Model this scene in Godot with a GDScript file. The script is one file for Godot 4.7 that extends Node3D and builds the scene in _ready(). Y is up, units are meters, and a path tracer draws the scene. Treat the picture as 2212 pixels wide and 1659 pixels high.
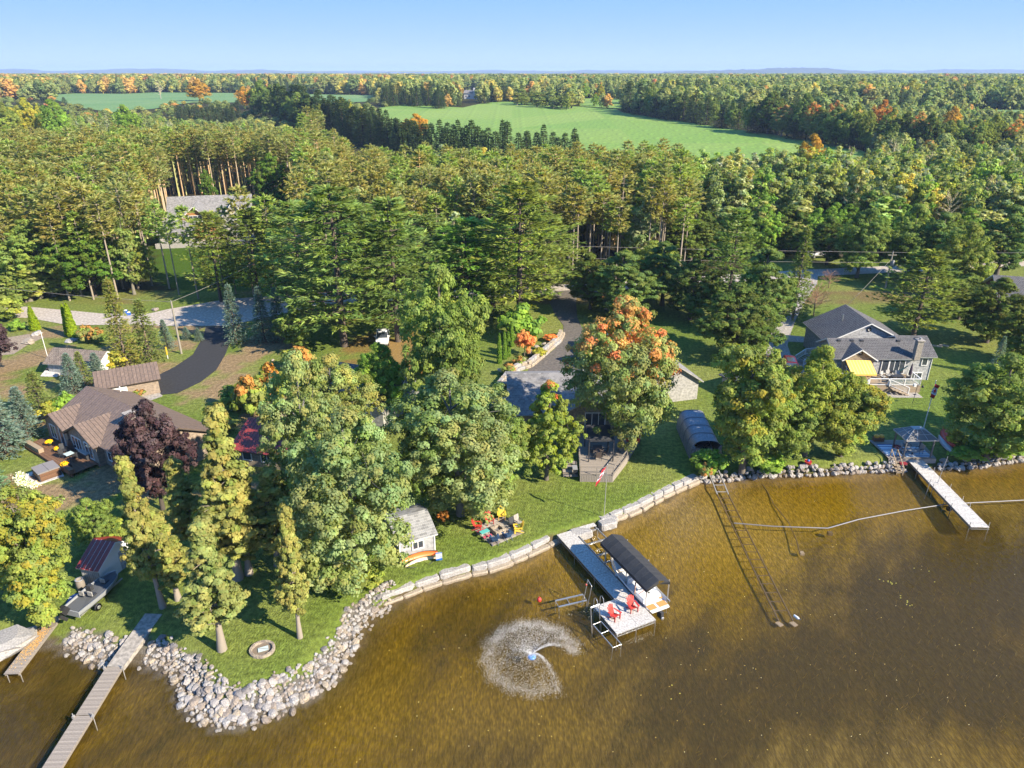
extends Node3D
# A lakeshore seen from the air: cottages, docks, a pine plantation, fields and woods to the horizon.

const CAM_H := 38.0
const FOCAL := 1532.0      # in units of a 2212 x 1659 picture
const CU := 1106.0
const CV := 829.5
const PITCH := 0.41364

var rng := RandomNumberGenerator.new()
var nz := FastNoiseLite.new()
var nz2 := FastNoiseLite.new()
var mats := {}
var texs := {}
var count := {}
var shore := PackedVector2Array()
var land := PackedVector2Array()

# ------------------------------------------------------------------ mesh builders
class MB:
	var v := PackedVector3Array()
	var n := PackedVector3Array()
	var c := PackedColorArray()
	var col := Color(1, 1, 1)
	func tri(a: Vector3, b: Vector3, d: Vector3) -> void:
		var m := (d - a).cross(b - a).normalized()
		v.append(a); v.append(b); v.append(d)
		for k in 3:
			n.append(m); c.append(col)
	func quad(a: Vector3, b: Vector3, d: Vector3, e: Vector3) -> void:
		tri(a, b, d); tri(a, d, e)
	func quad_out(a: Vector3, b: Vector3, d: Vector3, e: Vector3, from: Vector3) -> void:
		if (d - a).cross(b - a).dot((a + b + d + e) * 0.25 - from) >= 0.0:
			quad(a, b, d, e)
		else:
			quad(e, d, b, a)
	func tri_out(a: Vector3, b: Vector3, d: Vector3, from: Vector3) -> void:
		if (d - a).cross(b - a).dot((a + b + d) / 3.0 - from) >= 0.0:
			tri(a, b, d)
		else:
			tri(d, b, a)
	func box(p: Vector3, s: Vector3, bs := Basis()) -> MB:
		var h := s * 0.5
		var q := []
		for k in 8:
			q.append(p + bs * Vector3(h.x if k & 1 else -h.x, h.y if k & 2 else -h.y, h.z if k & 4 else -h.z))
		for f in [[0, 1, 3, 2], [4, 5, 7, 6], [0, 1, 5, 4], [2, 3, 7, 6], [0, 2, 6, 4], [1, 3, 7, 5]]:
			quad_out(q[f[0]], q[f[1]], q[f[2]], q[f[3]], p)
		return self
	func bar(a: Vector3, b: Vector3, w: float, h: float) -> MB:
		var z := (b - a).normalized()
		var x := Vector3.UP.cross(z)
		x = Vector3.RIGHT if x.length() < 0.01 else x.normalized()
		return box((a + b) * 0.5, Vector3(w, h, (b - a).length()), Basis(x, z.cross(x), z))
	func solid(lo: Array, hi: Array) -> MB:   # two rings with the same number of corners
		var m := Vector3.ZERO
		for p in lo + hi:
			m += p
		m /= lo.size() + hi.size()
		var k := lo.size()
		for j in k:
			quad_out(lo[j], lo[(j + 1) % k], hi[(j + 1) % k], hi[j], m)
		for j in range(1, k - 1):
			tri_out(hi[0], hi[j], hi[j + 1], m)
			tri_out(lo[0], lo[j], lo[j + 1], m)
		return self
	func smooth_grid(g: Array, closed: bool) -> MB:   # rows of points; smooth normals; outward = away from the row centres
		var r := g.size()
		var w: int = g[0].size()
		var nn := []
		var mid := []
		for a in r:
			var m := Vector3.ZERO
			for p in g[a]:
				m += p
			mid.append(m / w)
		for a in r:
			var row := []
			for b in w:
				var da: Vector3 = g[mini(a + 1, r - 1)][b] - g[maxi(a - 1, 0)][b]
				var b1 := (b + 1) % w if closed else mini(b + 1, w - 1)
				var b0 := (b + w - 1) % w if closed else maxi(b - 1, 0)
				var m: Vector3 = da.cross(g[a][b1] - g[a][b0]).normalized()
				if m.dot(g[a][b] - mid[a]) < 0.0:
					m = -m
				row.append(m)
			nn.append(row)
		for a in r - 1:
			for b in (w if closed else w - 1):
				var b1 := (b + 1) % w
				var ids := [[a, b], [a, b1], [a + 1, b1], [a + 1, b]]
				var f: Vector3 = (g[a + 1][b1] - g[a][b]).cross(g[a][b1] - g[a][b])
				var order := [0, 1, 2, 0, 2, 3] if f.dot(nn[a][b] + nn[a + 1][b1]) >= 0.0 else [2, 1, 0, 3, 2, 0]
				for o in order:
					v.append(g[ids[o][0]][ids[o][1]]); n.append(nn[ids[o][0]][ids[o][1]]); c.append(col)
		return self
	func tube(pts: Array, rad: Array, sides := 6, caps := true) -> MB:
		var g := []
		for k in pts.size():
			var d: Vector3 = (pts[mini(k + 1, pts.size() - 1)] - pts[maxi(k - 1, 0)]).normalized()
			var x := d.cross(Vector3(0.31, 0.11, 0.94)).normalized()
			var y := d.cross(x)
			var row := []
			for s in sides:
				var t := TAU * s / sides
				row.append(pts[k] + (x * cos(t) + y * sin(t)) * float(rad[k]))
			g.append(row)
		smooth_grid(g, true)
		if caps:
			for e in [0, pts.size() - 1]:
				var inside: Vector3 = pts[1] if e == 0 else pts[pts.size() - 2]
				for s in range(1, sides - 1):
					tri_out(g[e][0], g[e][s], g[e][s + 1], inside)
		return self
	func rod(a: Vector3, b: Vector3, r: float, sides := 6) -> MB:
		return tube([a, b], [r, r], sides)
	func ball(p: Vector3, r: Vector3, rings := 6, sides := 8) -> MB:
		var g := []
		for a in rings + 1:
			var t := PI * a / rings
			var row := []
			for s in sides:
				row.append(p + Vector3(sin(t) * cos(TAU * s / sides) * r.x, -cos(t) * r.y, sin(t) * sin(TAU * s / sides) * r.z) + Vector3(0, 0.0001 * s, 0))
			g.append(row)
		return smooth_grid(g, true)
	func lathe(p: Vector3, prof: Array, sides := 12) -> MB:   # prof: [radius, height] from bottom to top
		var g := []
		for q in prof:
			var row := []
			for s in sides:
				row.append(p + Vector3(cos(TAU * s / sides) * q[0], q[1], sin(TAU * s / sides) * q[0]))
			g.append(row)
		return smooth_grid(g, true)
	func done() -> ArrayMesh:
		var a := []
		a.resize(Mesh.ARRAY_MAX)
		a[Mesh.ARRAY_VERTEX] = v
		a[Mesh.ARRAY_NORMAL] = n
		a[Mesh.ARRAY_COLOR] = c
		var m := ArrayMesh.new()
		m.add_surface_from_arrays(Mesh.PRIMITIVE_TRIANGLES, a)
		return m

class LB:   # leaves: small kites, each with its own colour
	var v := PackedVector3Array()
	var c := PackedColorArray()
	var i := PackedInt32Array()
	var r: RandomNumberGenerator
	func rv() -> Vector3:
		return Vector3(r.randf_range(-1, 1), r.randf_range(-1, 1), r.randf_range(-1, 1))
	func leaf(p: Vector3, m: Vector3, w: float, l: float, col: Color) -> void:
		var t := m.cross(rv()).normalized()
		kite(p, t * w, m.cross(t) * l, col)
	func needle(p: Vector3, d: Vector3, w: float, l: float, col: Color) -> void:   # a blade along d whose face leans upwards
		var t := d.cross(Vector3(r.randf_range(-0.8, 0.8), 1.0, r.randf_range(-0.8, 0.8))).normalized()
		kite(p + d * l * 0.6, t * w, d * l, col)
	func kite(p: Vector3, a: Vector3, b: Vector3, col: Color) -> void:
		var k := v.size()
		v.append(p - a); v.append(p + b); v.append(p + a); v.append(p - b)
		c.append(col); c.append(col); c.append(col); c.append(col)
		i.append(k); i.append(k + 1); i.append(k + 2); i.append(k); i.append(k + 2); i.append(k + 3)
	func done() -> ArrayMesh:
		var a := []
		a.resize(Mesh.ARRAY_MAX)
		a[Mesh.ARRAY_VERTEX] = v
		a[Mesh.ARRAY_COLOR] = c
		a[Mesh.ARRAY_INDEX] = i
		var m := ArrayMesh.new()
		m.add_surface_from_arrays(Mesh.PRIMITIVE_TRIANGLES, a)
		return m

# ------------------------------------------------------------------ helpers
func numbered(s: String) -> String:
	var k: int = count.get(s, 0)
	count[s] = k + 1
	return s if k == 0 else "%s_%03d" % [s, k]

func thing(called: String, label: String, category: String, at := Vector3.ZERO, turn := 0.0, group := "") -> Node3D:
	var o := Node3D.new()
	o.name = numbered(called)
	add_child(o)
	o.position = at
	o.rotation.y = turn
	tag(o, label, category, group)
	return o

func tag(o: Node, label: String, category: String, group := "") -> Node:
	o.set_meta("label", label)
	o.set_meta("category", category)
	if group:
		o.set_meta("group", group)
	return o

func part(called: String, m, material: Material, parent: Node, kind := "") -> MeshInstance3D:
	var o := MeshInstance3D.new()
	o.name = called
	o.mesh = m.done() if m is MB or m is LB else m
	o.material_override = material
	if kind:
		o.set_meta("kind", kind)
	parent.add_child(o, true)
	return o

func struct(called: String, m, material: Material) -> MeshInstance3D:
	var o := part(numbered(called), m, material, self, "structure")
	return o

func copy_of(o: Node3D, label: String, at: Vector3, turn: float, group := "") -> Node3D:
	var r: Node3D = o.duplicate()
	r.name = numbered(String(o.name).rstrip("0123456789").rstrip("_"))
	add_child(r)
	r.position = at
	r.rotation.y = turn
	r.set_meta("label", label)
	if group:
		r.set_meta("group", group)
	return r

func noise_tex(key: String, freq: float, lo: float, hi: float, size := 512, oct := 4, as_normal := false, strength := 4.0, kind := FastNoiseLite.TYPE_SIMPLEX_SMOOTH) -> NoiseTexture2D:
	if texs.has(key):
		return texs[key]
	var f := FastNoiseLite.new()
	f.noise_type = kind
	f.frequency = freq
	f.fractal_octaves = oct
	f.seed = key.length() * 7 + 3
	var t := NoiseTexture2D.new()
	t.width = size
	t.height = size
	t.seamless = true
	t.noise = f
	if as_normal:
		t.as_normal_map = true
		t.bump_strength = strength
	else:
		var g := Gradient.new()
		g.set_color(0, Color(lo, lo, lo))
		g.set_color(1, Color(hi, hi, hi))
		t.color_ramp = g
	texs[key] = t
	return t

# colour is linear; grain: "" or a key of noise_tex laid on in the world at "scale" per metre
func mat(key: String, colour := Color(0.5, 0.5, 0.5), rough := 0.8, grain := "", scale := 1.0, metal := 0.0) -> StandardMaterial3D:
	if mats.has(key):
		return mats[key]
	var m := StandardMaterial3D.new()
	m.resource_name = key
	m.albedo_color = (colour * 0.8).linear_to_srgb()
	m.roughness = rough
	m.metallic = metal
	m.vertex_color_use_as_albedo = true
	if grain:
		m.albedo_texture = texs[grain]
		m.uv1_triplanar = true
		m.uv1_world_triplanar = true
		m.uv1_scale = Vector3.ONE * scale
	mats[key] = m
	return m

func bumpy(m: StandardMaterial3D, tex: String, cm: float) -> StandardMaterial3D:
	m.heightmap_enabled = true
	m.heightmap_texture = texs[tex]
	m.heightmap_scale = cm
	return m

# ------------------------------------------------------------------ terrain
const RISE := [[0.0, 0.7], [118.0, 0.7], [150.0, 1.0], [250.0, 2.5], [300.0, 4.0], [400.0, 8.5], [600.0, 15.0], [1200.0, 18.0], [3000.0, 15.0], [6000.0, 12.0], [14000.0, 8.0]]

func rise(s: float) -> float:
	for k in RISE.size() - 1:
		if s < RISE[k + 1][0]:
			return lerpf(RISE[k][1], RISE[k + 1][1], clampf((s - RISE[k][0]) / (RISE[k + 1][0] - RISE[k][0]), 0, 1))
	return 8.0

# the point of the ground (raised by y) that lies under a point of the picture
func at(u: float, v: float, y := 0.0) -> Vector3:
	var a := (u - CU) / FOCAL
	var b := -(v - CV) / FOCAL
	var d := Vector3(a, -sin(PITCH) + b * cos(PITCH), -cos(PITCH) - b * sin(PITCH))
	var t := (CAM_H - 0.7 - y) / maxf(-d.y, 0.0005)
	for k in 24:
		var h := rise(-d.z * t) + y
		t = lerpf(t, (CAM_H - h) / maxf(-d.y, 0.0005), 0.7)
	return Vector3(d.x * t, rise(-d.z * t) + y, d.z * t)

func level(u: float, v: float, y: float) -> Vector3:   # same, on the plane at height y
	var a := (u - CU) / FOCAL
	var b := -(v - CV) / FOCAL
	var t := (CAM_H - y) / (sin(PITCH) - b * cos(PITCH))
	return Vector3(a * t, y, (-cos(PITCH) - b * sin(PITCH)) * t)

func seen(p: Vector3) -> Vector2:
	var y := p.y - CAM_H
	var d := -y * sin(PITCH) - p.z * cos(PITCH)
	return Vector2(CU + FOCAL * p.x / d, CV - FOCAL * (y * cos(PITCH) - p.z * sin(PITCH)) / d)

func height_to(base: Vector3, v: float) -> float:   # how tall a thing at base must be for its top to reach picture row v
	var e := PITCH - atan((CV - v) / FOCAL)
	return CAM_H + base.z * tan(e) - base.y

func poly(pts: Array) -> PackedVector2Array:
	var o := PackedVector2Array()
	for p in pts:
		var q := at(p[0], p[1])
		o.append(Vector2(q.x, q.z))
	return o

func inside(x: float, z: float, p: PackedVector2Array) -> bool:
	return Geometry2D.is_point_in_polygon(Vector2(x, z), p)

func shore_distance(x: float, z: float) -> float:   # metres inland of the water's edge (negative in the lake)
	var p := Vector2(x, z)
	var best := 1e9
	for k in shore.size() - 1:
		best = minf(best, p.distance_squared_to(Geometry2D.get_closest_point_to_segment(p, shore[k], shore[k + 1])))
	best = sqrt(best)
	return best if Geometry2D.is_point_in_polygon(p, land) else -best

func bank(x: float) -> float:   # how wide the slope from lawn to water is
	if x < -12.5: return 2.7
	if x < 19.0: return lerpf(2.7, 0.7, clampf((x + 12.5) / 3.0, 0, 1))
	return 1.5

func ground_y(x: float, z: float, d: float) -> float:
	if d >= 0.0:
		return lerpf(-0.12, rise(-z), smoothstep(0.0, 1.0, clampf(d / bank(x), 0, 1)))
	return -0.12 - 0.28 * smoothstep(0, 1.2, -d) - 0.5 * smoothstep(0.5, 12.0, -d)

# a sheet that follows the land, cut from a polygon of picture points
func sheet(called: String, pts: Array, dy: float, material: Material, cell := 0.0, crop := -1) -> MeshInstance3D:
	var p := poly(pts)
	var b := MB.new()
	var pieces := [p]
	if cell > 0.0:
		pieces = []
		var lo := p[0]
		var hi := p[0]
		for q in p:
			lo = lo.min(q); hi = hi.max(q)
		for i in range(int(floor(lo.x / cell)), int(ceil(hi.x / cell))):
			for j in range(int(floor(lo.y / cell)), int(ceil(hi.y / cell))):
				var c := Vector2(i, j) * cell
				pieces += Geometry2D.intersect_polygons(p, PackedVector2Array([c, c + Vector2(cell, 0), c + Vector2(cell, cell), c + Vector2(0, cell)]))
	for q in pieces:
		var t := Geometry2D.triangulate_polygon(q)
		for k in range(0, t.size(), 3):
			var w := []
			for m in 3:
				var g: Vector2 = q[t[k + m]]
				w.append(Vector3(g.x, rise(-g.y) + dy, g.y))
			if crop >= 0:
				b.col = crop_colour(crop, (w[0].x + w[1].x + w[2].x) / 3.0, (w[0].z + w[1].z + w[2].z) / 3.0)
			b.tri_out(w[0], w[1], w[2], Vector3(w[0].x, -999, w[0].z))
	return struct(called, b, material)

func crop_colour(kind: int, x: float, z: float) -> Color:
	var t := clampf(0.45 + nz.get_noise_2d(x * 0.12, z * 0.5) * 1.1, 0, 1)
	match kind:
		0: return Color(0.20, 0.37, 0.035).lerp(Color(0.28, 0.42, 0.06), t)
		1: return Color(0.15, 0.31, 0.075).lerp(Color(0.22, 0.36, 0.10), t)
		2: return Color(0.40, 0.36, 0.25)
	return Color(0.42, 0.34, 0.18)

# ------------------------------------------------------------------ the scene
func _ready() -> void:
	rng.seed = 11
	var cam := Camera3D.new()
	cam.name = "camera"
	cam.position = Vector3(0, CAM_H, 0)
	cam.rotation = Vector3(-PITCH, 0, 0)
	cam.fov = rad_to_deg(2.0 * atan(CV / FOCAL))
	cam.near = 0.5
	cam.far = 40000.0
	add_child(cam)
	cam.current = true
	var env := Environment.new()
	env.background_mode = Environment.BG_SKY
	var sm := ProceduralSkyMaterial.new()
	sm.sky_top_color = Color(0.034, 0.110, 0.285).linear_to_srgb()
	sm.sky_horizon_color = Color(0.155, 0.197, 0.238).linear_to_srgb()
	sm.sky_curve = 0.05
	sm.ground_horizon_color = Color(0.08, 0.10, 0.11).linear_to_srgb()
	sm.ground_bottom_color = Color(0.1, 0.09, 0.05).linear_to_srgb()
	sm.sun_angle_max = 8.0
	sm.sun_curve = 0.1
	var sky := Sky.new()
	sky.sky_material = sm
	env.sky = sky
	env.background_energy_multiplier = 1.0
	env.tonemap_mode = Environment.TONE_MAPPER_LINEAR
	env.tonemap_exposure = 4.4
	env.sdfgi_enabled = true
	env.ssao_enabled = true
	env.ssil_enabled = true
	env.fog_enabled = true
	env.fog_density = 0.0001
	env.fog_light_color = Color(0.70, 0.80, 0.95)
	var we := WorldEnvironment.new()
	we.name = "world_environment"
	we.environment = env
	add_child(we)
	var sun := DirectionalLight3D.new()
	sun.name = "sun"
	var az := deg_to_rad(60.0)
	var el := deg_to_rad(34.0)
	sun.look_at_from_position(Vector3.ZERO, Vector3(-sin(az) * cos(el), -sin(el), -cos(az) * cos(el)))
	sun.light_color = Color(1.0, 0.95, 0.86)
	sun.light_energy = 1.0
	sun.light_angular_distance = 0.5
	sun.shadow_enabled = true
	add_child(sun)
	make_materials()
	make_shore()
	make_ground()
	make_roads()
	make_far_land()
	build_structures()
	build_vegetation()
	build_details()

func make_materials() -> void:
	nz.noise_type = FastNoiseLite.TYPE_SIMPLEX_SMOOTH
	nz.frequency = 0.05
	nz.fractal_octaves = 3
	nz.seed = 5
	nz2.noise_type = FastNoiseLite.TYPE_SIMPLEX_SMOOTH
	nz2.frequency = 0.3
	nz2.fractal_octaves = 3
	nz2.seed = 9
	noise_tex("fine", 0.06, 0.68, 1.0, 512, 5)
	noise_tex("blotch", 0.012, 0.66, 1.0, 512, 5)
	noise_tex("grain", 0.02, 0.68, 1.0, 512, 4)
	noise_tex("ripple", 0.016, 0.0, 1.0, 512, 4, true, 7.0)
	noise_tex("relief", 0.03, 0.0, 1.0, 512, 5)
	var g := mat("ground", Color(1, 1, 1), 0.95, "fine", 0.28)
	g.detail_enabled = true
	g.detail_albedo = texs["blotch"]
	g.detail_blend_mode = BaseMaterial3D.BLEND_MODE_MUL
	g.uv2_triplanar = true
	g.uv2_world_triplanar = true
	g.uv2_scale = Vector3.ONE * 0.031
	bumpy(g, "relief", 6.0)
	g.metallic_specular = 0.2
	var bed := mat("bed", Color(1, 1, 1), 1.0, "grain", 0.3)
	bed.uv1_scale = Vector3(0.55, 0.3, 0.16)
	bed.metallic_specular = 0.0
	noise_tex("weedy", 0.012, 0.66, 1.0, 512, 5)
	bed.detail_enabled = true
	bed.detail_albedo = texs["weedy"]
	bed.detail_blend_mode = BaseMaterial3D.BLEND_MODE_MUL
	bed.uv2_triplanar = true
	bed.uv2_world_triplanar = true
	bed.uv2_scale = Vector3(0.12, 0.1, 0.055)
	bumpy(bed, "relief", 3.0)
	var w := mat("water", Color(0.20, 0.115, 0.012), 0.09)
	w.vertex_color_use_as_albedo = false
	w.albedo_color.a = 0.14
	w.transparency = BaseMaterial3D.TRANSPARENCY_ALPHA
	w.normal_enabled = true
	w.normal_texture = texs["ripple"]
	w.normal_scale = 0.5
	w.metallic_specular = 0.3
	w.uv1_triplanar = true
	w.uv1_world_triplanar = true
	w.uv1_scale = Vector3(0.22, 0.2, 0.12)
	mat("asphalt", Color(0.032, 0.031, 0.033), 0.9, "blotch", 0.35)
	mat("old_asphalt", Color(0.17, 0.145, 0.12), 0.95, "blotch", 0.3)
	mat("road_gravel", Color(0.60, 0.52, 0.44), 0.95, "blotch", 0.3)
	mat("concrete", Color(0.50, 0.45, 0.39), 0.9, "blotch", 0.4)
	bumpy(mat("stone", Color(0.58, 0.53, 0.49), 0.9, "grain", 0.9), "relief", 6.0)
	bumpy(mat("limestone", Color(0.57, 0.54, 0.51), 0.9, "grain", 0.6), "relief", 8.0)
	bumpy(mat("limestone_tan", Color(0.58, 0.48, 0.36), 0.9, "grain", 0.6), "relief", 8.0)
	bumpy(mat("stone_brown", Color(0.46, 0.38, 0.31), 0.9, "grain", 0.9), "relief", 6.0)
	bumpy(mat("stone_dark", Color(0.30, 0.28, 0.28), 0.9, "grain", 0.9), "relief", 6.0)
	mat("bark", Color(0.16, 0.12, 0.085), 0.95, "fine", 1.2)
	mat("bark_pale", Color(0.40, 0.36, 0.29), 0.95, "fine", 1.2)
	mat("bark_pine", Color(0.27, 0.18, 0.115), 0.95, "fine", 0.6)
	mat("white", Color(0.75, 0.74, 0.71), 0.6)
	mat("metal", Color(0.6, 0.6, 0.6), 0.35, "", 1.0, 0.8)
	mat("steel_dull", Color(0.42, 0.41, 0.40), 0.5, "", 1.0, 0.4)
	mat("black", Color(0.02, 0.02, 0.022), 0.6)
	mat("plain", Color(1, 1, 1), 0.75)
	mat("gloss", Color(1, 1, 1), 0.3)
	mat("dull", Color(1, 1, 1), 0.95, "fine", 1.5)
	var pane := mat("pane", Color(0.05, 0.06, 0.075), 0.08)
	pane.metallic_specular = 0.8
	for k in 3:
		mat("wood_grey%d" % k, Color(0.42, 0.36, 0.30) * [0.86, 1.0, 1.14][k], 0.9, "grain", 1.5)
		mat("wood_tan%d" % k, Color(0.50, 0.38, 0.25) * [0.9, 1.0, 1.1][k], 0.85, "grain", 1.5)
		mat("wood_brown%d" % k, Color(0.24, 0.12, 0.06) * [0.85, 1.0, 1.15][k], 0.85, "grain", 1.5)
		mat("deck_pale%d" % k, Color(0.74, 0.70, 0.645) * [0.94, 1.0, 1.05][k], 0.8, "blotch", 0.8)
		mat("metal_roof%d" % k, Color(0.25, 0.175, 0.125) * [0.95, 1.0, 1.05][k], 0.5, "blotch", 0.5)
		mat("red_roof%d" % k, Color(0.36, 0.045, 0.03) * [0.93, 1.0, 1.07][k], 0.5, "blotch", 0.5)

func make_shore() -> void:
	for p in [[-420, 1440], [-60, 1412], [0, 1406], [60, 1386], [97, 1383], [150, 1399], [217, 1429], [290, 1426], [337, 1433], [377, 1456], [393, 1499], [400, 1526], [433, 1549], [500, 1569], [550, 1556], [617, 1526], [667, 1503], [717, 1466], [737, 1433], [770, 1389], [794, 1339], [837, 1309], [847, 1303], [924, 1269], [1020, 1241], [1064, 1233], [1137, 1203], [1200, 1171], [1310, 1136], [1380, 1106], [1507, 1039], [1585, 1033], [1641, 1026], [1708, 1025], [1808, 1020], [1908, 1015], [1941, 1013], [2025, 1011], [2108, 1006], [2212, 990], [2420, 958], [3000, 900]]:
		var q := level(p[0], p[1], 0.0)
		shore.append(Vector2(q.x, q.z))
	land = shore.duplicate()
	land.append(Vector2(400, -400))
	land.append(Vector2(-400, -400))

func lines(lo: float, hi: float, a: float, b: float, step: float, grow: float) -> PackedFloat32Array:
	var o := PackedFloat32Array()
	var x := a
	var s := step
	while x > lo:
		s *= grow
		x -= s
		o.append(x)
	o.reverse()
	x = a
	while x < b:
		o.append(x)
		x += step
	s = step
	while x < hi:
		o.append(x)
		s *= grow
		x += s
	o.append(hi)
	return o

var lawn_lodge := PackedVector2Array()
var lawn_right := PackedVector2Array()
var dry_left := PackedVector2Array()

func ground_colour(x: float, z: float, d: float, u: float, v: float) -> Color:
	var a := nz.get_noise_2d(x, z)
	var b := nz2.get_noise_2d(x, z)
	var lawn := Color(0.27, 0.37, 0.065).lerp(Color(0.42, 0.45, 0.12), clampf(0.35 + a * 0.9 + b * 0.25, 0, 1))
	if d < 0.4:
		return Color(0.20, 0.15, 0.08) if x > -12.0 else Color(0.27, 0.24, 0.20)
	if x < -10.5 and d < 1.5 + b * 0.5 and z > -47.0 and x > -33.0:
		return Color(0.30, 0.27, 0.23)
	if z > -120.0:
		if inside(x, z, dry_left):
			var t := smoothstep(-0.12, 0.2, nz.get_noise_2d(x * 1.9 + 40, z * 1.9) + b * 0.25)
			return lawn.lerp(Color(0.54, 0.38, 0.20), t)
		if v < 800.0 and u > 560 and u < 900:
			return lawn.lerp(Color(0.42, 0.29, 0.09), smoothstep(0.0, 0.3, a + b * 0.5))
		return lawn
	if inside(x, z, lawn_lodge):
		return Color(0.12, 0.22, 0.02)
	if z > -139.0 and v > 630.0:
		return lawn.lerp(Color(0.36, 0.27, 0.11), smoothstep(-0.1, 0.3, a))
	if inside(x, z, lawn_right):
		return lawn
	if z < -1600.0 and nz.get_noise_2d(x * 0.012, z * 0.006) > 0.2:
		return Color(0.22, 0.32, 0.09) if b > 0.0 else Color(0.42, 0.36, 0.22)
	return Color(0.085, 0.07, 0.03).lerp(Color(0.11, 0.115, 0.03), clampf(0.5 + a + b * 0.3, 0, 1)) if z > -900.0 else Color(0.06, 0.075, 0.025).lerp(Color(0.14, 0.12, 0.035), clampf(0.4 + nz.get_noise_2d(x * 0.1, z * 0.1), 0, 1))

func bed_colour(x: float, z: float, d: float, u: float, v: float) -> Color:
	var c := x * 0.82 + z * 0.57          # across the drift of the weeds
	var l := -x * 0.57 + z * 0.82
	var w := 0.75 * nz.get_noise_2d(x * 1.3, z * 1.3) + 0.55 * nz2.get_noise_2d(c * 1.1, l * 0.25) + 0.2 * nz2.get_noise_2d(x * 2.6 + 70, z * 2.6)
	for q in [[1750, 1330, 420, 190, 0.5], [1450, 1600, 380, 110, 0.30], [2130, 1330, 240, 220, 0.75], [1000, 1370, 210, 55, 0.5], [960, 1480, 200, 60, 0.25], [170, 1560, 260, 130, 0.45], [1750, 1500, 400, 130, 0.45], [1380, 1400, 150, 50, 0.35], [240, 1440, 160, 26, 0.45]]:
		w += q[4] * exp(-pow((u - q[0]) / q[2], 2) - pow((v - q[1]) / q[3], 2))
	for q in [[1500, 1200, 330, 110, 0.7], [1900, 1090, 420, 55, 0.6], [1100, 1560, 260, 80, 0.25], [720, 1600, 300, 120, 0.2]]:
		w -= q[4] * exp(-pow((u - q[0]) / q[2], 2) - pow((v - q[1]) / q[3], 2))
	var sand := Color(0.27, 0.168, 0.008).lerp(Color(0.31, 0.215, 0.05), clampf(0.45 + nz.get_noise_2d(x * 0.5 + 90, z * 0.5) * 1.2, 0, 1))
	if d > -1.6:
		sand = sand.lerp(Color(0.40, 0.27, 0.12), 0.6 + d * 0.3)
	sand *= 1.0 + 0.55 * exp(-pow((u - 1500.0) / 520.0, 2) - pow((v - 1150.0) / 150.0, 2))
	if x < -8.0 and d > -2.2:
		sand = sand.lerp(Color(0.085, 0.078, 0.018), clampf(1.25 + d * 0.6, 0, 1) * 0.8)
	return sand.lerp(Color(0.078, 0.060, 0.016), smoothstep(-0.45, 0.85, w + 0.25 * nz2.get_noise_2d(c * 2.2, l * 0.9)))

func make_ground() -> void:
	lawn_lodge = poly([[325, 515], [640, 515], [660, 600], [640, 625], [400, 632], [330, 605]])
	lawn_right = poly([[1720, 540], [2260, 540], [2260, 700], [1480, 760], [1480, 640], [1560, 600]])
	dry_left = poly([[-200, 730], [330, 690], [470, 690], [640, 700], [640, 1000], [560, 1060], [380, 1080], [280, 1160], [-200, 1180]])
	var xs := lines(-13000, 13000, -62, 62, 0.5, 1.13)
	var zs := PackedFloat32Array()
	for q in [24.0, 10.0, 0.0, -10.0, -18.0, -24.0]:
		zs.append(q)
	var z := -28.0
	while z > -76.0:
		zs.append(z); z -= 0.5
	while z > -118.0:
		zs.append(z); z -= 1.0
	var s := 1.2
	for stop in [118.0, 150.0, 250.0, 300.0, 400.0, 600.0, 1200.0, 3000.0, 6000.0, 13500.0]:
		while -z < stop - s * 0.6:
			zs.append(z)
			s *= 1.06
			z -= s
		z = -stop
	zs.append(z)
	var w := xs.size()
	var pos := PackedVector3Array()
	var col := PackedColorArray()
	var wet := PackedByteArray()
	for j in zs.size():
		for i in w:
			var x := xs[i]
			var zz := zs[j]
			var d := 99.0
			if zz > -100.0 and zz < 30.0:
				d = shore_distance(x, zz) if zz < -27.0 else -20.0
			if zz > -80.0 and absf(x) > 63.0 and zz < -27.0:
				d = clampf(d, -30, 30)
			var p := Vector3(x, ground_y(x, zz, d), zz)
			var q := seen(p)
			pos.append(p)
			wet.append(1 if d < -0.4 else 0)
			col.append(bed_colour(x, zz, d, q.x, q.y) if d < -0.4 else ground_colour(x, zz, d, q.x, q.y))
	var nor := PackedVector3Array()
	for j in zs.size():
		for i in w:
			var a := pos[j * w + mini(i + 1, w - 1)] - pos[j * w + maxi(i - 1, 0)]
			var b := pos[mini(j + 1, zs.size() - 1) * w + i] - pos[maxi(j - 1, 0) * w + i]
			var m := a.cross(b).normalized()
			nor.append(m if m.y > 0.0 else -m)
	var dry := PackedInt32Array()
	var lake := PackedInt32Array()
	for j in zs.size() - 1:
		for i in w - 1:
			var k := j * w + i
			if wet[k] + wet[k + 1] + wet[k + w] + wet[k + w + 1] == 4:
				lake.append_array([k, k + w, k + w + 1, k, k + w + 1, k + 1])
			else:
				dry.append_array([k, k + w, k + w + 1, k, k + w + 1, k + 1])
	for q in [["ground", dry, "ground"], ["lake_bed", lake, "bed"]]:
		var a := []
		a.resize(Mesh.ARRAY_MAX)
		a[Mesh.ARRAY_VERTEX] = pos
		a[Mesh.ARRAY_NORMAL] = nor
		a[Mesh.ARRAY_COLOR] = col
		a[Mesh.ARRAY_INDEX] = q[1]
		var m := ArrayMesh.new()
		m.add_surface_from_arrays(Mesh.PRIMITIVE_TRIANGLES, a)
		struct(q[0], m, mats[q[2]])
	var b := MB.new()
	b.quad(Vector3(-160, 0, -100), Vector3(160, 0, -100), Vector3(160, 0, 24), Vector3(-160, 0, 24))
	struct("lake_water", b, mats["water"])

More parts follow.
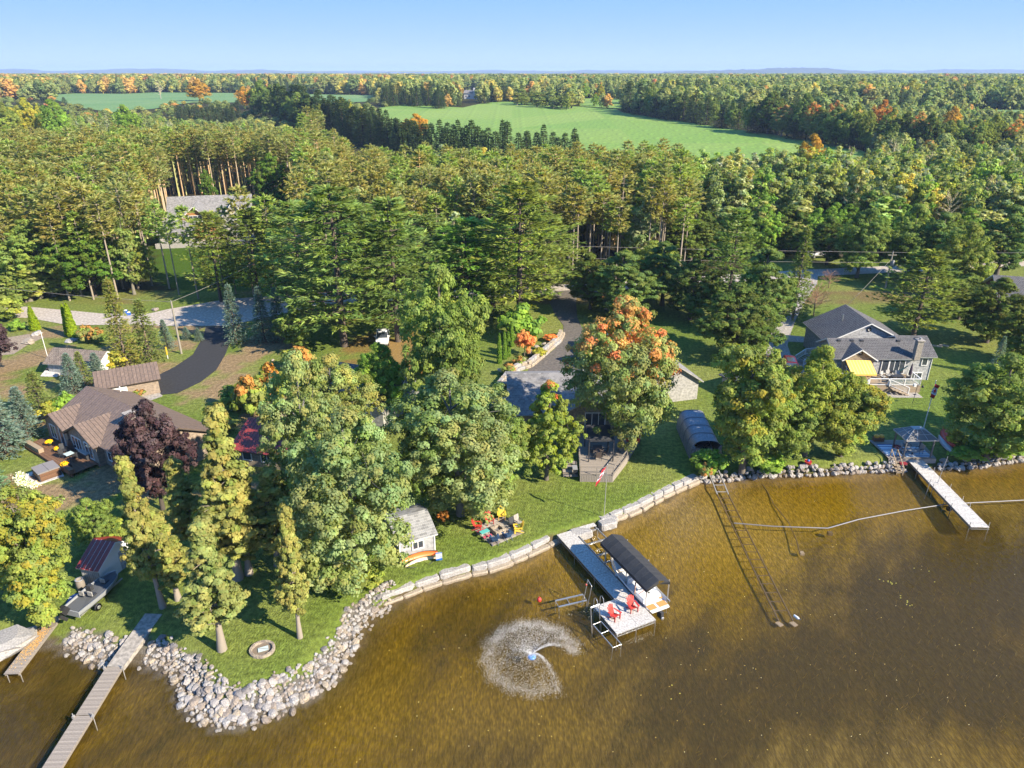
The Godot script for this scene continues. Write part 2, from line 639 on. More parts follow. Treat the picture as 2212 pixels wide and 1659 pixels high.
func make_roads() -> void:
	sheet("gravel_road", [[-140, 655], [63, 663], [227, 678], [320, 678], [363, 668], [493, 646], [700, 632], [900, 624], [1250, 614], [1500, 598], [1740, 583], [2320, 556], [2320, 570], [1740, 598], [1500, 616], [1250, 634], [900, 648], [700, 658], [493, 704], [347, 704], [300, 701], [150, 703], [63, 687], [-140, 682]], 0.03, mats["road_gravel"])
	sheet("black_driveway", [[445, 706], [440, 726], [417, 766], [377, 793], [337, 813], [332, 838], [350, 853], [383, 850], [433, 826], [467, 800], [487, 766], [497, 740], [499, 703]], 0.034, mats["asphalt"])
	sheet("concrete_pad", [[200, 830], [330, 815], [334, 838], [352, 856], [318, 868], [215, 870]], 0.03, mats["concrete"])
	sheet("stone_driveway", [[1204, 618], [1187, 653], [1197, 676], [1217, 703], [1217, 720], [1200, 753], [1144, 795], [1100, 860], [1260, 870], [1262, 790], [1272, 740], [1247, 686], [1244, 650], [1258, 618]], 0.034, mats["old_asphalt"])
	sheet("cottage_driveway", [[1731, 583], [1725, 623], [1721, 663], [1665, 720], [1661, 743], [1651, 770], [1672, 835], [1738, 835], [1738, 783], [1708, 766], [1701, 746], [1708, 720], [1721, 686], [1738, 653], [1765, 613], [1768, 583]], 0.034, mats["concrete"])
	sheet("cottage_path", [[1704, 724], [1765, 731], [1772, 742], [1702, 738]], 0.03, mats["concrete"])
	sheet("dirt_patch", [[560, 900], [640, 885], [640, 985], [560, 985], [535, 945]], 0.02, mat("dirt", Color(0.42, 0.31, 0.21), 0.95, "blotch", 0.4))
	sheet("gravel_parking", [[-20, 735], [60, 722], [98, 728], [60, 745], [30, 765], [-20, 770]], 0.02, mat("packed_earth", Color(0.40, 0.31, 0.22), 0.95, "blotch", 0.4))
	sheet("needle_bed", [[800, 735], [890, 735], [905, 815], [860, 830], [840, 790]], 0.02, mat("needles", Color(0.33, 0.20, 0.05), 0.95, "blotch", 0.5))

var fields := []
func make_far_land() -> void:
	var fm := mat("crop", Color(1, 1, 1), 0.95, "blotch", 0.06)
	for f in [["field", [[818, 234], [870, 226], [1000, 233], [1060, 222], [1110, 219], [1200, 228], [1250, 231], [1330, 236], [1345, 243], [1500, 268], [1660, 290], [1830, 312], [1900, 345], [1860, 385], [1500, 400], [1250, 392], [1000, 375], [850, 335]], 0],
			["field", [[90, 207], [160, 202], [267, 203], [333, 200], [500, 201], [735, 205], [810, 206], [810, 220], [727, 222], [560, 222], [417, 222], [330, 236], [240, 243], [165, 232]], 1],
			["field", [[2065, 236], [2330, 240], [2330, 275], [2110, 264]], 1],
			["field", [[1252, 213], [1338, 213], [1345, 236], [1252, 230]], 0],
			["field", [[2085, 195], [2330, 185], [2330, 196]], 0],
			["field", [[1300, 157.5], [1520, 157.2], [1520, 160], [1300, 160.5]], 2],
			["field", [[1730, 160], [1850, 159.5], [1850, 163], [1740, 163]], 1],
			["field", [[1560, 206], [1700, 204], [1690, 216], [1600, 216]], 3]]:
		fields.append(poly(f[1]))
		sheet(f[0], f[1], 0.25, fm, 60.0 if f[1][0][1] > 170 else 0.0, f[2])
	# low ridges along the horizon
	var b := MB.new()
	for ridge in [[-9500.0, -7800.0, -1500.0, 78.0, 1.0], [-10500.0, -1500.0, 3500.0, 50.0, 2.0], [-7600.0, 1500.0, 4200.0, 62.0, 3.0], [-9800.0, 3600.0, 8200.0, 70.0, 4.0], [-12600.0, -11500.0, -1000.0, 62.0, 5.0], [-12800.0, -3500.0, 5000.0, 58.0, 6.0], [-12600.0, 2500.0, 11500.0, 62.0, 7.0]]:
		var g := []
		for k in 90:
			var t := k / 89.0
			var x: float = lerpf(ridge[1], ridge[2], t)
			var h: float = (ridge[3] * sin(PI * t) * 0.7 + 44.0) * (0.82 + 0.5 * nz.get_noise_2d(x * 0.012, ridge[4] * 50)) + 7.0 * nz.get_noise_2d(x * 0.2, ridge[4] * 9)
			g.append([Vector3(x, -20, ridge[0] + 900), Vector3(x, h * 0.75, ridge[0] + 350), Vector3(x, h, ridge[0]), Vector3(x, -20, ridge[0] - 900)])
		b.col = Color(0.06, 0.075, 0.03)
		for k in g.size() - 1:
			for m in 3:
				b.quad_out(g[k][m], g[k + 1][m], g[k + 1][m + 1], g[k][m + 1], Vector3(g[k][m].x, -900, ridge[0]))
	struct("hills", b, mat("hill", Color(1, 1, 1), 1.0, "blotch", 0.002))

# ------------------------------------------------------------------ plants
var plants := {}      # kind + variant -> [trunk mesh, crown mesh, height, radius]
var limbs: MB

func pick(r: RandomNumberGenerator, cols: Array) -> Color:
	return cols[r.randi() % cols.size()]

func shade(r: RandomNumberGenerator, c: Color, amount: float) -> Color:
	var k := 1.0 + r.randf_range(-amount, amount)
	return Color(c.r * k * (1.0 + r.randf_range(-0.08, 0.08)), c.g * k, c.b * k)

func dir3(r: RandomNumberGenerator) -> Vector3:
	var y := r.randf_range(-1, 1)
	var t := r.randf() * TAU
	var s := sqrt(1.0 - y * y)
	return Vector3(cos(t) * s, y, sin(t) * s)

func puff(lb: LB, p: Vector3, rad: Vector3, n: int, size: float, col: Color, away: Vector3) -> void:
	var r := lb.r
	for k in n:
		var d := dir3(r)
		if d.y < -0.2 and r.randf() < 0.6:
			d.y = -d.y
		var q := p + d * rad * (0.55 + 0.5 * r.randf())
		lb.leaf(q, (d + away * 0.5 + Vector3(0, 0.35, 0) + dir3(r) * 0.5).normalized(), size * r.randf_range(0.55, 1.0), size * r.randf_range(0.8, 1.35), shade(r, col, 0.15))

func profile(shape: String, t: float) -> float:
	match shape:
		"round": return sqrt(maxf(0.0, 1.0 - pow(2.0 * t - 0.9, 2))) * (1.0 if t < 0.95 else 0.6)
		"oval": return pow(sin(PI * pow(clampf(t * 0.94 + 0.04, 0, 1), 0.75)), 0.8)
		"cone": return pow(1.0 - t, 0.75) * minf(1.0, 0.45 + t * 4.0)
		"narrow": return pow(sin(PI * clampf(0.12 + t * 0.84, 0, 1)), 0.7) * (0.8 + 0.2 * sin(t * 17.0))
		"vase": return pow(t * 0.85 + 0.12, 0.6) * sqrt(maxf(0.0, 1.06 - pow(t, 5)))
	return 1.0

# broad-leaved tree: trunk with limbs, leaves in uneven tufts around the limb ends
func broadleaf(seed_: int, h: float, rad: float, base: float, shape: String, clumps: int, per: int, leaf: float, cols: Array, tops := [], bark := Color(1, 1, 1), top_from := 0.62) -> Array:
	var r := RandomNumberGenerator.new()
	r.seed = seed_
	var lb := LB.new()
	lb.r = r
	var tr := MB.new()
	tr.col = bark
	var lean := Vector3(r.randf_range(-0.04, 0.04), 0, r.randf_range(-0.04, 0.04)) * h
	var stem := []
	var thick := []
	for k in 7:
		var t := k / 6.0
		stem.append(Vector3(0, t * h * 0.86, 0) + lean * t + Vector3(r.randf_range(-1, 1), 0, r.randf_range(-1, 1)) * 0.012 * h * t)
		thick.append(h * 0.021 * (1.35 if k == 0 else 1.0 - t * 0.85))
	tr.tube(stem, thick, 8)
	var uneven := r.randf() * 50.0
	# lobes: the part-crowns that the main limbs carry
	var lobes := []
	var n := 15 if shape != "cone" else 38
	for k in n:
		var t := clampf((k + r.randf_range(0.1, 0.9)) / n, 0.0, 1.0)
		var a := k * 2.4 + r.randf_range(-0.5, 0.5)
		var wide := profile(shape, t) * rad
		var lr := clampf(wide * r.randf_range(0.42, 0.66) * (1.2 if shape == "cone" else 1.0), rad * (0.24 if shape == "cone" else 0.16), rad * 0.55)
		var out := maxf(0.0, wide * r.randf_range(0.85, 1.22) - lr)
		var p := Vector3(cos(a) * out, lerpf(base * h + lr * 0.6, h - lr * 0.75, t), sin(a) * out) + lean * t
		lobes.append([p, lr, shade(r, Color(1, 1, 1), 0.16), t, a])
		var sy := clampf(p.y - out * 0.6 - lr * 0.3, h * base * 0.7, h * 0.8)
		var s := stem[0].lerp(stem[6], sy / (h * 0.86)) as Vector3
		tr.tube([s, s.lerp(p, 0.5) + Vector3(0, out * 0.08, 0), p], [h * 0.008, h * 0.0055, h * 0.002], 5, false)
		for m in 3:
			tr.tube([p, p + (dir3(r) + Vector3(0, 0.4, 0)).normalized() * lr * 0.85], [h * 0.0028, h * 0.0008], 4, false)
	for k in clumps:
		var l: Array = lobes[r.randi() % n]
		if r.randf() < 0.5:
			var o: Array = lobes[r.randi() % n]
			if o[1] > l[1]:
				l = o
		var d := dir3(r)
		d = (d + Vector3(l[0].x, 0, l[0].z).normalized() * 0.35 + Vector3(0, 0.3, 0)).normalized()
		var f := r.randf_range(0.72, 1.05) if r.randf() < 0.8 else r.randf_range(0.2, 0.7)
		if r.randf() < 0.07:
			f = r.randf_range(1.1, 1.3)
		var p: Vector3 = l[0] + d * l[1] * f * Vector3(1, 0.85, 1)
		var size := maxf(rad * r.randf_range(0.07, 0.135), leaf * 2.7)
		var t: float = p.y / h
		var col := pick(r, cols)
		if tops.size() and t + r.randf_range(-0.16, 0.16) + 0.16 * nz2.get_noise_3d(p.x * 0.6 + uneven, p.y * 0.6, p.z * 0.6) > top_from:
			col = pick(r, tops)
		col = shade(r, col, 0.16) * (l[2] as Color)
		puff(lb, p, Vector3(size, size * 0.75, size), per, leaf, col, d)
	return [tr.done(), lb.done(), h, rad]

func blade_tuft(lb: LB, p: Vector3, d: Vector3, n: int, w: float, l: float, col: Color, spread: float) -> void:
	for k in n:
		lb.needle(p, (d + dir3(lb.r) * spread + Vector3(0, 0.15, 0)).normalized(), w, l * lb.r.randf_range(0.7, 1.2), shade(lb.r, col, 0.2))

# conifer with whorls of boughs; droop < 0 lifts the tips
func conifer(seed_: int, h: float, rad: float, base: float, whorls: int, boughs: int, tufts: int, per: int, w: float, l: float, droop: float, cols: Array, uneven: float, shape: String, bark := Color(1, 1, 1)) -> Array:
	var r := RandomNumberGenerator.new()
	r.seed = seed_
	var lb := LB.new()
	lb.r = r
	var tr := MB.new()
	tr.col = bark
	tr.tube([Vector3.ZERO, Vector3(0, h * 0.5, 0), Vector3(0, h * 0.98, 0)], [h * (0.0095 if shape == "crown" else 0.017), h * (0.007 if shape == "crown" else 0.011), 0.02], 7)
	for k in whorls:
		var t := (k + 0.5) / whorls
		var y := lerpf(base, 0.985, t) * h
		var reach := rad * (pow(1.0 - t, 0.8) + 0.04) if shape == "spire" else rad * profile("oval" if shape == "pine" else "round", t * 0.9 + 0.08)
		var turn := r.randf() * TAU
		for m in boughs:
			var a := turn + TAU * m / boughs + r.randf_range(-0.3, 0.3)
			var len := reach * (1.0 + r.randf_range(-uneven, uneven))
			if r.randf() < uneven * 0.25:
				continue
			var d := Vector3(cos(a), 0, sin(a))
			var tip := Vector3(d.x * len, y - droop * len + r.randf_range(-0.2, 0.2), d.z * len)
			var root := Vector3(0, y, 0)
			var col := shade(r, pick(r, cols), 0.16)
			if m % 2 == 0:
				tr.tube([root, tip], [h * 0.004, 0.012], 4, false)
			var side := Vector3(-d.z, 0, d.x)
			for q in tufts:
				var f := lerpf(0.3, 1.0, (q + r.randf()) / tufts)
				var p := root.lerp(tip, f) + side * r.randf_range(-0.32, 0.32) * len * (1.15 - f * 0.6)
				p.y += 0.12 * len * f * f * (1.0 if droop < 0.1 else -0.4)
				blade_tuft(lb, p, (d * 0.7 + side * r.randf_range(-0.6, 0.6)).normalized(), per, w, l, col, 0.55)
	blade_tuft(lb, Vector3(0, h * 0.97, 0), Vector3.UP, per * 2, w, l, cols[0], 0.3)
	return [tr.done(), lb.done(), h, rad]

# clipped or naturally tight evergreen: leaves on a closed envelope
func tight(seed_: int, h: float, rad: float, n: int, leaf: float, cols: Array, power: float) -> Array:
	var r := RandomNumberGenerator.new()
	r.seed = seed_
	var lb := LB.new()
	lb.r = r
	for k in n:
		var t := pow(r.randf(), 1.2)
		var a := r.randf() * TAU
		var o := rad * pow(1.0 - t, power) * minf(1.0, 0.75 + t * 3.0) * (0.86 + 0.22 * nz2.get_noise_3d(cos(a) * 4.0 + seed_, t * 9.0, sin(a) * 4.0)) * r.randf_range(0.82, 1.03)
		var d := Vector3(cos(a), 0.55, sin(a)).normalized()
		lb.leaf(Vector3(cos(a) * o, t * h, sin(a) * o), (d + dir3(r) * 0.7).normalized(), leaf * 0.6, leaf, shade(r, pick(r, cols), 0.25))
	var tr := MB.new()
	tr.rod(Vector3.ZERO, Vector3(0, h * 0.6, 0), h * 0.012, 5)
	return [tr.done(), lb.done(), h, rad]

func bare(seed_: int, h: float, rad: float, twigs: int, bark: Color) -> Array:
	var r := RandomNumberGenerator.new()
	r.seed = seed_
	var tr := MB.new()
	tr.col = bark
	tr.tube([Vector3.ZERO, Vector3(0.02 * h, h * 0.5, 0), Vector3(0, h * 0.95, 0.02 * h)], [h * 0.018, h * 0.011, 0.01], 6)
	var cr := MB.new()
	cr.col = bark
	for k in twigs:
		var t := r.randf_range(0.25, 0.95)
		var d := dir3(r)
		d.y = absf(d.y) * 0.8 + 0.35
		var p := Vector3(0, h * t, 0)
		var e := p + d.normalized() * rad * (1.15 - t * 0.55)
		cr.tube([p, p.lerp(e, 0.5), e], [h * 0.006 * (1.2 - t), h * 0.004 * (1.2 - t), 0.008], 4, false)
		for q in 3:
			var s := p.lerp(e, r.randf_range(0.4, 0.9))
			cr.tube([s, s + (dir3(r) * 0.6 + d).normalized() * rad * 0.33], [0.018, 0.006], 3, false)
	return [tr.done(), cr.done(), h, rad]

func merged(pair: Array, bark: Color) -> ArrayMesh:   # trunk and crown in one mesh, for trees too far off to have parts
	var a: Array = pair[1].surface_get_arrays(0)
	var b: Array = pair[0].surface_get_arrays(0)
	var v: PackedVector3Array = a[Mesh.ARRAY_VERTEX]
	var c: PackedColorArray = a[Mesh.ARRAY_COLOR]
	var i: PackedInt32Array = a[Mesh.ARRAY_INDEX]
	var k := v.size()
	v.append_array(b[Mesh.ARRAY_VERTEX])
	for m in b[Mesh.ARRAY_VERTEX].size():
		c.append(bark)
		i.append(k + m)
	var o := []
	o.resize(Mesh.ARRAY_MAX)
	o[Mesh.ARRAY_VERTEX] = v
	o[Mesh.ARRAY_COLOR] = c
	o[Mesh.ARRAY_INDEX] = i
	var m := ArrayMesh.new()
	m.add_surface_from_arrays(Mesh.PRIMITIVE_TRIANGLES, o)
	return m

func leaf_mat(tint: String) -> StandardMaterial3D:
	if mats.has("leaf_" + tint):
		return mats["leaf_" + tint]
	var c: Color = {"plain": Color(1, 1, 1), "gold": Color(1.18, 1.03, 0.85), "deep": Color(0.85, 0.90, 0.88), "fresh": Color(1.0, 1.2, 0.8), "grey": Color(1.15, 1.1, 1.6), "olive": Color(1.12, 1.02, 0.9), "yellow": Color(1.65, 1.25, 0.8), "orange": Color(2.3, 1.08, 0.7), "rust": Color(2.2, 0.75, 0.7)}[tint]
	var m := mat("leaf_" + tint, Color(1, 1, 1), 0.75)
	m.albedo_color = (Color(c.r, c.g, c.b) * 1.72).linear_to_srgb()
	m.metallic_specular = 0.25
	m.backlight_enabled = true
	m.backlight = Color(1.0, 1.0, 0.62)
	return m

const G1 := Color(0.118, 0.158, 0.036)
const G2 := Color(0.145, 0.182, 0.050)
const G3 := Color(0.075, 0.110, 0.024)
const OL := Color(0.190, 0.205, 0.068)
const YG := Color(0.172, 0.215, 0.044)
const GY := Color(0.160, 0.205, 0.082)
const PN := Color(0.140, 0.198, 0.058)
const PL := Color(0.200, 0.260, 0.064)
const RP := Color(0.190, 0.210, 0.074)
const RQ := Color(0.230, 0.230, 0.085)
const BS := Color(0.150, 0.205, 0.170)
const BT := Color(0.105, 0.150, 0.130)
const SP := Color(0.056, 0.088, 0.036)
const SQ := Color(0.078, 0.112, 0.044)
const CD := Color(0.172, 0.182, 0.058)
const CE := Color(0.150, 0.180, 0.050)
const OR := Color(0.40, 0.19, 0.06)
const RD := Color(0.40, 0.10, 0.04)
const YL := Color(0.380, 0.270, 0.030)
const PU := Color(0.050, 0.031, 0.034)
const PV := Color(0.085, 0.056, 0.056)

func make_plants() -> void:
	for k in 2:
		plants["silver%d" % k] = broadleaf(100 + k, 15, 5.6, 0.06, "round", 640, 68, 0.12, [GY, GY, G2, OL], [], Color(0.75, 0.72, 0.66) * 0.3)
		plants["maple%d" % k] = broadleaf(110 + k, 13, 5.2, 0.1, "round", 640, 68, 0.12, [G1, G2, G1, YG], [], Color(0.2, 0.17, 0.13))
		plants["bright%d" % k] = broadleaf(120 + k, 13, 5.0, 0.05, "vase", 640, 68, 0.12, [YG, YG, G2, Color(0.20, 0.19, 0.03)], [], Color(0.2, 0.17, 0.13))
		plants["pine%d" % k] = conifer(200 + k, 22, 5.2, 0.15, 26, 6, 10, 8, 0.085, 0.5, -0.05, [PN, PL, PN, Color(0.11, 0.15, 0.035)], 0.38, "pine", Color(0.15, 0.115, 0.09))
		plants["spruce%d" % k] = conifer(220 + k, 11, 2.7, 0.03, 26, 9, 6, 5, 0.06, 0.28, 0.22, [BS, BS, BT], 0.16, "spire", Color(0.2, 0.15, 0.1))
		plants["green_spruce%d" % k] = conifer(230 + k, 14, 2.6, 0.06, 26, 8, 6, 5, 0.07, 0.3, 0.2, [OL, G2, CE], 0.25, "spire", Color(0.3, 0.23, 0.17))
		plants["cedar%d" % k] = broadleaf(240 + k, 11, 1.9, 0.2, "cone", 430, 48, 0.105, [CD, CE, CD, OL], [], Color(0.42, 0.36, 0.29))
	plants["oak"] = broadleaf(131, 16, 6.0, 0.14, "round", 780, 70, 0.12, [G2, OL, OL, GY], [OR, Color(0.42, 0.15, 0.06), Color(0.40, 0.24, 0.08), OL, G2, OL], Color(0.32, 0.28, 0.23), 0.66)
	plants["round_maple"] = broadleaf(132, 11, 3.3, 0.05, "oval", 520, 56, 0.11, [YG, YG, Color(0.15, 0.19, 0.02)], [OR, RD, CD], Color(0.2, 0.17, 0.13), 0.85)
	plants["purple"] = broadleaf(133, 11, 4.2, 0.12, "oval", 520, 62, 0.12, [PU, PU, PV], [], Color(0.12, 0.1, 0.08))
	plants["dark_maple"] = broadleaf(134, 13, 4.6, 0.08, "round", 600, 58, 0.13, [G3, G3, Color(0.07, 0.085, 0.02)], [], Color(0.15, 0.12, 0.1))
	plants["locust"] = broadleaf(135, 17, 4.6, 0.1, "oval", 600, 58, 0.13, [G1, Color(0.10, 0.155, 0.045), G3], [], Color(0.18, 0.15, 0.12))
	plants["cypress"] = tight(300, 5, 0.75, 1700, 0.16, [Color(0.17, 0.22, 0.012), Color(0.13, 0.19, 0.012)], 0.55)
	plants["thuja"] = tight(301, 4, 0.5, 1300, 0.14, [Color(0.10, 0.17, 0.02), Color(0.08, 0.14, 0.02)], 0.4)
	for k in 2:
		plants["shrub%d" % k] = broadleaf(310 + k, 2.0, 1.15, 0.12, "round", 50, 34, 0.13, [G2, YG, G1], [], Color(0.2, 0.17, 0.13))
		plants["gold_shrub%d" % k] = broadleaf(320 + k, 2.0, 1.1, 0.12, "round", 50, 34, 0.13, [CD, YG, Color(0.30, 0.17, 0.05)], [], Color(0.2, 0.17, 0.13))
	plants["japanese"] = broadleaf(330, 2.8, 1.4, 0.25, "round", 60, 36, 0.12, [OR, Color(0.40, 0.16, 0.06), OR], [], Color(0.25, 0.2, 0.15))
	plants["bare_pink"] = bare(340, 4.5, 2.1, 60, Color(0.30, 0.19, 0.14))
	plants["bare_grey"] = bare(341, 13, 3.4, 46, Color(0.50, 0.44, 0.36))
	# the woods: lighter trees
	for k in 4:
		plants["red_pine%d" % k] = conifer(400 + k, 20, 2.5, 0.60, 8, 6, 4, 6, 0.15, 0.62, -0.12, [RP, RQ, RP, OL], 0.42, "crown", Color(0.46, 0.38, 0.29))
		plants["poplar%d" % k] = broadleaf(410 + k, 17, 3.1, 0.12, "narrow", 170, 15, 0.3, [[Color(0.25, 0.27, 0.125), OL, G2], [G2, G1, OL], [OL, YG, GY], [Color(0.22, 0.25, 0.11), GY, G2]][k], [], Color(0.27, 0.24, 0.18))
		plants["far%d" % k] = broadleaf(420 + k, 15, 5.0, 0.05, ["round", "oval", "round", "narrow"][k], 70, 10, 0.8, [Color(1, 1, 1), Color(0.85, 0.9, 0.85), Color(1.15, 1.05, 0.9)], [], Color(1, 1, 1))
	for k in 2:
		plants["dark_spruce%d" % k] = conifer(430 + k, 13, 2.7, 0.02, 22, 8, 4, 4, 0.10, 0.42, 0.2, [SP, SQ, SP], 0.25, "spire", Color(0.12, 0.09, 0.07))

# one plant as a thing: trunk and crown
func plant(kind: String, base: Vector3, h: float, width: float, tint: String, called: String, label: String, category: String, group := "", lean := 0.0) -> Node3D:
	var p: Array = plants[kind]
	var o := thing(called, label, category, base, rng.randf() * TAU, group)
	part("trunk", p[0], mats["bark_vertex"], o)
	part("crown", p[1], leaf_mat(tint), o)
	o.scale = Vector3(width / p[3], h / p[2], width / p[3])
	if lean:
		o.rotation = Vector3(0, o.rotation.y, lean)
	return o

# a plant given by the picture: foot (u, v), the row its top reaches, half its width
func grow(kind: String, u: float, v: float, top: float, half: float, tint: String, called: String, label: String, category := "tree", group := "", up := 0.0) -> Node3D:
	var b := at(u, v, up)
	var h := height_to(b, top)
	var depth := (CAM_H - b.y - h * 0.5) * sin(PITCH) - b.z * cos(PITCH)
	return plant(kind, b, h, half * depth / FOCAL, tint, called, label, category, group)

func scatter_mesh(called: String, mesh: ArrayMesh, tint: String, where: Array, colours := []) -> void:
	if where.is_empty():
		return
	var mm := MultiMesh.new()
	mm.transform_format = MultiMesh.TRANSFORM_3D
	mm.use_colors = colours.size() > 0
	mm.mesh = mesh
	mm.instance_count = where.size()
	for k in where.size():
		mm.set_instance_transform(k, where[k])
		if colours.size():
			mm.set_instance_color(k, colours[k])
	var o := MultiMeshInstance3D.new()
	o.name = called
	o.multimesh = mm
	o.material_override = leaf_mat(tint)
	o.set_meta("kind", "stuff")
	add_child(o, true)

func build_vegetation() -> void:
	mat("bark_vertex", Color(1, 1, 1), 0.95, "fine", 1.0)
	make_plants()
	near_trees()
	woods()
	far_woods()

func wood_kind(u: float, v: float, x: float, z: float, r: RandomNumberGenerator) -> String:
	if u < -120 or u > 2340 or inside(x, z, lawn_lodge):
		return ""
	for f in fields:
		if inside(x, z, f):
			return ""
	if u > 370 and u < 660 and v > 432 and v < 540:   # the lodge and its yard
		return ""
	var t := r.randf()
	if u < 660:
		if v > 652: return ""
		if v > 600 and (u > 330 and u < 450): return "red_pine" if t < 0.6 else ""
		if v < 268 or v < 250 + u * 0.09: return ""
		if v < 335: return "poplar" if t < 0.93 else "bare"
		if v < 372: return "poplar" if t < 0.6 else "red_pine"
		if v > 560: return "red_pine" if t < 0.8 else ("poplar" if t < 0.86 else "")
		return "red_pine" if t < 0.93 else "poplar"
	if u < 1480:
		if v > 606: return ""
		if v < (335 + clampf(u - 700, 0, 100) * 1.05 if u < 1280.0 else 418.0): return ""
		if v < 450: return "poplar" if t < 0.60 else ("red_pine" if t < 0.95 else "bare")
		if v > 565: return "poplar" if t < 0.3 else "red_pine"
		return "red_pine" if t < 0.92 else "poplar"
	if v > 545 or (v > 520 and u < 1800): return ""
	if v < 410 and u < 1840: return ""
	return "poplar" if t < 0.93 else ("dark" if t < 0.97 else "bare")

func wood_label(k: String, p: Vector3, tint: String, plain: String) -> String:
	var q := seen(p)
	if k == "red_pine":
		var look: String = {"plain": "olive", "olive": "bronze-olive", "gold": "golden-olive", "fresh": "greener"}[tint]
		var where := "in the plantation behind the white pines"
		if q.x < 330.0: where = "in the plantation left of the lodge lawn"
		elif q.x < 660.0 and q.y > 545.0: where = "between the lodge lawn and the gravel road"
		elif q.x < 660.0: where = "in the plantation behind the lodge"
		elif q.x > 1180.0: where = "in the plantation beyond the stone driveway"
		return "red pine with %s crown %s" % [look, where]
	if k == "poplar":
		var look: String = {"plain": "green", "olive": "olive-green", "grey": "grey-green", "fresh": "fresh green", "yellow": "yellowing"}[tint]
		var where := "in the wood behind the grey cottage"
		if q.x < 660.0: where = "in the plantation's mixed left side"
		elif q.x < 1480.0: where = "among the pines behind the white pines"
		elif q.x > 1900.0: where = "in the wood at the picture's right"
		return "slender %s broadleaf tree %s" % [look, where]
	return plain

func woods() -> void:
	var r := RandomNumberGenerator.new()
	r.seed = 77
	var found := {"red_pine": [], "poplar": [], "dark": [], "bare": []}
	var s := 118.0
	while s < 470.0:
		var step := 3.7 if s < 240.0 else 4.6
		var x := -0.80 * s - 10.0
		while x < 0.80 * s + 10.0:
			var p := Vector3(x + r.randf_range(-1.5, 1.5), 0, -s + r.randf_range(-1.5, 1.5))
			p.y = rise(-p.z)
			var q := seen(p)
			var k := wood_kind(q.x, q.y, p.x, p.z, r)
			if k and not (k == "poplar" and r.randf() < 0.32):
				found[k].append(p)
			x += step
		s += step
	var tints := {"red_pine": ["plain", "olive", "gold", "fresh"], "poplar": ["plain", "grey", "olive", "fresh", "yellow"], "dark": ["plain"], "bare": ["plain"]}
	var names := {"red_pine": "pine_tree", "poplar": "poplar_tree", "dark": "spruce_tree", "bare": "bare_tree"}
	var says := {"red_pine": "tall red pine with bare trunk and tufted crown in the plantation across the road", "poplar": "slender grey-green broadleaf tree packed in the wood behind the cottages", "dark": "dark spruce standing among the paler broadleaf trees", "bare": "leafless grey tree sticking out of the wood"}
	var groups := {"red_pine": "red pines of the plantation", "poplar": "broadleaf trees of the wood", "dark": "spruces in the wood", "bare": "bare trees in the wood"}
	for k in found:
		var most := 285 if k == "red_pine" or k == "poplar" else 40
		var rest := {}
		var at_all := 0
		for p in found[k]:
			var variant := r.randi() % 4
			var tint: String = tints[k][r.randi() % tints[k].size()]
			if tint == "yellow" and r.randf() < 0.7:
				tint = "plain"
			var h := r.randf_range(0.80, 1.08) * (20.0 if k == "red_pine" else 16.5 if k == "poplar" else 13.0)
			var q := seen(p)
			if k == "red_pine": h *= lerpf(0.92, 1.0, clampf((-p.z - 130.0) / 60.0, 0, 1)) * (0.84 if q.x > 700.0 and q.y < 500.0 else 1.0)
			if q.x < 660.0 and q.y < 372.0 and q.y >= 335.0: h *= 0.64
			elif q.x < 660.0 and q.y < 425.0 and q.y >= 372.0: h *= 0.82
			if k != "red_pine" and (q.y < 335.0 or (q.x > 1840.0 and q.y < 392.0)): h *= 0.52
			elif k == "poplar" and q.x > 660.0 and q.y < 440.0: h *= 0.72
			var kind: String = "bare_grey" if k == "bare" else "dark_spruce%d" % (variant % 2) if k == "dark" else "%s%d" % [k, variant]
			at_all += 1
			if at_all <= most:
				plant(kind, p, h, plants[kind][3] * h / plants[kind][2] * r.randf_range(0.85, 1.2), tint, names[k], wood_label(k, p, tint, says[k]), "tree", groups[k])
			elif k != "bare":
				var key := kind + "|" + tint
				if not rest.has(key):
					rest[key] = []
				var sc: float = h / plants[kind][2]
				var wide := sc * r.randf_range(0.85, 1.2)
				rest[key].append(Transform3D(Basis(Vector3.UP, r.randf() * TAU).scaled_local(Vector3(wide, sc, wide)), p))
		for key in rest:
			var w: PackedStringArray = key.split("|")
			if not plants.has("whole_" + w[0]):
				plants["whole_" + w[0]] = merged(plants[w[0]], Color(0.40, 0.33, 0.25) if k == "red_pine" else Color(0.36, 0.33, 0.27))
			scatter_mesh({"red_pine": "pine_forest", "poplar": "broadleaf_forest", "dark": "spruce_forest"}[k], plants["whole_" + w[0]], w[1], rest[key])

func far_colour(u: float, v: float, r: RandomNumberGenerator) -> Color:
	var t := r.randf()
	var autumn := 0.05
	if v > 168 and v < 212 and u < 900: autumn = 0.36
	elif u < 900: autumn = 0.12
	elif u < 1300: autumn = 0.14
	if t < autumn * 0.42: return Color(0.36, 0.235, 0.075)
	if t < autumn * 0.52: return Color(0.33, 0.16, 0.07)
	if t < autumn: return Color(0.36, 0.31, 0.085)
	if t < autumn + 0.25: return Color(0.22, 0.235, 0.085)
	if t < autumn + 0.42: return Color(0.12, 0.155, 0.055)
	return Color(0.175, 0.205, 0.07)

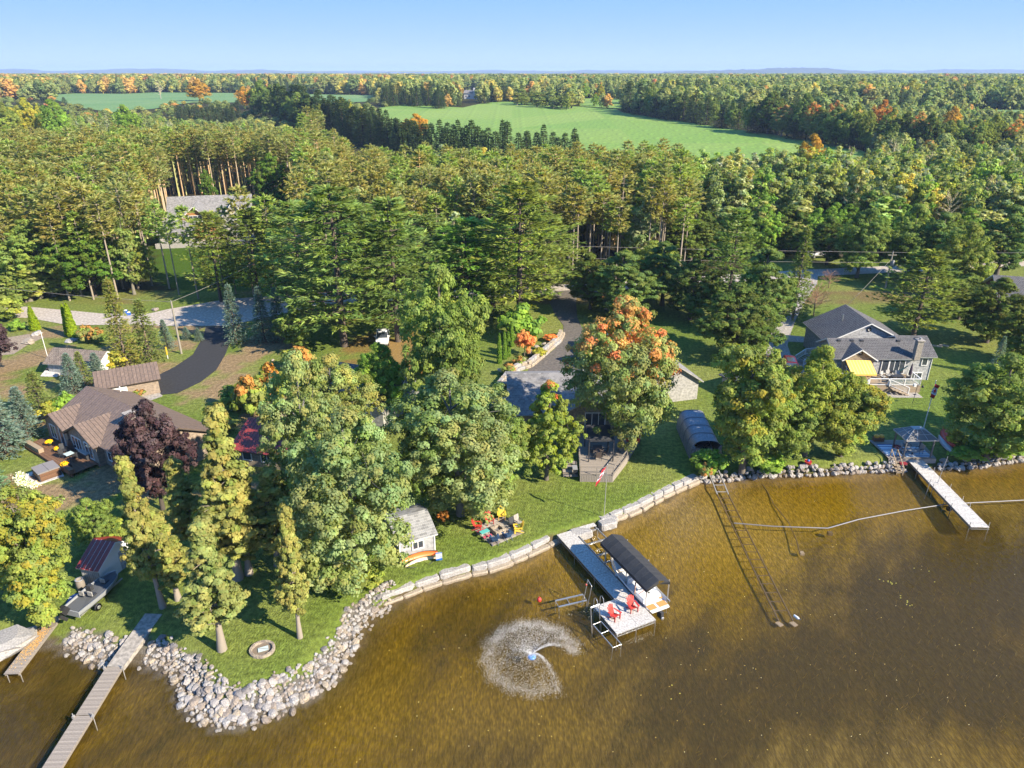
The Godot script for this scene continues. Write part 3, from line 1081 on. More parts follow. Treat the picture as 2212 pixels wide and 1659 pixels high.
func far_woods() -> void:
	var r := RandomNumberGenerator.new()
	r.seed = 99
	var where := [[], [], [], []]
	var cols := [[], [], [], []]
	var dark := []
	var s := 300.0
	while s < 11000.0:
		var step := 7.0 if s < 600.0 else 8.5 if s < 1100.0 else 13.0 if s < 2200.0 else 24.0 if s < 4500.0 else 55.0
		var x := -0.78 * s - 20.0
		while x < 0.78 * s + 20.0:
			var p := Vector3(x + r.randf_range(-0.55, 0.55) * step, 0, -s + r.randf_range(-0.55, 0.55) * step)
			x += step
			p.y = rise(-p.z)
			var q := seen(p)
			if s < 470.0 and not (q.y < 268 or q.y < 250 + q.x * 0.09 or (q.x > 1800 and q.y < 330)):
				continue
			if s < 470.0 and q.x > 660 and q.x < 1840:
				continue
			var clear := false
			for f in fields:
				if inside(p.x, p.z, f):
					clear = true
					break
			if clear or (s > 1600.0 and nz.get_noise_2d(p.x * 0.012, p.z * 0.006) > 0.2):
				continue
			# open yards round the houses beyond the field
			if (q.x > 992 and q.x < 1040 and q.y > 196 and q.y < 236) or (q.x > 1335 and q.x < 1440 and q.y > 196 and q.y < 240 and r.randf() < 0.75):
				continue
			if q.x < 830.0 and q.y > 216.0 and q.y < 262.0 and r.randf() < 0.75: continue
			var h := r.randf_range(8.0, 18.0) * (1.0 if s < 2200.0 else 1.15)
			if s < 760.0 and q.x < 860.0 and q.y > 216.0: h *= 0.25
			if s < 520.0 and q.x > 1840.0: h *= 0.6
			var wide := h * r.randf_range(0.30, 0.42) * (2.0 if h < 6.0 else 1.0) * (1.0 if s < 1100 else 1.35 if s < 2200 else 2.1 if s < 4500 else 4.4)
			if nz.get_noise_2d(p.x * 0.25, p.z * 0.25) > 0.22 and s < 1800.0 and r.randf() < 0.6:
				dark.append(Transform3D(Basis(Vector3.UP, r.randf() * TAU).scaled_local(Vector3(1.0, h / 13.0, 1.0) * 1.05), p))
				continue
			var k := r.randi() % 4
			where[k].append(Transform3D(Basis(Vector3.UP, r.randf() * TAU).scaled_local(Vector3(wide / 5.0, h / 15.0, wide / 5.0)), p))
			cols[k].append(shade(r, far_colour(q.x, q.y, r), 0.2))
		s += step
	for k in 4:
		scatter_mesh("distant_forest", merged(plants["far%d" % k], Color(0.8, 0.7, 0.55)), "plain", where[k], cols[k])
	plants["whole_dark_spruce0"] = merged(plants["dark_spruce0"], Color(0.1, 0.08, 0.06))
	scatter_mesh("spruce_forest", plants["whole_dark_spruce0"], "plain", dark)

func near_trees() -> void:
	# [kind, foot u, foot v, top v, half width, tint, name, label]
	for t in [
		["bright0", 112, 1350, 1058, 118, "plain", "maple_tree", "broad yellow-green tree at the water's edge beside the old ramp"],
		["maple0", -40, 1300, 1090, 80, "fresh", "maple_tree", "green tree cut by the frame's edge behind the broad yellow-green tree"],
		["maple1", 215, 1190, 1075, 48, "plain", "bush_tree", "low dark green bushy tree beside the red-roofed boathouse"],
		["cedar0", 352, 1312, 985, 50, "olive", "cedar_tree", "tall narrow bronze cedar between the purple maple and the boathouse"],
		["cedar1", 385, 1295, 1110, 52, "olive", "cedar_tree", "bronze cedar crowding the boathouse on its lake side"],
		["cedar0", 480, 1403, 1115, 72, "plain", "cedar_tree", "yellow-green cedar with leaning pale trunk nearest the rocky point"],
		["cedar1", 648, 1377, 1095, 44, "olive", "cedar_tree", "slim bronze cedar standing alone beside the stone fire ring"],
		["cedar0", 515, 1250, 880, 78, "olive", "cedar_tree", "tallest bronze cedar with thick white trunk in the middle of the point"],
		["cedar1", 538, 1240, 1030, 60, "olive", "cedar_tree", "olive cedar with thin pale trunk next to the tallest bronze cedar"],
		["cedar0", 600, 1220, 1010, 58, "olive", "cedar_tree", "bronze cedar in front of the red metal roof"],
		["cedar1", 430, 1210, 985, 52, "olive", "cedar_tree", "olive bronze cedar just behind the purple maple on its lake side"],
		["purple", 352, 1100, 862, 78, "plain", "purple_maple", "dark purple-leaved maple beside the brown metal-roofed house"],
		["purple", -22, 815, 668, 62, "plain", "purple_maple", "dark purple maple cut by the frame's edge near the gravel parking"],
		["silver0", 690, 1130, 752, 106, "plain", "silver_maple", "tall grey-green maple rising over the red metal roof"],
		["silver1", 775, 1268, 885, 150, "plain", "silver_maple", "largest grey-green maple spreading beside the grey boathouse"],
		["silver0", 650, 1160, 985, 75, "olive", "silver_maple", "olive-grey maple low between the cedars and the largest maple"],
		["silver1", 725, 1010, 760, 96, "gold", "silver_maple", "thinning buff-coloured maple above the dirt patch"],
		["maple0", 832, 905, 740, 60, "fresh", "maple_tree", "small fresh green maple below the white pickup truck"],
		["maple1", 965, 915, 568, 100, "plain", "maple_tree", "tall dark green maple in the middle of the picture"],
		["silver1", 995, 1112, 795, 142, "plain", "maple_tree", "wide grey-olive maple above the circle of lawn chairs"],
		["maple0", 935, 1100, 850, 75, "plain", "maple_tree", "green maple with straight trunk behind the grey boathouse"],
		["round_maple", 1180, 1036, 818, 63, "plain", "round_maple", "egg-shaped yellow-green maple with reddening top beside the wooden deck"],
		["oak", 1342, 985, 640, 122, "plain", "oak_tree", "big turning maple with orange and red crown growing through the deck"],
		["bright1", 1602, 1020, 735, 112, "plain", "maple_tree", "bright lime-green maple overhanging the arched boat shelter"],
		["maple1", 1738, 985, 745, 88, "gold", "maple_tree", "maple with a tall thin leader in front of the grey cottage"],
		["bright0", 1815, 985, 815, 92, "plain", "maple_tree", "spreading olive-green maple beside the striped-rug deck"],
		["maple0", 2130, 990, 765, 112, "plain", "maple_tree", "dense rounded tree beside the red canoes"],
		["bright1", 2235, 960, 770, 80, "plain", "maple_tree", "yellow-olive tree cut by the frame's edge beyond the canoes"],
		["pine0", 1972, 728, 538, 80, "gold", "white_pine", "sunlit layered white pine beside the grey cottage"],
		["pine0", 744, 748, 398, 128, "plain", "white_pine", "broadest white pine with layered boughs behind the pickup truck"],
		["pine1", 860, 738, 425, 100, "plain", "white_pine", "white pine with a bare lower trunk right of the pickup truck"],
		["pine0", 1122, 700, 388, 108, "gold", "white_pine", "tall layered white pine beside the stone driveway"],
		["pine1", 1010, 690, 470, 92, "fresh", "white_pine", "paler white pine behind the tall dark green maple"],
		["pine1", 660, 690, 432, 84, "plain", "white_pine", "white pine at the road behind the blue spruces"],
		["pine0", 925, 668, 462, 88, "plain", "white_pine", "white pine at the road left of the stone driveway's hedge bush"],
		["pine1", 800, 672, 450, 84, "olive", "white_pine", "white pine at the road between the two pines by the truck"],
		["pine0", 1065, 664, 470, 84, "fresh", "white_pine", "white pine at the road left of the tall one by the driveway"],
		["pine1", 1185, 640, 468, 70, "olive", "white_pine", "white pine just left of the stone driveway's road end"],
		["maple1", 95, 640, 470, 76, "plain", "maple_tree", "full dark leafy tree across the gravel road behind the lone cypress"],
		["dark_maple", 205, 640, 478, 72, "fresh", "maple_tree", "leafy tree across the gravel road behind the twin cypress"],
		["maple0", 300, 625, 495, 46, "gold", "maple_tree", "yellowing leafy tree left of the bare plantation trunks"],
		["pine1", 478, 652, 455, 56, "gold", "pine_tree", "bushy bronze pine right of the bare plantation trunks"],
		["pine0", 560, 646, 448, 60, "gold", "pine_tree", "bushy bronze pine behind the middle blue spruce"],
		["pine1", 620, 640, 450, 56, "olive", "pine_tree", "bushy olive pine behind the hindmost blue spruce"],
		["maple0", 1075, 1060, 868, 82, "plain", "maple_tree", "grey-green maple between the hidden roof and the round maple"],
		["maple1", 1665, 1000, 812, 80, "plain", "maple_tree", "lime-green maple filling between the shelter tree and the leader maple"],
		["locust", 2010, 610, 455, 60, "plain", "locust_tree", "tree between the utility pole and the brick house"],
		["dark_maple", 1785, 572, 468, 48, "deep", "maple_tree", "dark tree over the white van at the road"],
		["maple1", 1400, 640, 520, 60, "olive", "maple_tree", "olive tree just right of the driveway's road end"],
		["locust", 1345, 690, 540, 74, "plain", "maple_tree", "dense green tree under the wires beside the stone driveway"],
		["dark_maple", 1275, 668, 545, 52, "olive", "maple_tree", "yellowing tree left of the wires at the road"],
		["locust", 1430, 660, 520, 62, "deep", "maple_tree", "shaded tree right of the wires at the road"],
		["pine1", 1568, 690, 448, 62, "deep", "white_pine", "dark spire-topped pine behind the dark round maple"],
		["dark_maple", 1590, 775, 612, 88, "plain", "dark_maple", "dark round maple beside the cottage driveway"],
		["locust", 1640, 725, 530, 66, "plain", "locust_tree", "feathery bluish-green tree behind the dark round maple"],
		["green_spruce0", 1712, 690, 485, 36, "deep", "spruce_tree", "slender dark columnar tree at the cottage driveway's bend"],
		["dark_maple", 1490, 690, 560, 60, "plain", "dark_maple", "shady green tree between the two driveways"],
		["maple0", 1850, 600, 450, 62, "deep", "maple_tree", "dark shade tree on the lawn behind the cottage"],
		["maple1", 1955, 600, 440, 58, "plain", "maple_tree", "green tree left of the utility pole"],
		["maple0", 2065, 640, 480, 62, "olive", "maple_tree", "tree with a touch of orange behind the cedar thicket"],
		["locust", 2150, 600, 440, 60, "plain", "locust_tree", "tall green tree at the right edge above the brick house"],
		["dark_maple", 2130, 740, 600, 70, "olive", "cedar_thicket", "dense rounded cedar thicket beside the cottage lawn"],
		["dark_maple", 2200, 790, 655, 62, "gold", "cedar_thicket", "golden-topped end of the cedar thicket under the brick house"],
		["dark_maple", 2070, 690, 590, 48, "plain", "cedar_thicket", "cedar thicket directly behind the sunlit white pine"],
		["spruce0", 2147, 810, 725, 17, "plain", "spruce_tree", "small pale blue spruce poking out of the thicket"],
		["spruce0", 512, 742, 612, 27, "deep", "blue_spruce", "front blue spruce of the row beside the black driveway"],
		["spruce1", 572, 738, 618, 27, "deep", "blue_spruce", "middle blue spruce of the row beside the black driveway"],
		["spruce0", 606, 735, 620, 24, "deep", "blue_spruce", "hindmost blue spruce of the row beside the black driveway"],
		["maple1", 640, 755, 660, 40, "deep", "maple_tree", "dark green bush tree right of the blue spruces"],
		["green_spruce0", 275, 792, 598, 36, "gold", "spruce_tree", "half-dead spruce with long bare trunk above the metal garage"],
		["green_spruce1", 325, 776, 645, 36, "plain", "spruce_tree", "dense green spruce beside the leaning utility pole"],
		["spruce1", 362, 752, 690, 18, "plain", "blue_spruce", "small pale blue spruce left of the leaning utility pole"],
		["spruce0", 404, 732, 706, 12, "plain", "blue_spruce", "dwarf blue spruce by the driveway entrance, nearer the pole"],
		["spruce1", 430, 736, 708, 11, "plain", "blue_spruce", "dwarf blue spruce by the driveway entrance, touching the asphalt"],
		["spruce0", 163, 850, 762, 28, "plain", "blue_spruce", "blue spruce in front of the tan-roofed shed"],
		["green_spruce0", 185, 835, 758, 22, "plain", "spruce_tree", "olive spruce between two blue spruces at the tan-roofed shed"],
		["spruce1", 215, 822, 762, 24, "plain", "blue_spruce", "silvery blue spruce under the white gable of the shed"],
		["spruce0", 15, 978, 838, 50, "plain", "blue_spruce", "largest pale blue spruce at the left edge"],
		["spruce1", 62, 945, 835, 36, "plain", "blue_spruce", "pale blue spruce just behind the largest one"],
		["green_spruce1", 95, 905, 800, 34, "plain", "spruce_tree", "dark green spruce left of the brown metal-roofed house"],
		["spruce1", -20, 1060, 930, 40, "fresh", "spruce_tree", "green spruce mostly out of frame above the yellow-green tree"],
	]:
		grow(t[0], t[1], t[2], t[3], t[4], t[5], t[6], t[7])
	# shrubs and small trees of the gardens
	for t in [
		["shrub0", 250, 800, 760, 26, "yellow", "shrub", "yellow-green shrub left of the bare spruce trunk"],
		["shrub1", 290, 775, 733, 26, "fresh", "shrub", "bright shrub right of the bare spruce trunk"],
		["gold_shrub0", 188, 738, 704, 18, "plain", "shrub", "bronze shrub beside the twin column cypress"],
		["gold_shrub1", 215, 742, 708, 18, "deep", "shrub", "dark bronze shrub at the foot of the half-dead spruce"],
		["shrub0", 42, 712, 690, 15, "fresh", "shrub", "round green shrub left of the lone column cypress"],
		["shrub1", 20, 690, 640, 36, "olive", "shrub", "straggly bush at the road's left end"],
		["shrub0", 115, 908, 868, 24, "yellow", "shrub", "yellow-green shrub under the dark green spruce"],
		["shrub1", 150, 900, 850, 24, "fresh", "shrub", "light green shrub against the brown house's back corner"],
		["gold_shrub0", 300, 858, 842, 13, "plain", "hydrangea", "pale pink-flowered hydrangea on the concrete pad"],
		["gold_shrub1", 545, 900, 815, 38, "olive", "shrub", "large bronze-green shrub on the dry lawn"],
		["shrub0", 505, 880, 835, 28, "deep", "shrub", "dark shrub left of the large bronze-green one"],
		["gold_shrub0", 590, 870, 790, 36, "gold", "shrub", "golden shrub above the dirt patch"],
		["gold_shrub1", 650, 800, 750, 34, "olive", "shrub", "bronze shrub between the driveway lawn and the maples"],
		["gold_shrub0", 480, 935, 900, 26, "gold", "shrub", "gold shrub behind the purple maple"],
		["japanese", 1133, 770, 713, 22, "plain", "japanese_maple", "taller orange dwarf maple in the rock garden"],
		["japanese", 1190, 738, 722, 15, "gold", "japanese_maple", "smaller orange dwarf maple by the driveway's edge"],
		["gold_shrub0", 1122, 790, 770, 15, "plain", "shrub", "orange shrub low in the rock garden"],
		["gold_shrub1", 1098, 810, 785, 14, "plain", "shrub", "rusty shrub next to the house roof"],
		["shrub1", 1163, 770, 752, 15, "yellow", "shrub", "yellow hosta clump on the rock garden"],
		["shrub0", 1130, 730, 660, 42, "fresh", "shrub", "bright hedge bush under the layered pine"],
		["gold_shrub0", 905, 835, 800, 34, "plain", "shrub", "dry pinkish bush beside the dark hidden roof"],
		["bare_pink", 1757, 683, 620, 36, "plain", "crabapple_tree", "small bare reddish crabapple on the cottage lawn"],
		["bare_pink", 1790, 622, 590, 26, "plain", "crabapple_tree", "bare reddish shrub-tree at the road entrance"],
		["shrub1", 1530, 1020, 975, 34, "fresh", "shrub", "weedy green growth at the shelter's mouth"],
		["gold_shrub1", 1522, 1030, 1000, 15, "plain", "shrub", "dry grass clump at the end of the stone wall"],
		["shrub0", 2055, 965, 930, 20, "yellow", "shrub", "yellowing bush right of the red canoes"],
		["shrub1", 2150, 985, 940, 48, "fresh", "shrub", "pale green bushes on the right shore"],
		["shrub0", 2090, 995, 972, 30, "fresh", "shrub", "low weeds right of the gazebo"],
		["shrub0", 955, 1128, 1098, 12, "rust", "burning_bush", "small red bush beside the grey boathouse"],
		["shrub1", 800, 1262, 1225, 36, "olive", "shrub", "pale weedy shrub below the grey boathouse"],
		["shrub1", 1660, 1015, 985, 34, "fresh", "shrub", "shore weeds under the lime-green maple"],
		["gold_shrub0", 1300, 655, 640, 14, "olive", "shrub", "planted bed beside the driveway entrance"],
		["shrub0", 750, 1235, 1180, 44, "fresh", "shrub", "green thicket at the foot of the largest maple"],
		["shrub1", 690, 1255, 1215, 30, "deep", "shrub", "shaded thicket left of the largest maple"],
		["shrub0", 250, 1180, 1120, 36, "olive", "shrub", "olive bush above the red-roofed boathouse"],
	]:
		grow(t[0], t[1], t[2], t[3], t[4], t[5], t[6], t[7], "shrub" if t[6] != "japanese_maple" and t[6] != "crabapple_tree" else "tree")
	for t in [[77, 713, 662, 12.5, "lone column cypress by the gravel road"], [150, 724, 657, 10, "left half of the twin column cypress"], [160, 728, 655, 12.5, "right half of the twin column cypress"]]:
		grow("cypress", t[0], t[1], t[2], t[3], "plain", "cypress_tree", t[4], "tree", "column cypresses by the gravel road")
	var spots := [[1079, 785, 720], [1090, 776, 716], [1098, 770, 716], [1105, 748, 694], [1111, 740, 688], [1117, 733, 684]]
	for k in 6:
		grow("thuja", spots[k][0], spots[k][1], spots[k][2], 6.5, "plain", "column_cedar", ["nearest slim column cedar beside the rock garden", "second slim column cedar beside the rock garden", "third slim column cedar, last of the near trio", "fourth slim column cedar, first of the far trio", "fifth slim column cedar, in the far trio's middle", "farthest slim column cedar beside the driveway lawn"][k], "tree", "slim column cedars beside the driveway lawn")
	# single trees that stand out along the fields
	for t in [
		["maple0", 432, 219, 172, 26, "orange", "maple_tree", "orange maple alone on the field's edge at left"],
		["maple1", 530, 232, 186, 17, "orange", "maple_tree", "orange-red maple of the roadside pair"],
		["dark_maple", 550, 236, 190, 16, "rust", "maple_tree", "crimson maple of the roadside pair"],
		["bare_grey", 348, 214, 178, 12, "plain", "bare_tree", "pale bare tree standing in the field hedge"],
		["bare_grey", 600, 220, 192, 15, "plain", "bare_tree", "grey bare tree beside the crimson maple"],
		["maple1", 900, 300, 245, 30, "orange", "maple_tree", "apricot tree behind the dark spruce row"],
		["round_maple", 1296, 222, 178, 9, "yellow", "maple_tree", "narrow golden tree on the distant lawn"],
		["round_maple", 1285, 230, 200, 9, "fresh", "maple_tree", "small green tree in front of the golden one"],
		["round_maple", 1262, 214, 176, 11, "fresh", "maple_tree", "bright green tree beyond the big field"],
		["maple0", 1742, 415, 290, 38, "orange", "maple_tree", "golden-orange maple at the wood's edge by the big field"],
		["maple0", 2048, 300, 230, 20, "orange", "maple_tree", "orange tree in the right-hand hedgerow"],
		["maple1", 1855, 232, 168, 22, "yellow", "maple_tree", "yellow tree rising over the right-hand hedgerow"],
		["maple0", 1960, 235, 172, 22, "yellow", "maple_tree", "broad yellowing tree in the far right wood"],
		["maple1", 1895, 310, 215, 28, "rust", "maple_tree", "rust-brown oak in the right-hand hedgerow"],
		["maple1", 75, 320, 210, 32, "yellow", "maple_tree", "yellow-green tree at the far left wood"],
		["maple0", 135, 325, 215, 34, "fresh", "maple_tree", "dark green round tree at the far left wood"],
		["maple1", 745, 285, 212, 24, "yellow", "maple_tree", "yellow tree left of the dark spruces"],
		["maple0", 30, 330, 222, 34, "olive", "maple_tree", "olive tree at the far left edge of the wood"],
		["maple1", 285, 322, 225, 28, "fresh", "maple_tree", "full green tree below the left field"],
		["dark_maple", 600, 470, 330, 42, "fresh", "maple_tree", "leafy green tree among the plantation trunks behind the lodge"],
		["dark_maple", 455, 440, 365, 18, "fresh", "maple_tree", "small leafy tree among the plantation trunks"],
		["bright0", 1610, 500, 370, 30, "yellow", "birch_tree", "lime-yellow birch in the wood behind the cottage"],
		["maple1", 1405, 250, 200, 18, "deep", "maple_tree", "dark purple tree before the tan farmhouse"],
	]:
		grow(t[0], t[1], t[2], t[3], t[4], t[5], t[6], t[7])
	var r := RandomNumberGenerator.new()
	r.seed = 41
	# hedgerows of spruce and hardwood round the big field: [foot line, how many, rows of height, label]
	for h in [
		[[[600, 262], [700, 285], [790, 312], [900, 338], [1050, 352], [1255, 364]], 70, 66, 94, 21, ["dark_spruce0", "dark_spruce1"], ["plain"], "in the row along the near edge of the big field", "dark spruces along the near field edge", "spruce_tree"],
		[[[1342, 240], [1500, 266], [1660, 290], [1830, 318], [2010, 345]], 46, 40, 74, 18, ["dark_spruce0", "dark_spruce1", "dark_spruce0", "maple0"], ["plain"], "in the spruce hedgerow right of the big field", "hedgerow trees right of the big field", "spruce_tree"],
		[[[1650, 288], [1750, 302], [1860, 322], [2060, 345], [2200, 345]], 34, 62, 100, 28, ["maple0", "dark_maple", "oak", "maple1", "locust"], ["plain", "olive", "deep", "gold"], "in the full leafy hedgerow right of the big field", "broadleaf hedgerow right of the big field", "maple_tree"],
		[[[825, 228], [880, 226], [950, 233], [990, 226]], 20, 38, 52, 12, ["dark_spruce0", "dark_spruce1"], ["plain"], "in the clump left of the white farmhouse", "spruces round the white farmhouse", "spruce_tree"],
		[[[1045, 222], [1075, 220], [1095, 221]], 5, 34, 42, 12, ["dark_spruce1"], ["plain"], "in the clump right of the white farmhouse", "spruces right of the white farmhouse", "spruce_tree"],
		[[[380, 268], [450, 270], [520, 268]], 30, 36, 46, 8, ["dark_spruce0", "dark_spruce1"], ["grey"], "in the young spruce block below the left field", "young spruces below the left field", "spruce_tree"],
		[[[1110, 226], [1180, 232], [1240, 236]], 16, 22, 40, 13, ["maple0", "poplar1", "poplar2"], ["olive", "plain", "gold"], "along the far edge of the big field", "trees along the far field edge", "maple_tree"],
		[[[560, 255], [620, 268], [700, 290]], 10, 66, 84, 26, ["maple0", "dark_maple", "maple1"], ["deep", "plain", "gold"], "in the shaded group left of the dark spruces", "shaded trees left of the spruce row", "maple_tree"],
		[[[1450, 575], [1560, 560], [1680, 552], [1800, 548], [1950, 556], [2110, 560], [2250, 555]], 26, 88, 130, 44, ["maple0", "dark_maple", "maple1", "locust", "poplar0"], ["plain", "fresh", "olive", "fresh"], "at the wood's front beyond the right-hand road", "trees at the front of the wood beyond the road", "maple_tree"],
		[[[660, 610], [800, 600], [1000, 596], [1200, 590]], 15, 80, 110, 38, ["maple0", "pine1", "locust", "red_pine0"], ["plain", "olive", "fresh"], "along the road's far side behind the white pines", "trees along the road behind the white pines", "forest_tree"],
		[[[0, 655], [60, 650], [120, 640]], 6, 60, 90, 40, ["maple1", "poplar2"], ["plain", "olive"], "in the leafy group at the plantation's left edge", "leafy trees at the plantation's edge", "maple_tree"],
	]:
		var line: Array = h[0]
		for k in h[1]:
			var f: float = (k + r.randf_range(0.1, 0.9)) / float(h[1]) * (line.size() - 1)
			var a := int(f)
			var u: float = lerpf(line[a][0], line[a + 1][0], f - a)
			var v: float = lerpf(line[a][1], line[a + 1][1], f - a) + r.randf_range(-3, 3)
			var kind: String = h[5][r.randi() % h[5].size()]
			var nth: String = str(k + 1) + ("th" if (k + 1) % 100 in [11, 12, 13] else ["th", "st", "nd", "rd", "th", "th", "th", "th", "th", "th"][(k + 1) % 10])
			var sort := "spruce" if kind.begins_with("dark_spruce") else "pine" if kind.contains("pine") else "poplar" if kind.begins_with("poplar") else "broadleaf tree"
			var label: String = "%s, %s from left %s" % [sort, nth, h[7]]
			grow(kind, u, v, v - r.randf_range(h[2], h[3]), h[4] * r.randf_range(0.8, 1.15), h[6][r.randi() % h[6].size()], sort.replace(" ", "_") if sort != "broadleaf tree" else "maple_tree", label, "tree", h[8])

# ------------------------------------------------------------------ building kit
# flat polygon pts cut into strips that run along dir; every strip a piece of its own, standing thick above the face
func panels(parent: Node, called: String, pts: Array, dir: Vector3, width: float, gap: float, thick: float, keys: Array, kind := "") -> void:
	var m: Vector3 = ((pts[2] - pts[0]) as Vector3).cross(pts[1] - pts[0]).normalized()
	var l := (dir - m * dir.dot(m)).normalized()
	var a := m.cross(l)
	var flat := PackedVector2Array()
	var lo := 1e9
	var hi := -1e9
	var lo2 := 1e9
	var hi2 := -1e9
	for p in pts:
		var q := Vector2((p - pts[0]).dot(a), (p - pts[0]).dot(l))
		flat.append(q)
		lo = minf(lo, q.x); hi = maxf(hi, q.x)
		lo2 = minf(lo2, q.y); hi2 = maxf(hi2, q.y)
	var k := 0
	var n := maxi(1, int(round((hi - lo) / width)))
	var w := (hi - lo) / n
	for j in n:
		var x := lo + j * w
		for piece in Geometry2D.intersect_polygons(flat, PackedVector2Array([Vector2(x + gap * 0.5, lo2), Vector2(x + w - gap * 0.5, lo2), Vector2(x + w - gap * 0.5, hi2), Vector2(x + gap * 0.5, hi2)])):
			var bottom := []
			var top := []
			for q in piece:
				var p: Vector3 = pts[0] + a * q.x + l * q.y
				bottom.append(p)
				top.append(p + m * thick)
			part(called, MB.new().solid(bottom, top), mats[keys[(j * 7 + k) % keys.size()]], parent, kind)
			k += 1

func slab(parent: Node, called: String, pts: Array, thick: float, key: String) -> MeshInstance3D:
	var m: Vector3 = ((pts[2] - pts[0]) as Vector3).cross(pts[1] - pts[0]).normalized()
	var low := []
	for p in pts:
		low.append(p - m * thick)
	return part(called, MB.new().solid(low, pts), mats[key], parent)

func shingles(parent: Node, pts: Array, down: Vector3, tone: Color, row := 0.28, tab := 0.34) -> void:
	var m: Vector3 = ((pts[2] - pts[0]) as Vector3).cross(pts[1] - pts[0]).normalized()
	var l := (down - m * down.dot(m)).normalized()
	var a := m.cross(l)
	var flat := PackedVector2Array()
	var lo := Vector2(1e9, 1e9)
	var hi := -lo
	for p in pts:
		var q := Vector2((p - pts[0]).dot(a), (p - pts[0]).dot(l))
		flat.append(q)
		lo = lo.min(q); hi = hi.max(q)
	var b := MB.new()
	var r := RandomNumberGenerator.new()
	r.seed = int(absf(lo.x + hi.y) * 1000)
	var y := lo.y
	var odd := 0.0
	while y < hi.y:
		var x := lo.x - odd * tab
		while x < hi.x:
			var t := Color(1, 1, 1) * (1.0 + r.randf_range(-0.28, 0.28))
			b.col = Color(tone.r * t.r, tone.g * t.r, tone.b * t.r)
			for piece in Geometry2D.intersect_polygons(flat, PackedVector2Array([Vector2(x, y), Vector2(x + tab - 0.012, y), Vector2(x + tab - 0.012, y + row), Vector2(x, y + row)])):
				var q := []
				for g in piece:
					q.append(pts[0] + a * g.x + l * g.y + m * (0.006 + 0.02 * (g.y - y) / row))
				for k in range(1, q.size() - 1):
					b.tri_out(q[0], q[k], q[k + 1], q[0] - m)
			x += tab
		y += row
		odd = 0.5 - odd
	part("shingles", b, mats["dull"], parent, "stuff")

# roof face: a deck with panels or shingles on it; pts counter to nothing in particular, the outside is found from up
func roof(parent: Node, pts: Array, down: Vector3, style: String, trim := "white") -> void:
	if ((pts[2] - pts[0]) as Vector3).cross(pts[1] - pts[0]).y < 0.0:
		pts.reverse()
	var s := slab(parent, "roof", pts, 0.14, trim)
	if style.begins_with("shingle"):
		var m: Vector3 = ((pts[2] - pts[0]) as Vector3).cross(pts[1] - pts[0]).normalized()
		var up := []
		for p in pts:
			up.append(p + m * 0.004)
		shingles(s, up, down, {"shingle": Color(0.32, 0.305, 0.295), "shingle_dark": Color(0.15, 0.142, 0.138), "shingle_light": Color(0.40, 0.40, 0.40), "shingle_tan": Color(0.25, 0.195, 0.155)}[style])
	else:
		panels(s, "roof_panel", pts, down, 0.42, 0.07, 0.035, [style + "0", style + "1", style + "2"])

# a gabled block: ridge along x (turned by the thing it belongs to); out: how far the roof stands out
func gable(o: Node, x0: float, x1: float, z0: float, z1: float, y0: float, eave: float, peak: float, along_x: bool, out: float, style: String, wall: String, trim := "white", faces := 3) -> void:
	var b := MB.new()
	var zm := (z0 + z1) * 0.5
	var xm := (x0 + x1) * 0.5
	if along_x:
		b.solid([Vector3(x0, y0, z0), Vector3(x0, y0, z1), Vector3(x0, eave, z1), Vector3(x0, peak - 0.1, zm), Vector3(x0, eave, z0)], [Vector3(x1, y0, z0), Vector3(x1, y0, z1), Vector3(x1, eave, z1), Vector3(x1, peak - 0.1, zm), Vector3(x1, eave, z0)])
	else:
		b.solid([Vector3(x0, y0, z0), Vector3(x1, y0, z0), Vector3(x1, eave, z0), Vector3(xm, peak - 0.1, z0), Vector3(x0, eave, z0)], [Vector3(x0, y0, z1), Vector3(x1, y0, z1), Vector3(x1, eave, z1), Vector3(xm, peak - 0.1, z1), Vector3(x0, eave, z1)])
	part("wall", b, mats[wall], o)
	var half := (z1 - z0) * 0.5 if along_x else (x1 - x0) * 0.5
	var drop := out * (peak - eave) / half
	var rise_y := 0.1
	if along_x:
		if faces & 1: roof(o, [Vector3(x0 - out, peak + rise_y, zm), Vector3(x1 + out, peak + rise_y, zm), Vector3(x1 + out, eave - drop + rise_y, z1 + out), Vector3(x0 - out, eave - drop + rise_y, z1 + out)], Vector3(0, -1, 1), style, trim)
		if faces & 2: roof(o, [Vector3(x0 - out, peak + rise_y, zm), Vector3(x1 + out, peak + rise_y, zm), Vector3(x1 + out, eave - drop + rise_y, z0 - out), Vector3(x0 - out, eave - drop + rise_y, z0 - out)], Vector3(0, -1, -1), style, trim)
	else:
		if faces & 1: roof(o, [Vector3(xm, peak + rise_y, z0 - out), Vector3(xm, peak + rise_y, z1 + out), Vector3(x1 + out, eave - drop + rise_y, z1 + out), Vector3(x1 + out, eave - drop + rise_y, z0 - out)], Vector3(1, -1, 0), style, trim)
		if faces & 2: roof(o, [Vector3(xm, peak + rise_y, z0 - out), Vector3(xm, peak + rise_y, z1 + out), Vector3(x0 - out, eave - drop + rise_y, z1 + out), Vector3(x0 - out, eave - drop + rise_y, z0 - out)], Vector3(-1, -1, 0), style, trim)

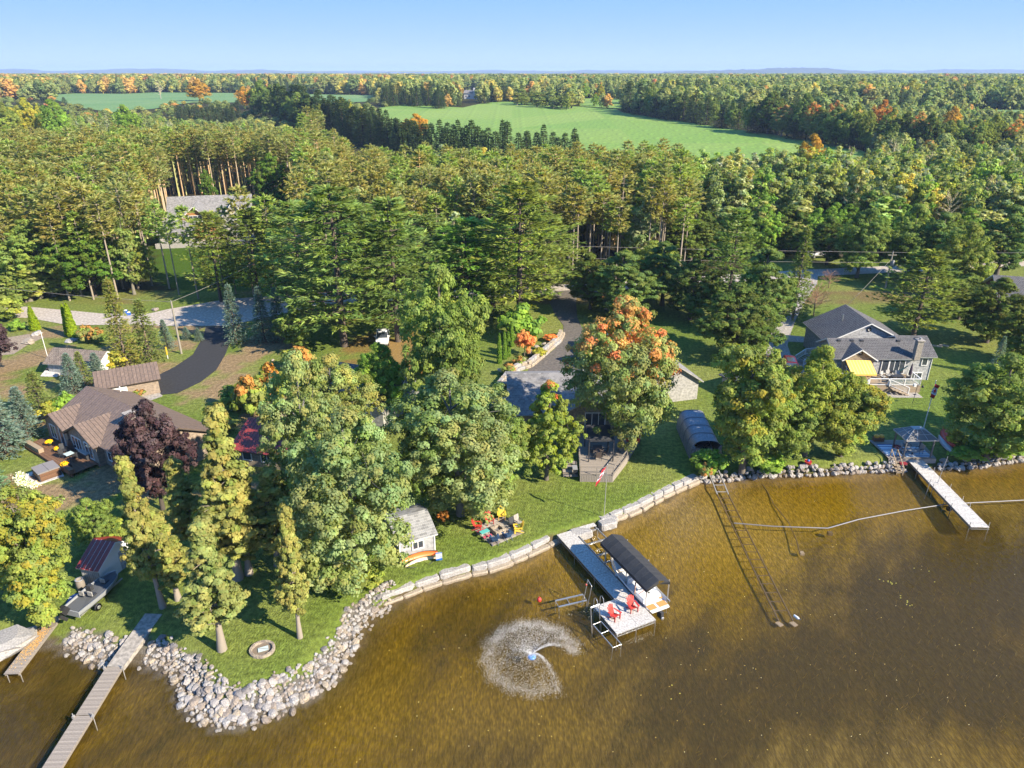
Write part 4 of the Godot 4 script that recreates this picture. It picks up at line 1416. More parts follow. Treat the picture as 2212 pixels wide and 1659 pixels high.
# window in a wall: centre, width, height, the way it faces (yaw), how many lights
func window(o: Node, p: Vector3, w: float, h: float, yaw: float, lights := 2, frame := "white", called := "window") -> void:
	var bs := Basis(Vector3.UP, yaw)
	var b := MB.new()
	for s in [-1, 1]:
		b.box(p + bs * Vector3(s * w * 0.5, 0, 0.02), Vector3(0.09, h + 0.09, 0.1), bs)
		b.box(p + bs * Vector3(0, s * h * 0.5, 0.022), Vector3(w + 0.05, 0.09, 0.1), bs)
	for k in range(1, lights):
		b.box(p + bs * Vector3(w * (k / float(lights) - 0.5), 0, 0.018), Vector3(0.07, h - 0.05, 0.08), bs)
	var f := part(called, b, mats[frame], o)
	for k in lights:
		part("pane", MB.new().box(p + bs * Vector3(w * ((k + 0.5) / lights - 0.5), 0, 0.012), Vector3(w / lights - 0.05, h - 0.06, 0.03), bs), mats["pane"], f)

func posts_rail(o: Node, pts: Array, h: float, key: String, baluster := 0.0, r := 0.045, glass := false) -> void:
	for k in pts.size() - 1:
		var a: Vector3 = pts[k]
		var b: Vector3 = pts[k + 1]
		var n := maxi(1, int(round((b - a).length() / 1.7)))
		for j in n + (1 if k == pts.size() - 2 else 0):
			part("post", MB.new().box(a.lerp(b, j / float(n)) + Vector3(0, h * 0.5, 0), Vector3(r * 2, h, r * 2)), mats[key], o)
		var up := Vector3(0, h, 0)
		part("rail", MB.new().bar(a + up, b + up, r * 2.4, r * 1.4), mats[key], o)
		part("rail", MB.new().bar(a + up * 0.16, b + up * 0.16, r * 1.2, r * 1.2), mats[key], o)
		if glass:
			part("glass_panel", MB.new().bar(a + up * 0.56, b + up * 0.56, 0.012, h * 0.7), mats["clear_glass"], o)
		if baluster > 0.0:
			var c := MB.new()
			var m := int((b - a).length() / baluster)
			for j in range(1, m):
				var p := a.lerp(b, j / float(m))
				c.box(p + up * 0.58, Vector3(0.03, h * 0.84, 0.03))
			if m > 1:
				part("balusters", c, mats[key], o, "stuff")

func planks(o: Node, called: String, pts: Array, dir: Vector3, width: float, key: String, gap := 0.012) -> void:
	panels(o, called, pts, dir, width, gap, 0.035, [key + "0", key + "1", key + "2", key + "1", key + "0"])

func boards(o: Node, pts: Array, dir: Vector3, width: float, key: String, called := "siding_board", thick := 0.02) -> void:
	panels(o, called, pts, dir, width, 0.025, thick, [key])

# the two dock frames: origin, then along / across directions come from the turn
func build_structures() -> void:
	mat("beige", Color(0.44, 0.34, 0.25), 0.9, "blotch", 0.5)
	mat("tan_wall", Color(0.42, 0.34, 0.24), 0.9, "blotch", 0.5)
	mat("grey_wall", Color(0.56, 0.56, 0.56), 0.85, "blotch", 0.4)
	mat("pale_wall", Color(0.55, 0.53, 0.49), 0.85, "blotch", 0.4)
	mat("blue_grey", Color(0.36, 0.40, 0.42), 0.85, "blotch", 0.4)
	mat("brick", Color(0.26, 0.09, 0.06), 0.95, "fine", 2.0)
	mat("fascia_brown", Color(0.10, 0.075, 0.06), 0.6)
	mat("charcoal", Color(0.035, 0.036, 0.04), 0.6)
	mat("charcoal_roof0", Color(0.10, 0.10, 0.105), 0.5)
	mat("charcoal_roof1", Color(0.11, 0.11, 0.115), 0.5)
	mat("charcoal_roof2", Color(0.09, 0.09, 0.095), 0.5)
	mat("cedar_board", Color(0.50, 0.24, 0.07), 0.8, "grain", 1.0)
	mat("block_wall", Color(0.45, 0.40, 0.33), 0.95, "blotch", 0.6)
	var cg := mat("clear_glass", Color(0.7, 0.8, 0.8), 0.05)
	cg.albedo_color.a = 0.15
	cg.transparency = BaseMaterial3D.TRANSPARENCY_ALPHA
	left_house()
	left_outbuildings()
	middle_houses()
	right_cottage()
	far_buildings()

func left_house() -> void:
	var o := thing("metal_roofed_house", "low brown house with ribbed brown metal roof and two cross gables", "house", Vector3(-51.3, 0, -70.6), -0.607)
	gable(o, 1.4, 18.5, -8.2, 0.0, 0.5, 3.25, 5.4, true, 0.5, "metal_roof", "beige", "fascia_brown")
	gable(o, 0.5, 5.2, -5.0, 0.7, 0.5, 3.3, 4.5, false, 0.45, "metal_roof", "beige", "fascia_brown")
	gable(o, 5.7, 11.2, -5.0, 0.7, 0.5, 3.3, 4.75, false, 0.45, "metal_roof", "beige", "fascia_brown")
	var ch := part("chimney", MB.new().box(Vector3(12.6, 5.1, -2.6), Vector3(0.7, 1.7, 0.9)), mats["block_wall"], o)
	part("chimney_cap", MB.new().box(Vector3(12.6, 6.0, -2.6), Vector3(0.85, 0.12, 1.05)), mats["concrete"], ch)
	window(o, Vector3(0.5, 2.3, -1.6), 1.1, 1.0, -PI / 2, 2)
	window(o, Vector3(2.0, 2.1, 0.7), 1.2, 1.6, 0, 2)
	window(o, Vector3(3.9, 2.0, 0.7), 0.9, 2.0, 0, 1)
	window(o, Vector3(7.2, 2.2, 0.7), 1.9, 1.5, 0, 3)
	window(o, Vector3(9.6, 2.1, 0.7), 1.5, 1.7, 0, 2)
	window(o, Vector3(12.6, 2.0, 0.0), 1.3, 1.0, 0, 2)
	part("gutter", MB.new().rod(Vector3(11.4, 3.2, 0.55), Vector3(18.9, 3.2, 0.55), 0.06), mats["fascia_brown"], o)
	part("vent_pipe", MB.new().rod(Vector3(3.4, 4.6, -6.5), Vector3(3.4, 5.2, -6.5), 0.07), mats["white"], o)
	# the deck in front of it
	var d := thing("wooden_deck", "brown wooden deck with planter boxes in front of the brown house", "deck", Vector3(-51.3, 0, -70.6), -0.607)
	var dy := 1.05
	var pts := [Vector3(1.6, dy, 0.75), Vector3(11.0, dy, 0.75), Vector3(11.0, dy, 3.4), Vector3(9.6, dy, 3.4), Vector3(9.6, dy, 4.6), Vector3(1.6, dy, 2.4)]
	planks(d, "plank", [Vector3(0.4, dy, 0.76), Vector3(11.0, dy, 0.76), Vector3(11.0, dy, 3.6), Vector3(0.4, dy, 3.2)], Vector3(1, 0, 0), 0.15, "wood_brown")
	planks(d, "plank", [Vector3(7.4, dy, 3.55), Vector3(9.4, dy, 3.55), Vector3(9.4, dy, 5.2), Vector3(7.4, dy, 5.2)], Vector3(1, 0, 0), 0.15, "wood_brown")
	part("skirt", MB.new().box(Vector3(5.7, 0.72, 3.3), Vector3(10.5, 0.6, 0.1)), mats["wood_brown0"], d)
	part("skirt", MB.new().box(Vector3(8.4, 0.72, 5.16), Vector3(2.0, 0.6, 0.1)), mats["wood_tan0"], d)
	for k in 3:
		part("step", MB.new().box(Vector3(8.4, 0.92 - k * 0.13, 5.4 + k * 0.3), Vector3(2.0, 0.05, 0.32)), mats["wood_brown2"], d)
	part("planter_box", MB.new().box(Vector3(2.2, 1.3, 3.0), Vector3(3.2, 0.5, 0.5)), mats["wood_tan0"], d)
	part("planter_box", MB.new().box(Vector3(10.3, 1.3, 3.3), Vector3(1.4, 0.5, 0.5)), mats["wood_brown1"], d)

func left_outbuildings() -> void:
	var g := thing("metal_roofed_garage", "long beige garage with brown metal roof beside the black driveway", "garage", Vector3(-47.6, 0, -80.6), 0.503)
	gable(g, -3.3, 3.3, -4.6, 0.0, 0.5, 2.75, 4.0, true, 0.35, "metal_roof", "beige", "fascia_brown")
	part("garage_door", MB.new().box(Vector3(-1.5, 1.6, 0.02), Vector3(2.5, 2.1, 0.06)), mats["white"], g)
	var s := thing("tan_roofed_shed", "low shed with tan shingle roof and white gable end", "shed", Vector3(-58.6, 0, -87.5), -0.18)
	gable(s, -3.8, 3.6, -4.2, 0.0, 0.5, 2.5, 3.7, true, 0.4, "shingle_tan", "grey_wall", "white")
	part("gable_panel", MB.new().solid([Vector3(3.62, 0.6, -4.1), Vector3(3.62, 0.6, -0.1), Vector3(3.62, 2.5, -0.1), Vector3(3.62, 3.5, -2.1), Vector3(3.62, 2.5, -4.1)], [Vector3(3.66, 0.6, -4.1), Vector3(3.66, 0.6, -0.1), Vector3(3.66, 2.5, -0.1), Vector3(3.66, 3.5, -2.1), Vector3(3.66, 2.5, -4.1)]), mats["white"], s)
	var b := thing("red_roofed_boathouse", "small white boathouse with red ribbed metal roof at the left shore", "boathouse", Vector3(-33.25, 0, -45.2), -0.234)
	gable(b, -0.85, 0.85, -4.0, 0.0, 0.5, 2.35, 3.5, true, 0.22, "red_roof", "white", "white")
	part("door", MB.new().box(Vector3(0.87, 1.5, -2.6), Vector3(0.05, 1.8, 0.9)), mats["grey_wall"], b)
	boards(b, [Vector3(-0.85, 0.55, 0.004), Vector3(0.85, 0.55, 0.004), Vector3(0.85, 2.3, 0.004), Vector3(-0.85, 2.3, 0.004)], Vector3.UP, 0.2, "pale_wall")
	var r := thing("red_metal_cottage", "cottage under a dark red ribbed metal roof half hidden by the maples", "cottage", Vector3(-24.5, 0, -65.5), -0.25)
	gable(r, -3.6, 3.4, -5.0, 2.2, 0.5, 2.7, 4.2, true, 0.5, "red_roof", "tan_wall", "fascia_brown")
	window(r, Vector3(0, 1.9, 2.2), 1.4, 1.0, 0, 2)
	window(r, Vector3(-2.3, 1.9, 2.2), 1.0, 1.0, 0, 1)
	var sh := thing("grey_boathouse", "grey board-and-batten boathouse with grey shingle roof by the stone wall", "boathouse", Vector3(-7.95, 0, -49.05), 0.447)
	gable(sh, -1.5, 1.5, -4.6, 0.0, 0.5, 2.45, 3.3, true, 0.28, "shingle_light", "grey_wall", "white")
	boards(sh, [Vector3(-1.5, 0.6, 0.004), Vector3(1.5, 0.6, 0.004), Vector3(1.5, 2.42, 0.004), Vector3(-1.5, 2.42, 0.004)], Vector3(0, 1, 0), 0.2, "grey_wall")
	for e in [-1.52, 1.52]:
		part("corner_board", MB.new().box(Vector3(e, 1.5, 0.02), Vector3(0.1, 1.9, 0.1)), mats["white"], sh)
	window(sh, Vector3(0.05, 1.75, 0.02), 0.95, 0.75, 0, 2)

func middle_houses() -> void:
	var o := thing("shingle_roofed_house", "wide tan house with grey shingle roof behind the lakeside deck", "house", Vector3(3.6, 0, -70.5), 0.03)
	gable(o, -3.6, 7.0, -11.6, -2.6, 0.5, 3.6, 5.3, true, 0.45, "shingle", "tan_wall", "pale_wall")
	gable(o, 1.6, 8.2, -7.1, 0.6, 0.5, 3.7, 5.6, false, 0.5, "shingle", "tan_wall", "pale_wall")
	gable(o, -5.6, 1.4, -5.0, -0.6, 0.5, 3.2, 4.2, true, 0.35, "shingle", "tan_wall", "pale_wall", 1)
	window(o, Vector3(5.55, 2.75, 0.62), 2.2, 2.1, 0, 3, "white", "patio_door")
	window(o, Vector3(2.4, 2.6, 0.62), 1.0, 1.2, 0, 1)
	window(o, Vector3(-0.4, 2.2, -0.6), 1.2, 1.2, 0, 2)
	window(o, Vector3(-3.6, 2.2, -0.6), 1.2, 1.2, 0, 2)
	var an := part("roof_antenna", MB.new().rod(Vector3(3.0, 4.6, -4.4), Vector3(3.0, 7.4, -4.4), 0.035).rod(Vector3(2.2, 7.2, -4.4), Vector3(3.6, 7.2, -4.4), 0.02), mats["steel_dull"], o)
	for k in 6:
		part("antenna_rod", MB.new().rod(Vector3(2.3 + k * 0.24, 7.2, -4.8), Vector3(2.3 + k * 0.24, 7.2, -4.0), 0.012, 4), mats["steel_dull"], an)
	var g := thing("shingle_roofed_garage", "long garage wing with grey shingle roof behind the turning oak", "garage", Vector3(18.6, 0, -84.5), 0.27)
	gable(g, -3.4, 3.2, -13.0, 5.2, 0.5, 3.4, 5.6, false, 0.45, "shingle", "pale_wall", "pale_wall")
	gable(g, -4.4, 1.0, -10.0, -5.0, 0.5, 3.4, 5.2, true, 0.4, "shingle", "pale_wall", "pale_wall")
	window(g, Vector3(3.22, 2.2, 1.5), 1.0, 1.0, PI / 2, 2)
	var h := thing("dark_roofed_house", "house with blue-grey shingle roof hidden between the big maples", "house", Vector3(-15.6, 0, -79.2), -0.35)
	gable(h, -6.5, 3.0, -3.6, 3.6, 0.5, 3.3, 5.2, true, 0.5, "shingle_dark", "pale_wall", "white")
	gable(h, -1.0, 3.4, -1.0, 6.4, 0.5, 3.2, 4.7, false, 0.4, "shingle_dark", "pale_wall", "white")
	window(h, Vector3(1.2, 2.0, 6.4), 1.5, 1.1, 0, 2)
	var s := thing("grey_metal_shed", "grey shed with low pyramid of ribbed dark metal roof under the lime-green maple", "shed", Vector3(30.6, 0, -81.8), 0.5)
	part("wall", MB.new().box(Vector3(0, 1.6, 0), Vector3(5.0, 2.2, 6.2)), mats["pale_wall"], s)
	for f in 4:
		var t := Basis(Vector3.UP, f * PI / 2)
		var ax := 2.9 if f % 2 == 0 else 3.5
		var az := 3.5 if f % 2 == 0 else 2.9
		roof(s, [Vector3(0, 3.9, 0), t * Vector3(ax, 2.7, az), t * Vector3(-ax, 2.7, az)], t * Vector3(0, -1, 1), "charcoal_roof", "charcoal")
	boards(s, [Vector3(-2.5, 0.6, 3.104), Vector3(2.5, 0.6, 3.104), Vector3(2.5, 2.65, 3.104), Vector3(-2.5, 2.65, 3.104)], Vector3(0, 1, 0), 0.25, "pale_wall")
	window(s, Vector3(-1.5, 1.9, 3.13), 0.8, 0.9, 0, 2)
	# lakeside deck with posts
	var d := thing("lakeside_deck", "weathered grey wooden deck with angled corner and steel railings", "deck", Vector3.ZERO)
	var y := 1.45
	var ring := [Vector3(6.75, y, -60.75), Vector3(10.0, y, -60.65), Vector3(11.95, y, -64.3), Vector3(14.3, y, -69.6), Vector3(7.3, y, -69.85)]
	planks(d, "plank", ring, Vector3(1, 0, 0.03), 0.145, "wood_grey")
	for k in 4:
		var a: Vector3 = ring[(k + 4) % 5] if k == 0 else ring[k - 1]
		var b: Vector3 = ring[0] if k == 0 else ring[k]
		boards(d, [Vector3(a.x, 0.55, a.z), Vector3(b.x, 0.55, b.z), b, a], Vector3.UP, 0.16, "wood_grey%d" % (k % 3), "skirt_board", 0.025)
	posts_rail(d, [ring[4].lerp(ring[0], 0.55), ring[0], ring[1], ring[2]], 0.95, "wood_grey0", 0.0, 0.04)
	posts_rail(d, [ring[2], ring[3]], 0.95, "charcoal", 0.13, 0.025)
	for k in 5:
		part("step", MB.new().box(Vector3(5.9, 1.3 - k * 0.16, -63.5 + 0.55 * k), Vector3(1.5, 0.06, 0.6)), mats["wood_grey%d" % (k % 3)], d)
	var pg := thing("metal_pergola", "charcoal metal pergola with a slatted roof on the lakeside deck", "pergola", Vector3(9.05, y, -65.0), 0.03)
	for q in [[-1.25, 1.55], [1.25, 1.55], [-1.25, -1.7], [1.25, -1.7]]:
		part("post", MB.new().box(Vector3(q[0], 1.22, q[1]), Vector3(0.11, 2.44, 0.11)), mats["charcoal"], pg)
	for q in [-1.25, 1.25]:
		part("beam", MB.new().box(Vector3(q, 2.45, -0.08), Vector3(0.1, 0.15, 3.4)), mats["charcoal"], pg)
	for q in [1.6, -0.05, -1.75]:
		part("beam", MB.new().box(Vector3(0, 2.45, q), Vector3(2.45, 0.15, 0.1)), mats["charcoal"], pg)
	for k in 30:
		part("slat", MB.new().box(Vector3(0, 2.56, -1.66 + k * 0.111), Vector3(2.5, 0.025, 0.075), Basis(Vector3.RIGHT, 0.5)), mats["charcoal"], pg)
	# arched boat shelter
	var a := thing("arched_boat_shelter", "arched shelter of silver-grey tarpaulin open toward the lake", "shelter", Vector3(20.35, 0.7, -68.6), -0.02)
	var grid := []
	for k in 9:
		var z := -3.7 + 7.4 * k / 8.0
		var row := []
		for m in 17:
			var t := PI * m / 16.0
			var sag := 0.05 * absf(sin(k * PI))
			row.append(Vector3(-cos(t) * 1.6 * pow(absf(cos(t)), -0.0), 0, z) if m == 0 or m == 16 else Vector3(-signf(cos(t)) * 1.6 * pow(absf(cos(t)), 0.55), 2.35 * pow(sin(t), 0.6) - (0.05 if k % 2 == 1 else 0.0), z))
		grid.append(row)
	mat("tarp", Color(0.30, 0.315, 0.35), 0.42, "blotch", 0.6)
	part("tarpaulin", MB.new().smooth_grid(grid, false), mats["tarp"], a)
	part("back_panel", MB.new().solid(grid[0], grid[0].map(func(p): return p + Vector3(0, 0, 0.02))), mats["tarp"], a)
	for k in 5:
		var arc := []
		var rad := []
		for p in grid[k * 2]:
			arc.append(p + Vector3(0, 0.03, 0)); rad.append(0.03)
		part("hoop", MB.new().tube(arc, rad, 6), mats["tarp"], a)
	for s2 in [-1, 1]:
		var fl := []
		for k in 5:
			fl.append([Vector3(s2 * (1.6 - 0.1 * (k % 2)), 1.9 - k * 0.46, 3.7 + 0.12 * (k % 2) + k * 0.05), Vector3(s2 * (1.15 - 0.05 * k * (k % 2)), 1.9 - k * 0.46, 3.82 + k * 0.03)])
		part("flap", MB.new().smooth_grid(fl, false), mats["tarp"], a)
	part("ground_mat", MB.new().box(Vector3(0, 0.03, 0.2), Vector3(3.0, 0.03, 7.6)), mats["charcoal"], a)

func right_cottage() -> void:
	var o := thing("grey_cottage", "grey lakeside cottage with dark shingle roofs and a yellow awning", "cottage", Vector3(47.0, 0, -86.6), -0.02)
	# big rear block, ridge running away from the lake
	gable(o, -3.8, 6.8, -12.6, -4.8, 0.5, 4.3, 6.9, false, 0.45, "shingle_dark", "blue_grey", "white")
	# front wing
	gable(o, -4.6, 4.6, -5.2, 0.4, 0.5, 4.05, 5.5, true, 0.45, "shingle_dark", "blue_grey", "white")
	gable(o, -3.8, 0.1, -2.4, 0.9, 0.5, 4.0, 5.25, false, 0.4, "shingle_dark", "tan_wall", "white")
	gable(o, 4.6, 8.0, -6.2, 0.1, 0.5, 4.2, 5.7, true, 0.45, "shingle_dark", "grey_wall", "white")
	boards(o, [Vector3(0.15, 1.65, 0.404), Vector3(4.55, 1.65, 0.404), Vector3(4.55, 3.9, 0.404), Vector3(0.15, 3.9, 0.404)], Vector3.UP, 0.3, "grey_wall")
	boards(o, [Vector3(4.65, 0.6, 0.104), Vector3(8.0, 0.6, 0.104), Vector3(8.0, 4.1, 0.104), Vector3(4.65, 4.1, 0.104)], Vector3.UP, 0.3, "grey_wall")
	boards(o, [Vector3(-3.3, 4.3, -4.796), Vector3(6.3, 4.3, -4.796), Vector3(1.5, 6.5, -4.796)], Vector3.UP, 0.3, "grey_wall")
	window(o, Vector3(1.9, 2.7, 0.45), 0.9, 1.9, 0, 1)
	window(o, Vector3(3.1, 2.65, 0.45), 1.3, 2.0, 0, 2, "white", "patio_door")
	window(o, Vector3(4.1, 2.7, 0.45), 0.7, 1.9, 0, 1)
	window(o, Vector3(-2.6, 2.5, 0.95), 1.3, 1.2, 0, 2)
	window(o, Vector3(-0.7, 2.7, 0.95), 0.8, 1.0, 0, 1)
	window(o, Vector3(7.1, 3.3, 0.14), 0.7, 1.0, 0, 1)
	window(o, Vector3(6.5, 1.3, 0.14), 1.3, 0.9, 0, 2)
	window(o, Vector3(-3.62, 3.0, -8.0), 1.0, 1.0, -PI / 2, 2)
	var ch := part("chimney", MB.new().box(Vector3(5.6, 5.1, 0.55), Vector3(0.75, 2.6, 0.75)), mats["block_wall"], o)
	part("chimney_cap", MB.new().box(Vector3(5.6, 6.45, 0.55), Vector3(0.95, 0.14, 0.95)), mats["concrete"], ch)
	part("flue", MB.new().rod(Vector3(5.6, 6.5, 0.55), Vector3(5.6, 6.8, 0.55), 0.15, 8), mats["steel_dull"], ch)
	part("stove_pipe", MB.new().rod(Vector3(-0.6, 5.2, -8.6), Vector3(-0.6, 6.9, -8.6), 0.1, 8), mats["metal"], o)
	for x in [-3.6, -1.9, -0.6, 4.2, 6.8]:
		part("roof_vent", MB.new().box(Vector3(x, 5.42 if x < 4.5 else 5.6, -1.95 if x < 4.5 else -2.4), Vector3(0.4, 0.22, 0.35)), mats["charcoal"], o)
	for q in [[-1.85, 4.75, 1.34], [1.5, 6.0, -4.33]]:
		part("gable_vent", MB.new().lathe(Vector3.ZERO, [[0.01, 0.0], [0.3, 0.0], [0.3, 0.05], [0.01, 0.05]], 10), mats["grey_wall"], o)
		var v: Node3D = o.get_child(o.get_child_count() - 1)
		v.position = Vector3(q[0], q[1], q[2] - 0.44)
		v.rotation.x = PI / 2
	part("downspout", MB.new().rod(Vector3(8.02, 0.6, 0.15), Vector3(8.02, 4.1, 0.15), 0.05), mats["white"], o)
	# awning
	var aw := part("awning", MB.new().solid([Vector3(-3.6, 3.75, 1.0), Vector3(-0.4, 3.75, 1.0), Vector3(-0.4, 2.75, 3.3), Vector3(-3.6, 2.75, 3.3)], [Vector3(-3.6, 3.79, 1.0), Vector3(-0.4, 3.79, 1.0), Vector3(-0.4, 2.79, 3.32), Vector3(-3.6, 2.79, 3.32)]), mat("awning_cloth", Color(0.80, 0.50, 0.10), 0.85), o)
	for k in 8:
		part("stripe", MB.new().solid([Vector3(-3.5 + k * 0.4, 3.795, 1.0), Vector3(-3.42 + k * 0.4, 3.795, 1.0), Vector3(-3.42 + k * 0.4, 2.795, 3.32), Vector3(-3.5 + k * 0.4, 2.795, 3.32)], [Vector3(-3.5 + k * 0.4, 3.8, 1.0), Vector3(-3.42 + k * 0.4, 3.8, 1.0), Vector3(-3.42 + k * 0.4, 2.8, 3.32), Vector3(-3.5 + k * 0.4, 2.8, 3.32)]), mat("awning_stripe", Color(0.82, 0.62, 0.25), 0.85), aw)
	part("valance", MB.new().box(Vector3(-2.0, 2.68, 3.32), Vector3(3.2, 0.22, 0.02)), mats["awning_cloth"], aw)
	for x in [-3.5, -0.5]:
		part("awning_arm", MB.new().rod(Vector3(x, 3.0, 0.95), Vector3(x, 2.75, 3.3), 0.03), mats["white"], aw)
	# its deck
	var d := thing("cottage_deck", "tan wooden deck with white railings in front of the grey cottage", "deck", Vector3(47.0, 0, -86.6), -0.02)
	var y := 1.6
	planks(d, "plank", [Vector3(-5.6, y, 0.95), Vector3(4.9, y, 0.45), Vector3(4.9, y, 2.4), Vector3(-5.6, y, 2.4)], Vector3(1, 0, 0), 0.15, "wood_tan")
	planks(d, "plank", [Vector3(-1.9, y, 2.41), Vector3(4.9, y, 2.41), Vector3(4.9, y, 4.3), Vector3(-1.9, y, 4.3)], Vector3(1, 0, 0), 0.15, "wood_tan")
	panels(d, "skirt_board", [Vector3(-5.6, 0.6, 4.3), Vector3(4.9, 0.6, 4.3), Vector3(4.9, 1.58, 4.3), Vector3(-5.6, 1.58, 4.3)], Vector3.RIGHT, 0.15, 0.02, 0.025, ["wood_tan0", "wood_tan1", "wood_tan2"])
	part("skirt", MB.new().box(Vector3(4.9, 1.08, 2.4), Vector3(0.06, 0.96, 3.8)), mats["wood_tan0"], d)
	posts_rail(d, [Vector3(-5.5, y, 2.4), Vector3(-1.9, y, 2.45)], 0.95, "white", 0.14)
	posts_rail(d, [Vector3(0.9, y, 4.2), Vector3(4.8, y, 4.2)], 0.95, "white", 0.0, 0.05, true)
	posts_rail(d, [Vector3(4.8, y, 4.2), Vector3(4.8, y, 0.9)], 0.95, "white", 0.0, 0.05, true)
	posts_rail(d, [Vector3(-1.6, y, 4.2), Vector3(0.8, y, 4.2)], 0.95, "white", 0.0, 0.05)
	posts_rail(d, [Vector3(0.9, y, 4.4), Vector3(3.2, 0.75, 4.9)], 0.9, "white", 0.14, 0.045)
	posts_rail(d, [Vector3(-1.8, y, 4.4), Vector3(-3.2, 0.75, 4.9)], 0.9, "white", 0.14, 0.045)
	for k in 5:
		part("step", MB.new().box(Vector3(1.2 + k * 0.42, 1.45 - k * 0.16, 4.9), Vector3(0.45, 0.05, 0.9)), mats["wood_tan%d" % (k % 3)], d)
	part("paving", MB.new().box(Vector3(0.6, 0.72, 5.1), Vector3(8.0, 0.05, 1.5)), mats["concrete"], d)
	# side porch
	var p := thing("side_porch", "small porch stairs with white railings at the cottage's driveway side", "porch", Vector3(42.2, 0, -92.0), 0.25)
	planks(p, "plank", [Vector3(-0.6, 1.6, -1.4), Vector3(1.6, 1.6, -1.4), Vector3(1.6, 1.6, 0.6), Vector3(-0.6, 1.6, 0.6)], Vector3(1, 0, 0), 0.2, "wood_grey")
	part("skirt", MB.new().box(Vector3(0.5, 1.1, 0.62), Vector3(2.2, 0.9, 0.06)), mats["wood_grey0"], p)
	for k in 5:
		part("step", MB.new().box(Vector3(-0.75 - k * 0.3, 1.45 - k * 0.17, -0.4), Vector3(0.32, 0.05, 1.8)), mats["wood_grey%d" % (k % 3)], p)
	posts_rail(p, [Vector3(-2.1, 0.75, 0.55), Vector3(-0.6, 1.6, 0.55), Vector3(1.6, 1.6, 0.55)], 0.9, "white", 0.13)
	posts_rail(p, [Vector3(-2.1, 0.75, -1.35), Vector3(-0.6, 1.6, -1.35), Vector3(1.6, 1.6, -1.35)], 0.9, "white", 0.13)

func far_buildings() -> void:
	var b := at(455, 520)
	var o := thing("timber_lodge", "large pale-roofed lodge with timber gable among the plantation pines", "house", b, 0.25)
	gable(o, -9, 9, -15, -5, 0, 4.5, 9.0, true, 0.8, "shingle", "pale_wall", "white")
	gable(o, -7, 2, -12, 0.5, 0, 4.2, 8.2, false, 0.8, "shingle", "cedar_board", "white")
	gable(o, 2.5, 9.5, -14, -1, 0, 4.5, 8.6, false, 0.8, "shingle", "pale_wall", "white")
	gable(o, -10, -3, -3, 4.5, 0, 3.2, 5.2, true, 0.6, "shingle", "pale_wall", "white")
	window(o, Vector3(-2.4, 5.4, 0.55), 3.0, 1.4, 0, 3)
	window(o, Vector3(-8, 1.8, 4.55), 2.2, 1.5, 0, 3)
	window(o, Vector3(-5, 1.8, 4.55), 2.2, 1.5, 0, 3)
	var t := thing("stone_terrace", "pale stone terrace wall in front of the timber lodge", "terrace", at(470, 528), 0.2)
	part("paving", MB.new().box(Vector3(4, 0.4, -2), Vector3(34, 0.8, 7)), mats["limestone_tan"], t)
	part("wall", MB.new().box(Vector3(4, 0.5, 1.7), Vector3(34, 1.1, 0.5)), mats["limestone"], t)
	var br := thing("brick_house", "red brick house at the right edge of the picture", "house", at(2222, 690), -0.3)
	gable(br, -5, 6, -8, 0, 0, 3.8, 6.0, true, 0.6, "shingle_dark", "brick", "white")
	window(br, Vector3(-3.2, 2.0, 0), 1.2, 1.4, 0, 2)
	var w := thing("white_farmhouse", "white two-storey farmhouse with chimney beyond the big field", "house", at(1018, 214), -0.25)
	gable(w, -7, 3, -7, 0, 0, 5.2, 7.6, true, 0.5, "shingle", "white", "white")
	gable(w, 3, 13, -6, 0, 0, 3.2, 5.0, true, 0.5, "shingle", "white", "white")
	part("chimney", MB.new().box(Vector3(3.1, 4.5, 0.6), Vector3(1.4, 10.5, 1.0)), mats["white"], w)
	for x in [-5.0, -2.0, 6.0, 9.0]:
		window(w, Vector3(x, 2.4, 0.0), 1.5, 1.4, 0, 2)
	var t2 := thing("tan_farmhouse", "tan farmhouse with brown roof among trees beyond the right hedgerow", "house", at(1388, 208), -0.2)
	gable(t2, -9, 2, -8, 0, 0, 5.4, 8.6, true, 0.6, "shingle_tan", "tan_wall", "tan_wall")
	gable(t2, 2, 14, -7, 0, 0, 3.4, 5.6, true, 0.6, "shingle_tan", "tan_wall", "tan_wall")
	for x in [-6.0, -2.0, 6.0]:
		window(t2, Vector3(x, 2.6, 0.0), 1.6, 1.5, 0, 2)
	for q in [[1510, 188, 15.0, 11.0, 8.5, "grey barn with pale metal roof left of the yellow hedge", "blue_grey", 0.5], [1136, 164.4, 40.0, 16.0, 12.0, "long white barn on the horizon", "white", 0.1], [2196, 170, 22.0, 12.0, 8.0, "red barn with pale roof at the far right horizon", "brick", -0.2], [1482, 177, 26.0, 10.0, 6.0, "low pale farm shed on the far plain", "white", 0.0], [1195, 176, 14.0, 9.0, 6.0, "small white shed in the distant wood", "white", 0.1]]:
		var m := thing("barn", q[5], "barn", at(q[0], q[1]), q[7])
		gable(m, -q[2] * 0.5, q[2] * 0.5, -q[3], 0, 0, q[4] * 0.55, q[4], true, 0.6, "shingle_light", q[6], "white")
		part("door", MB.new().box(Vector3(0, q[4] * 0.22, 0.06), Vector3(q[2] * 0.2, q[4] * 0.44, 0.1)), mats["charcoal"], m)

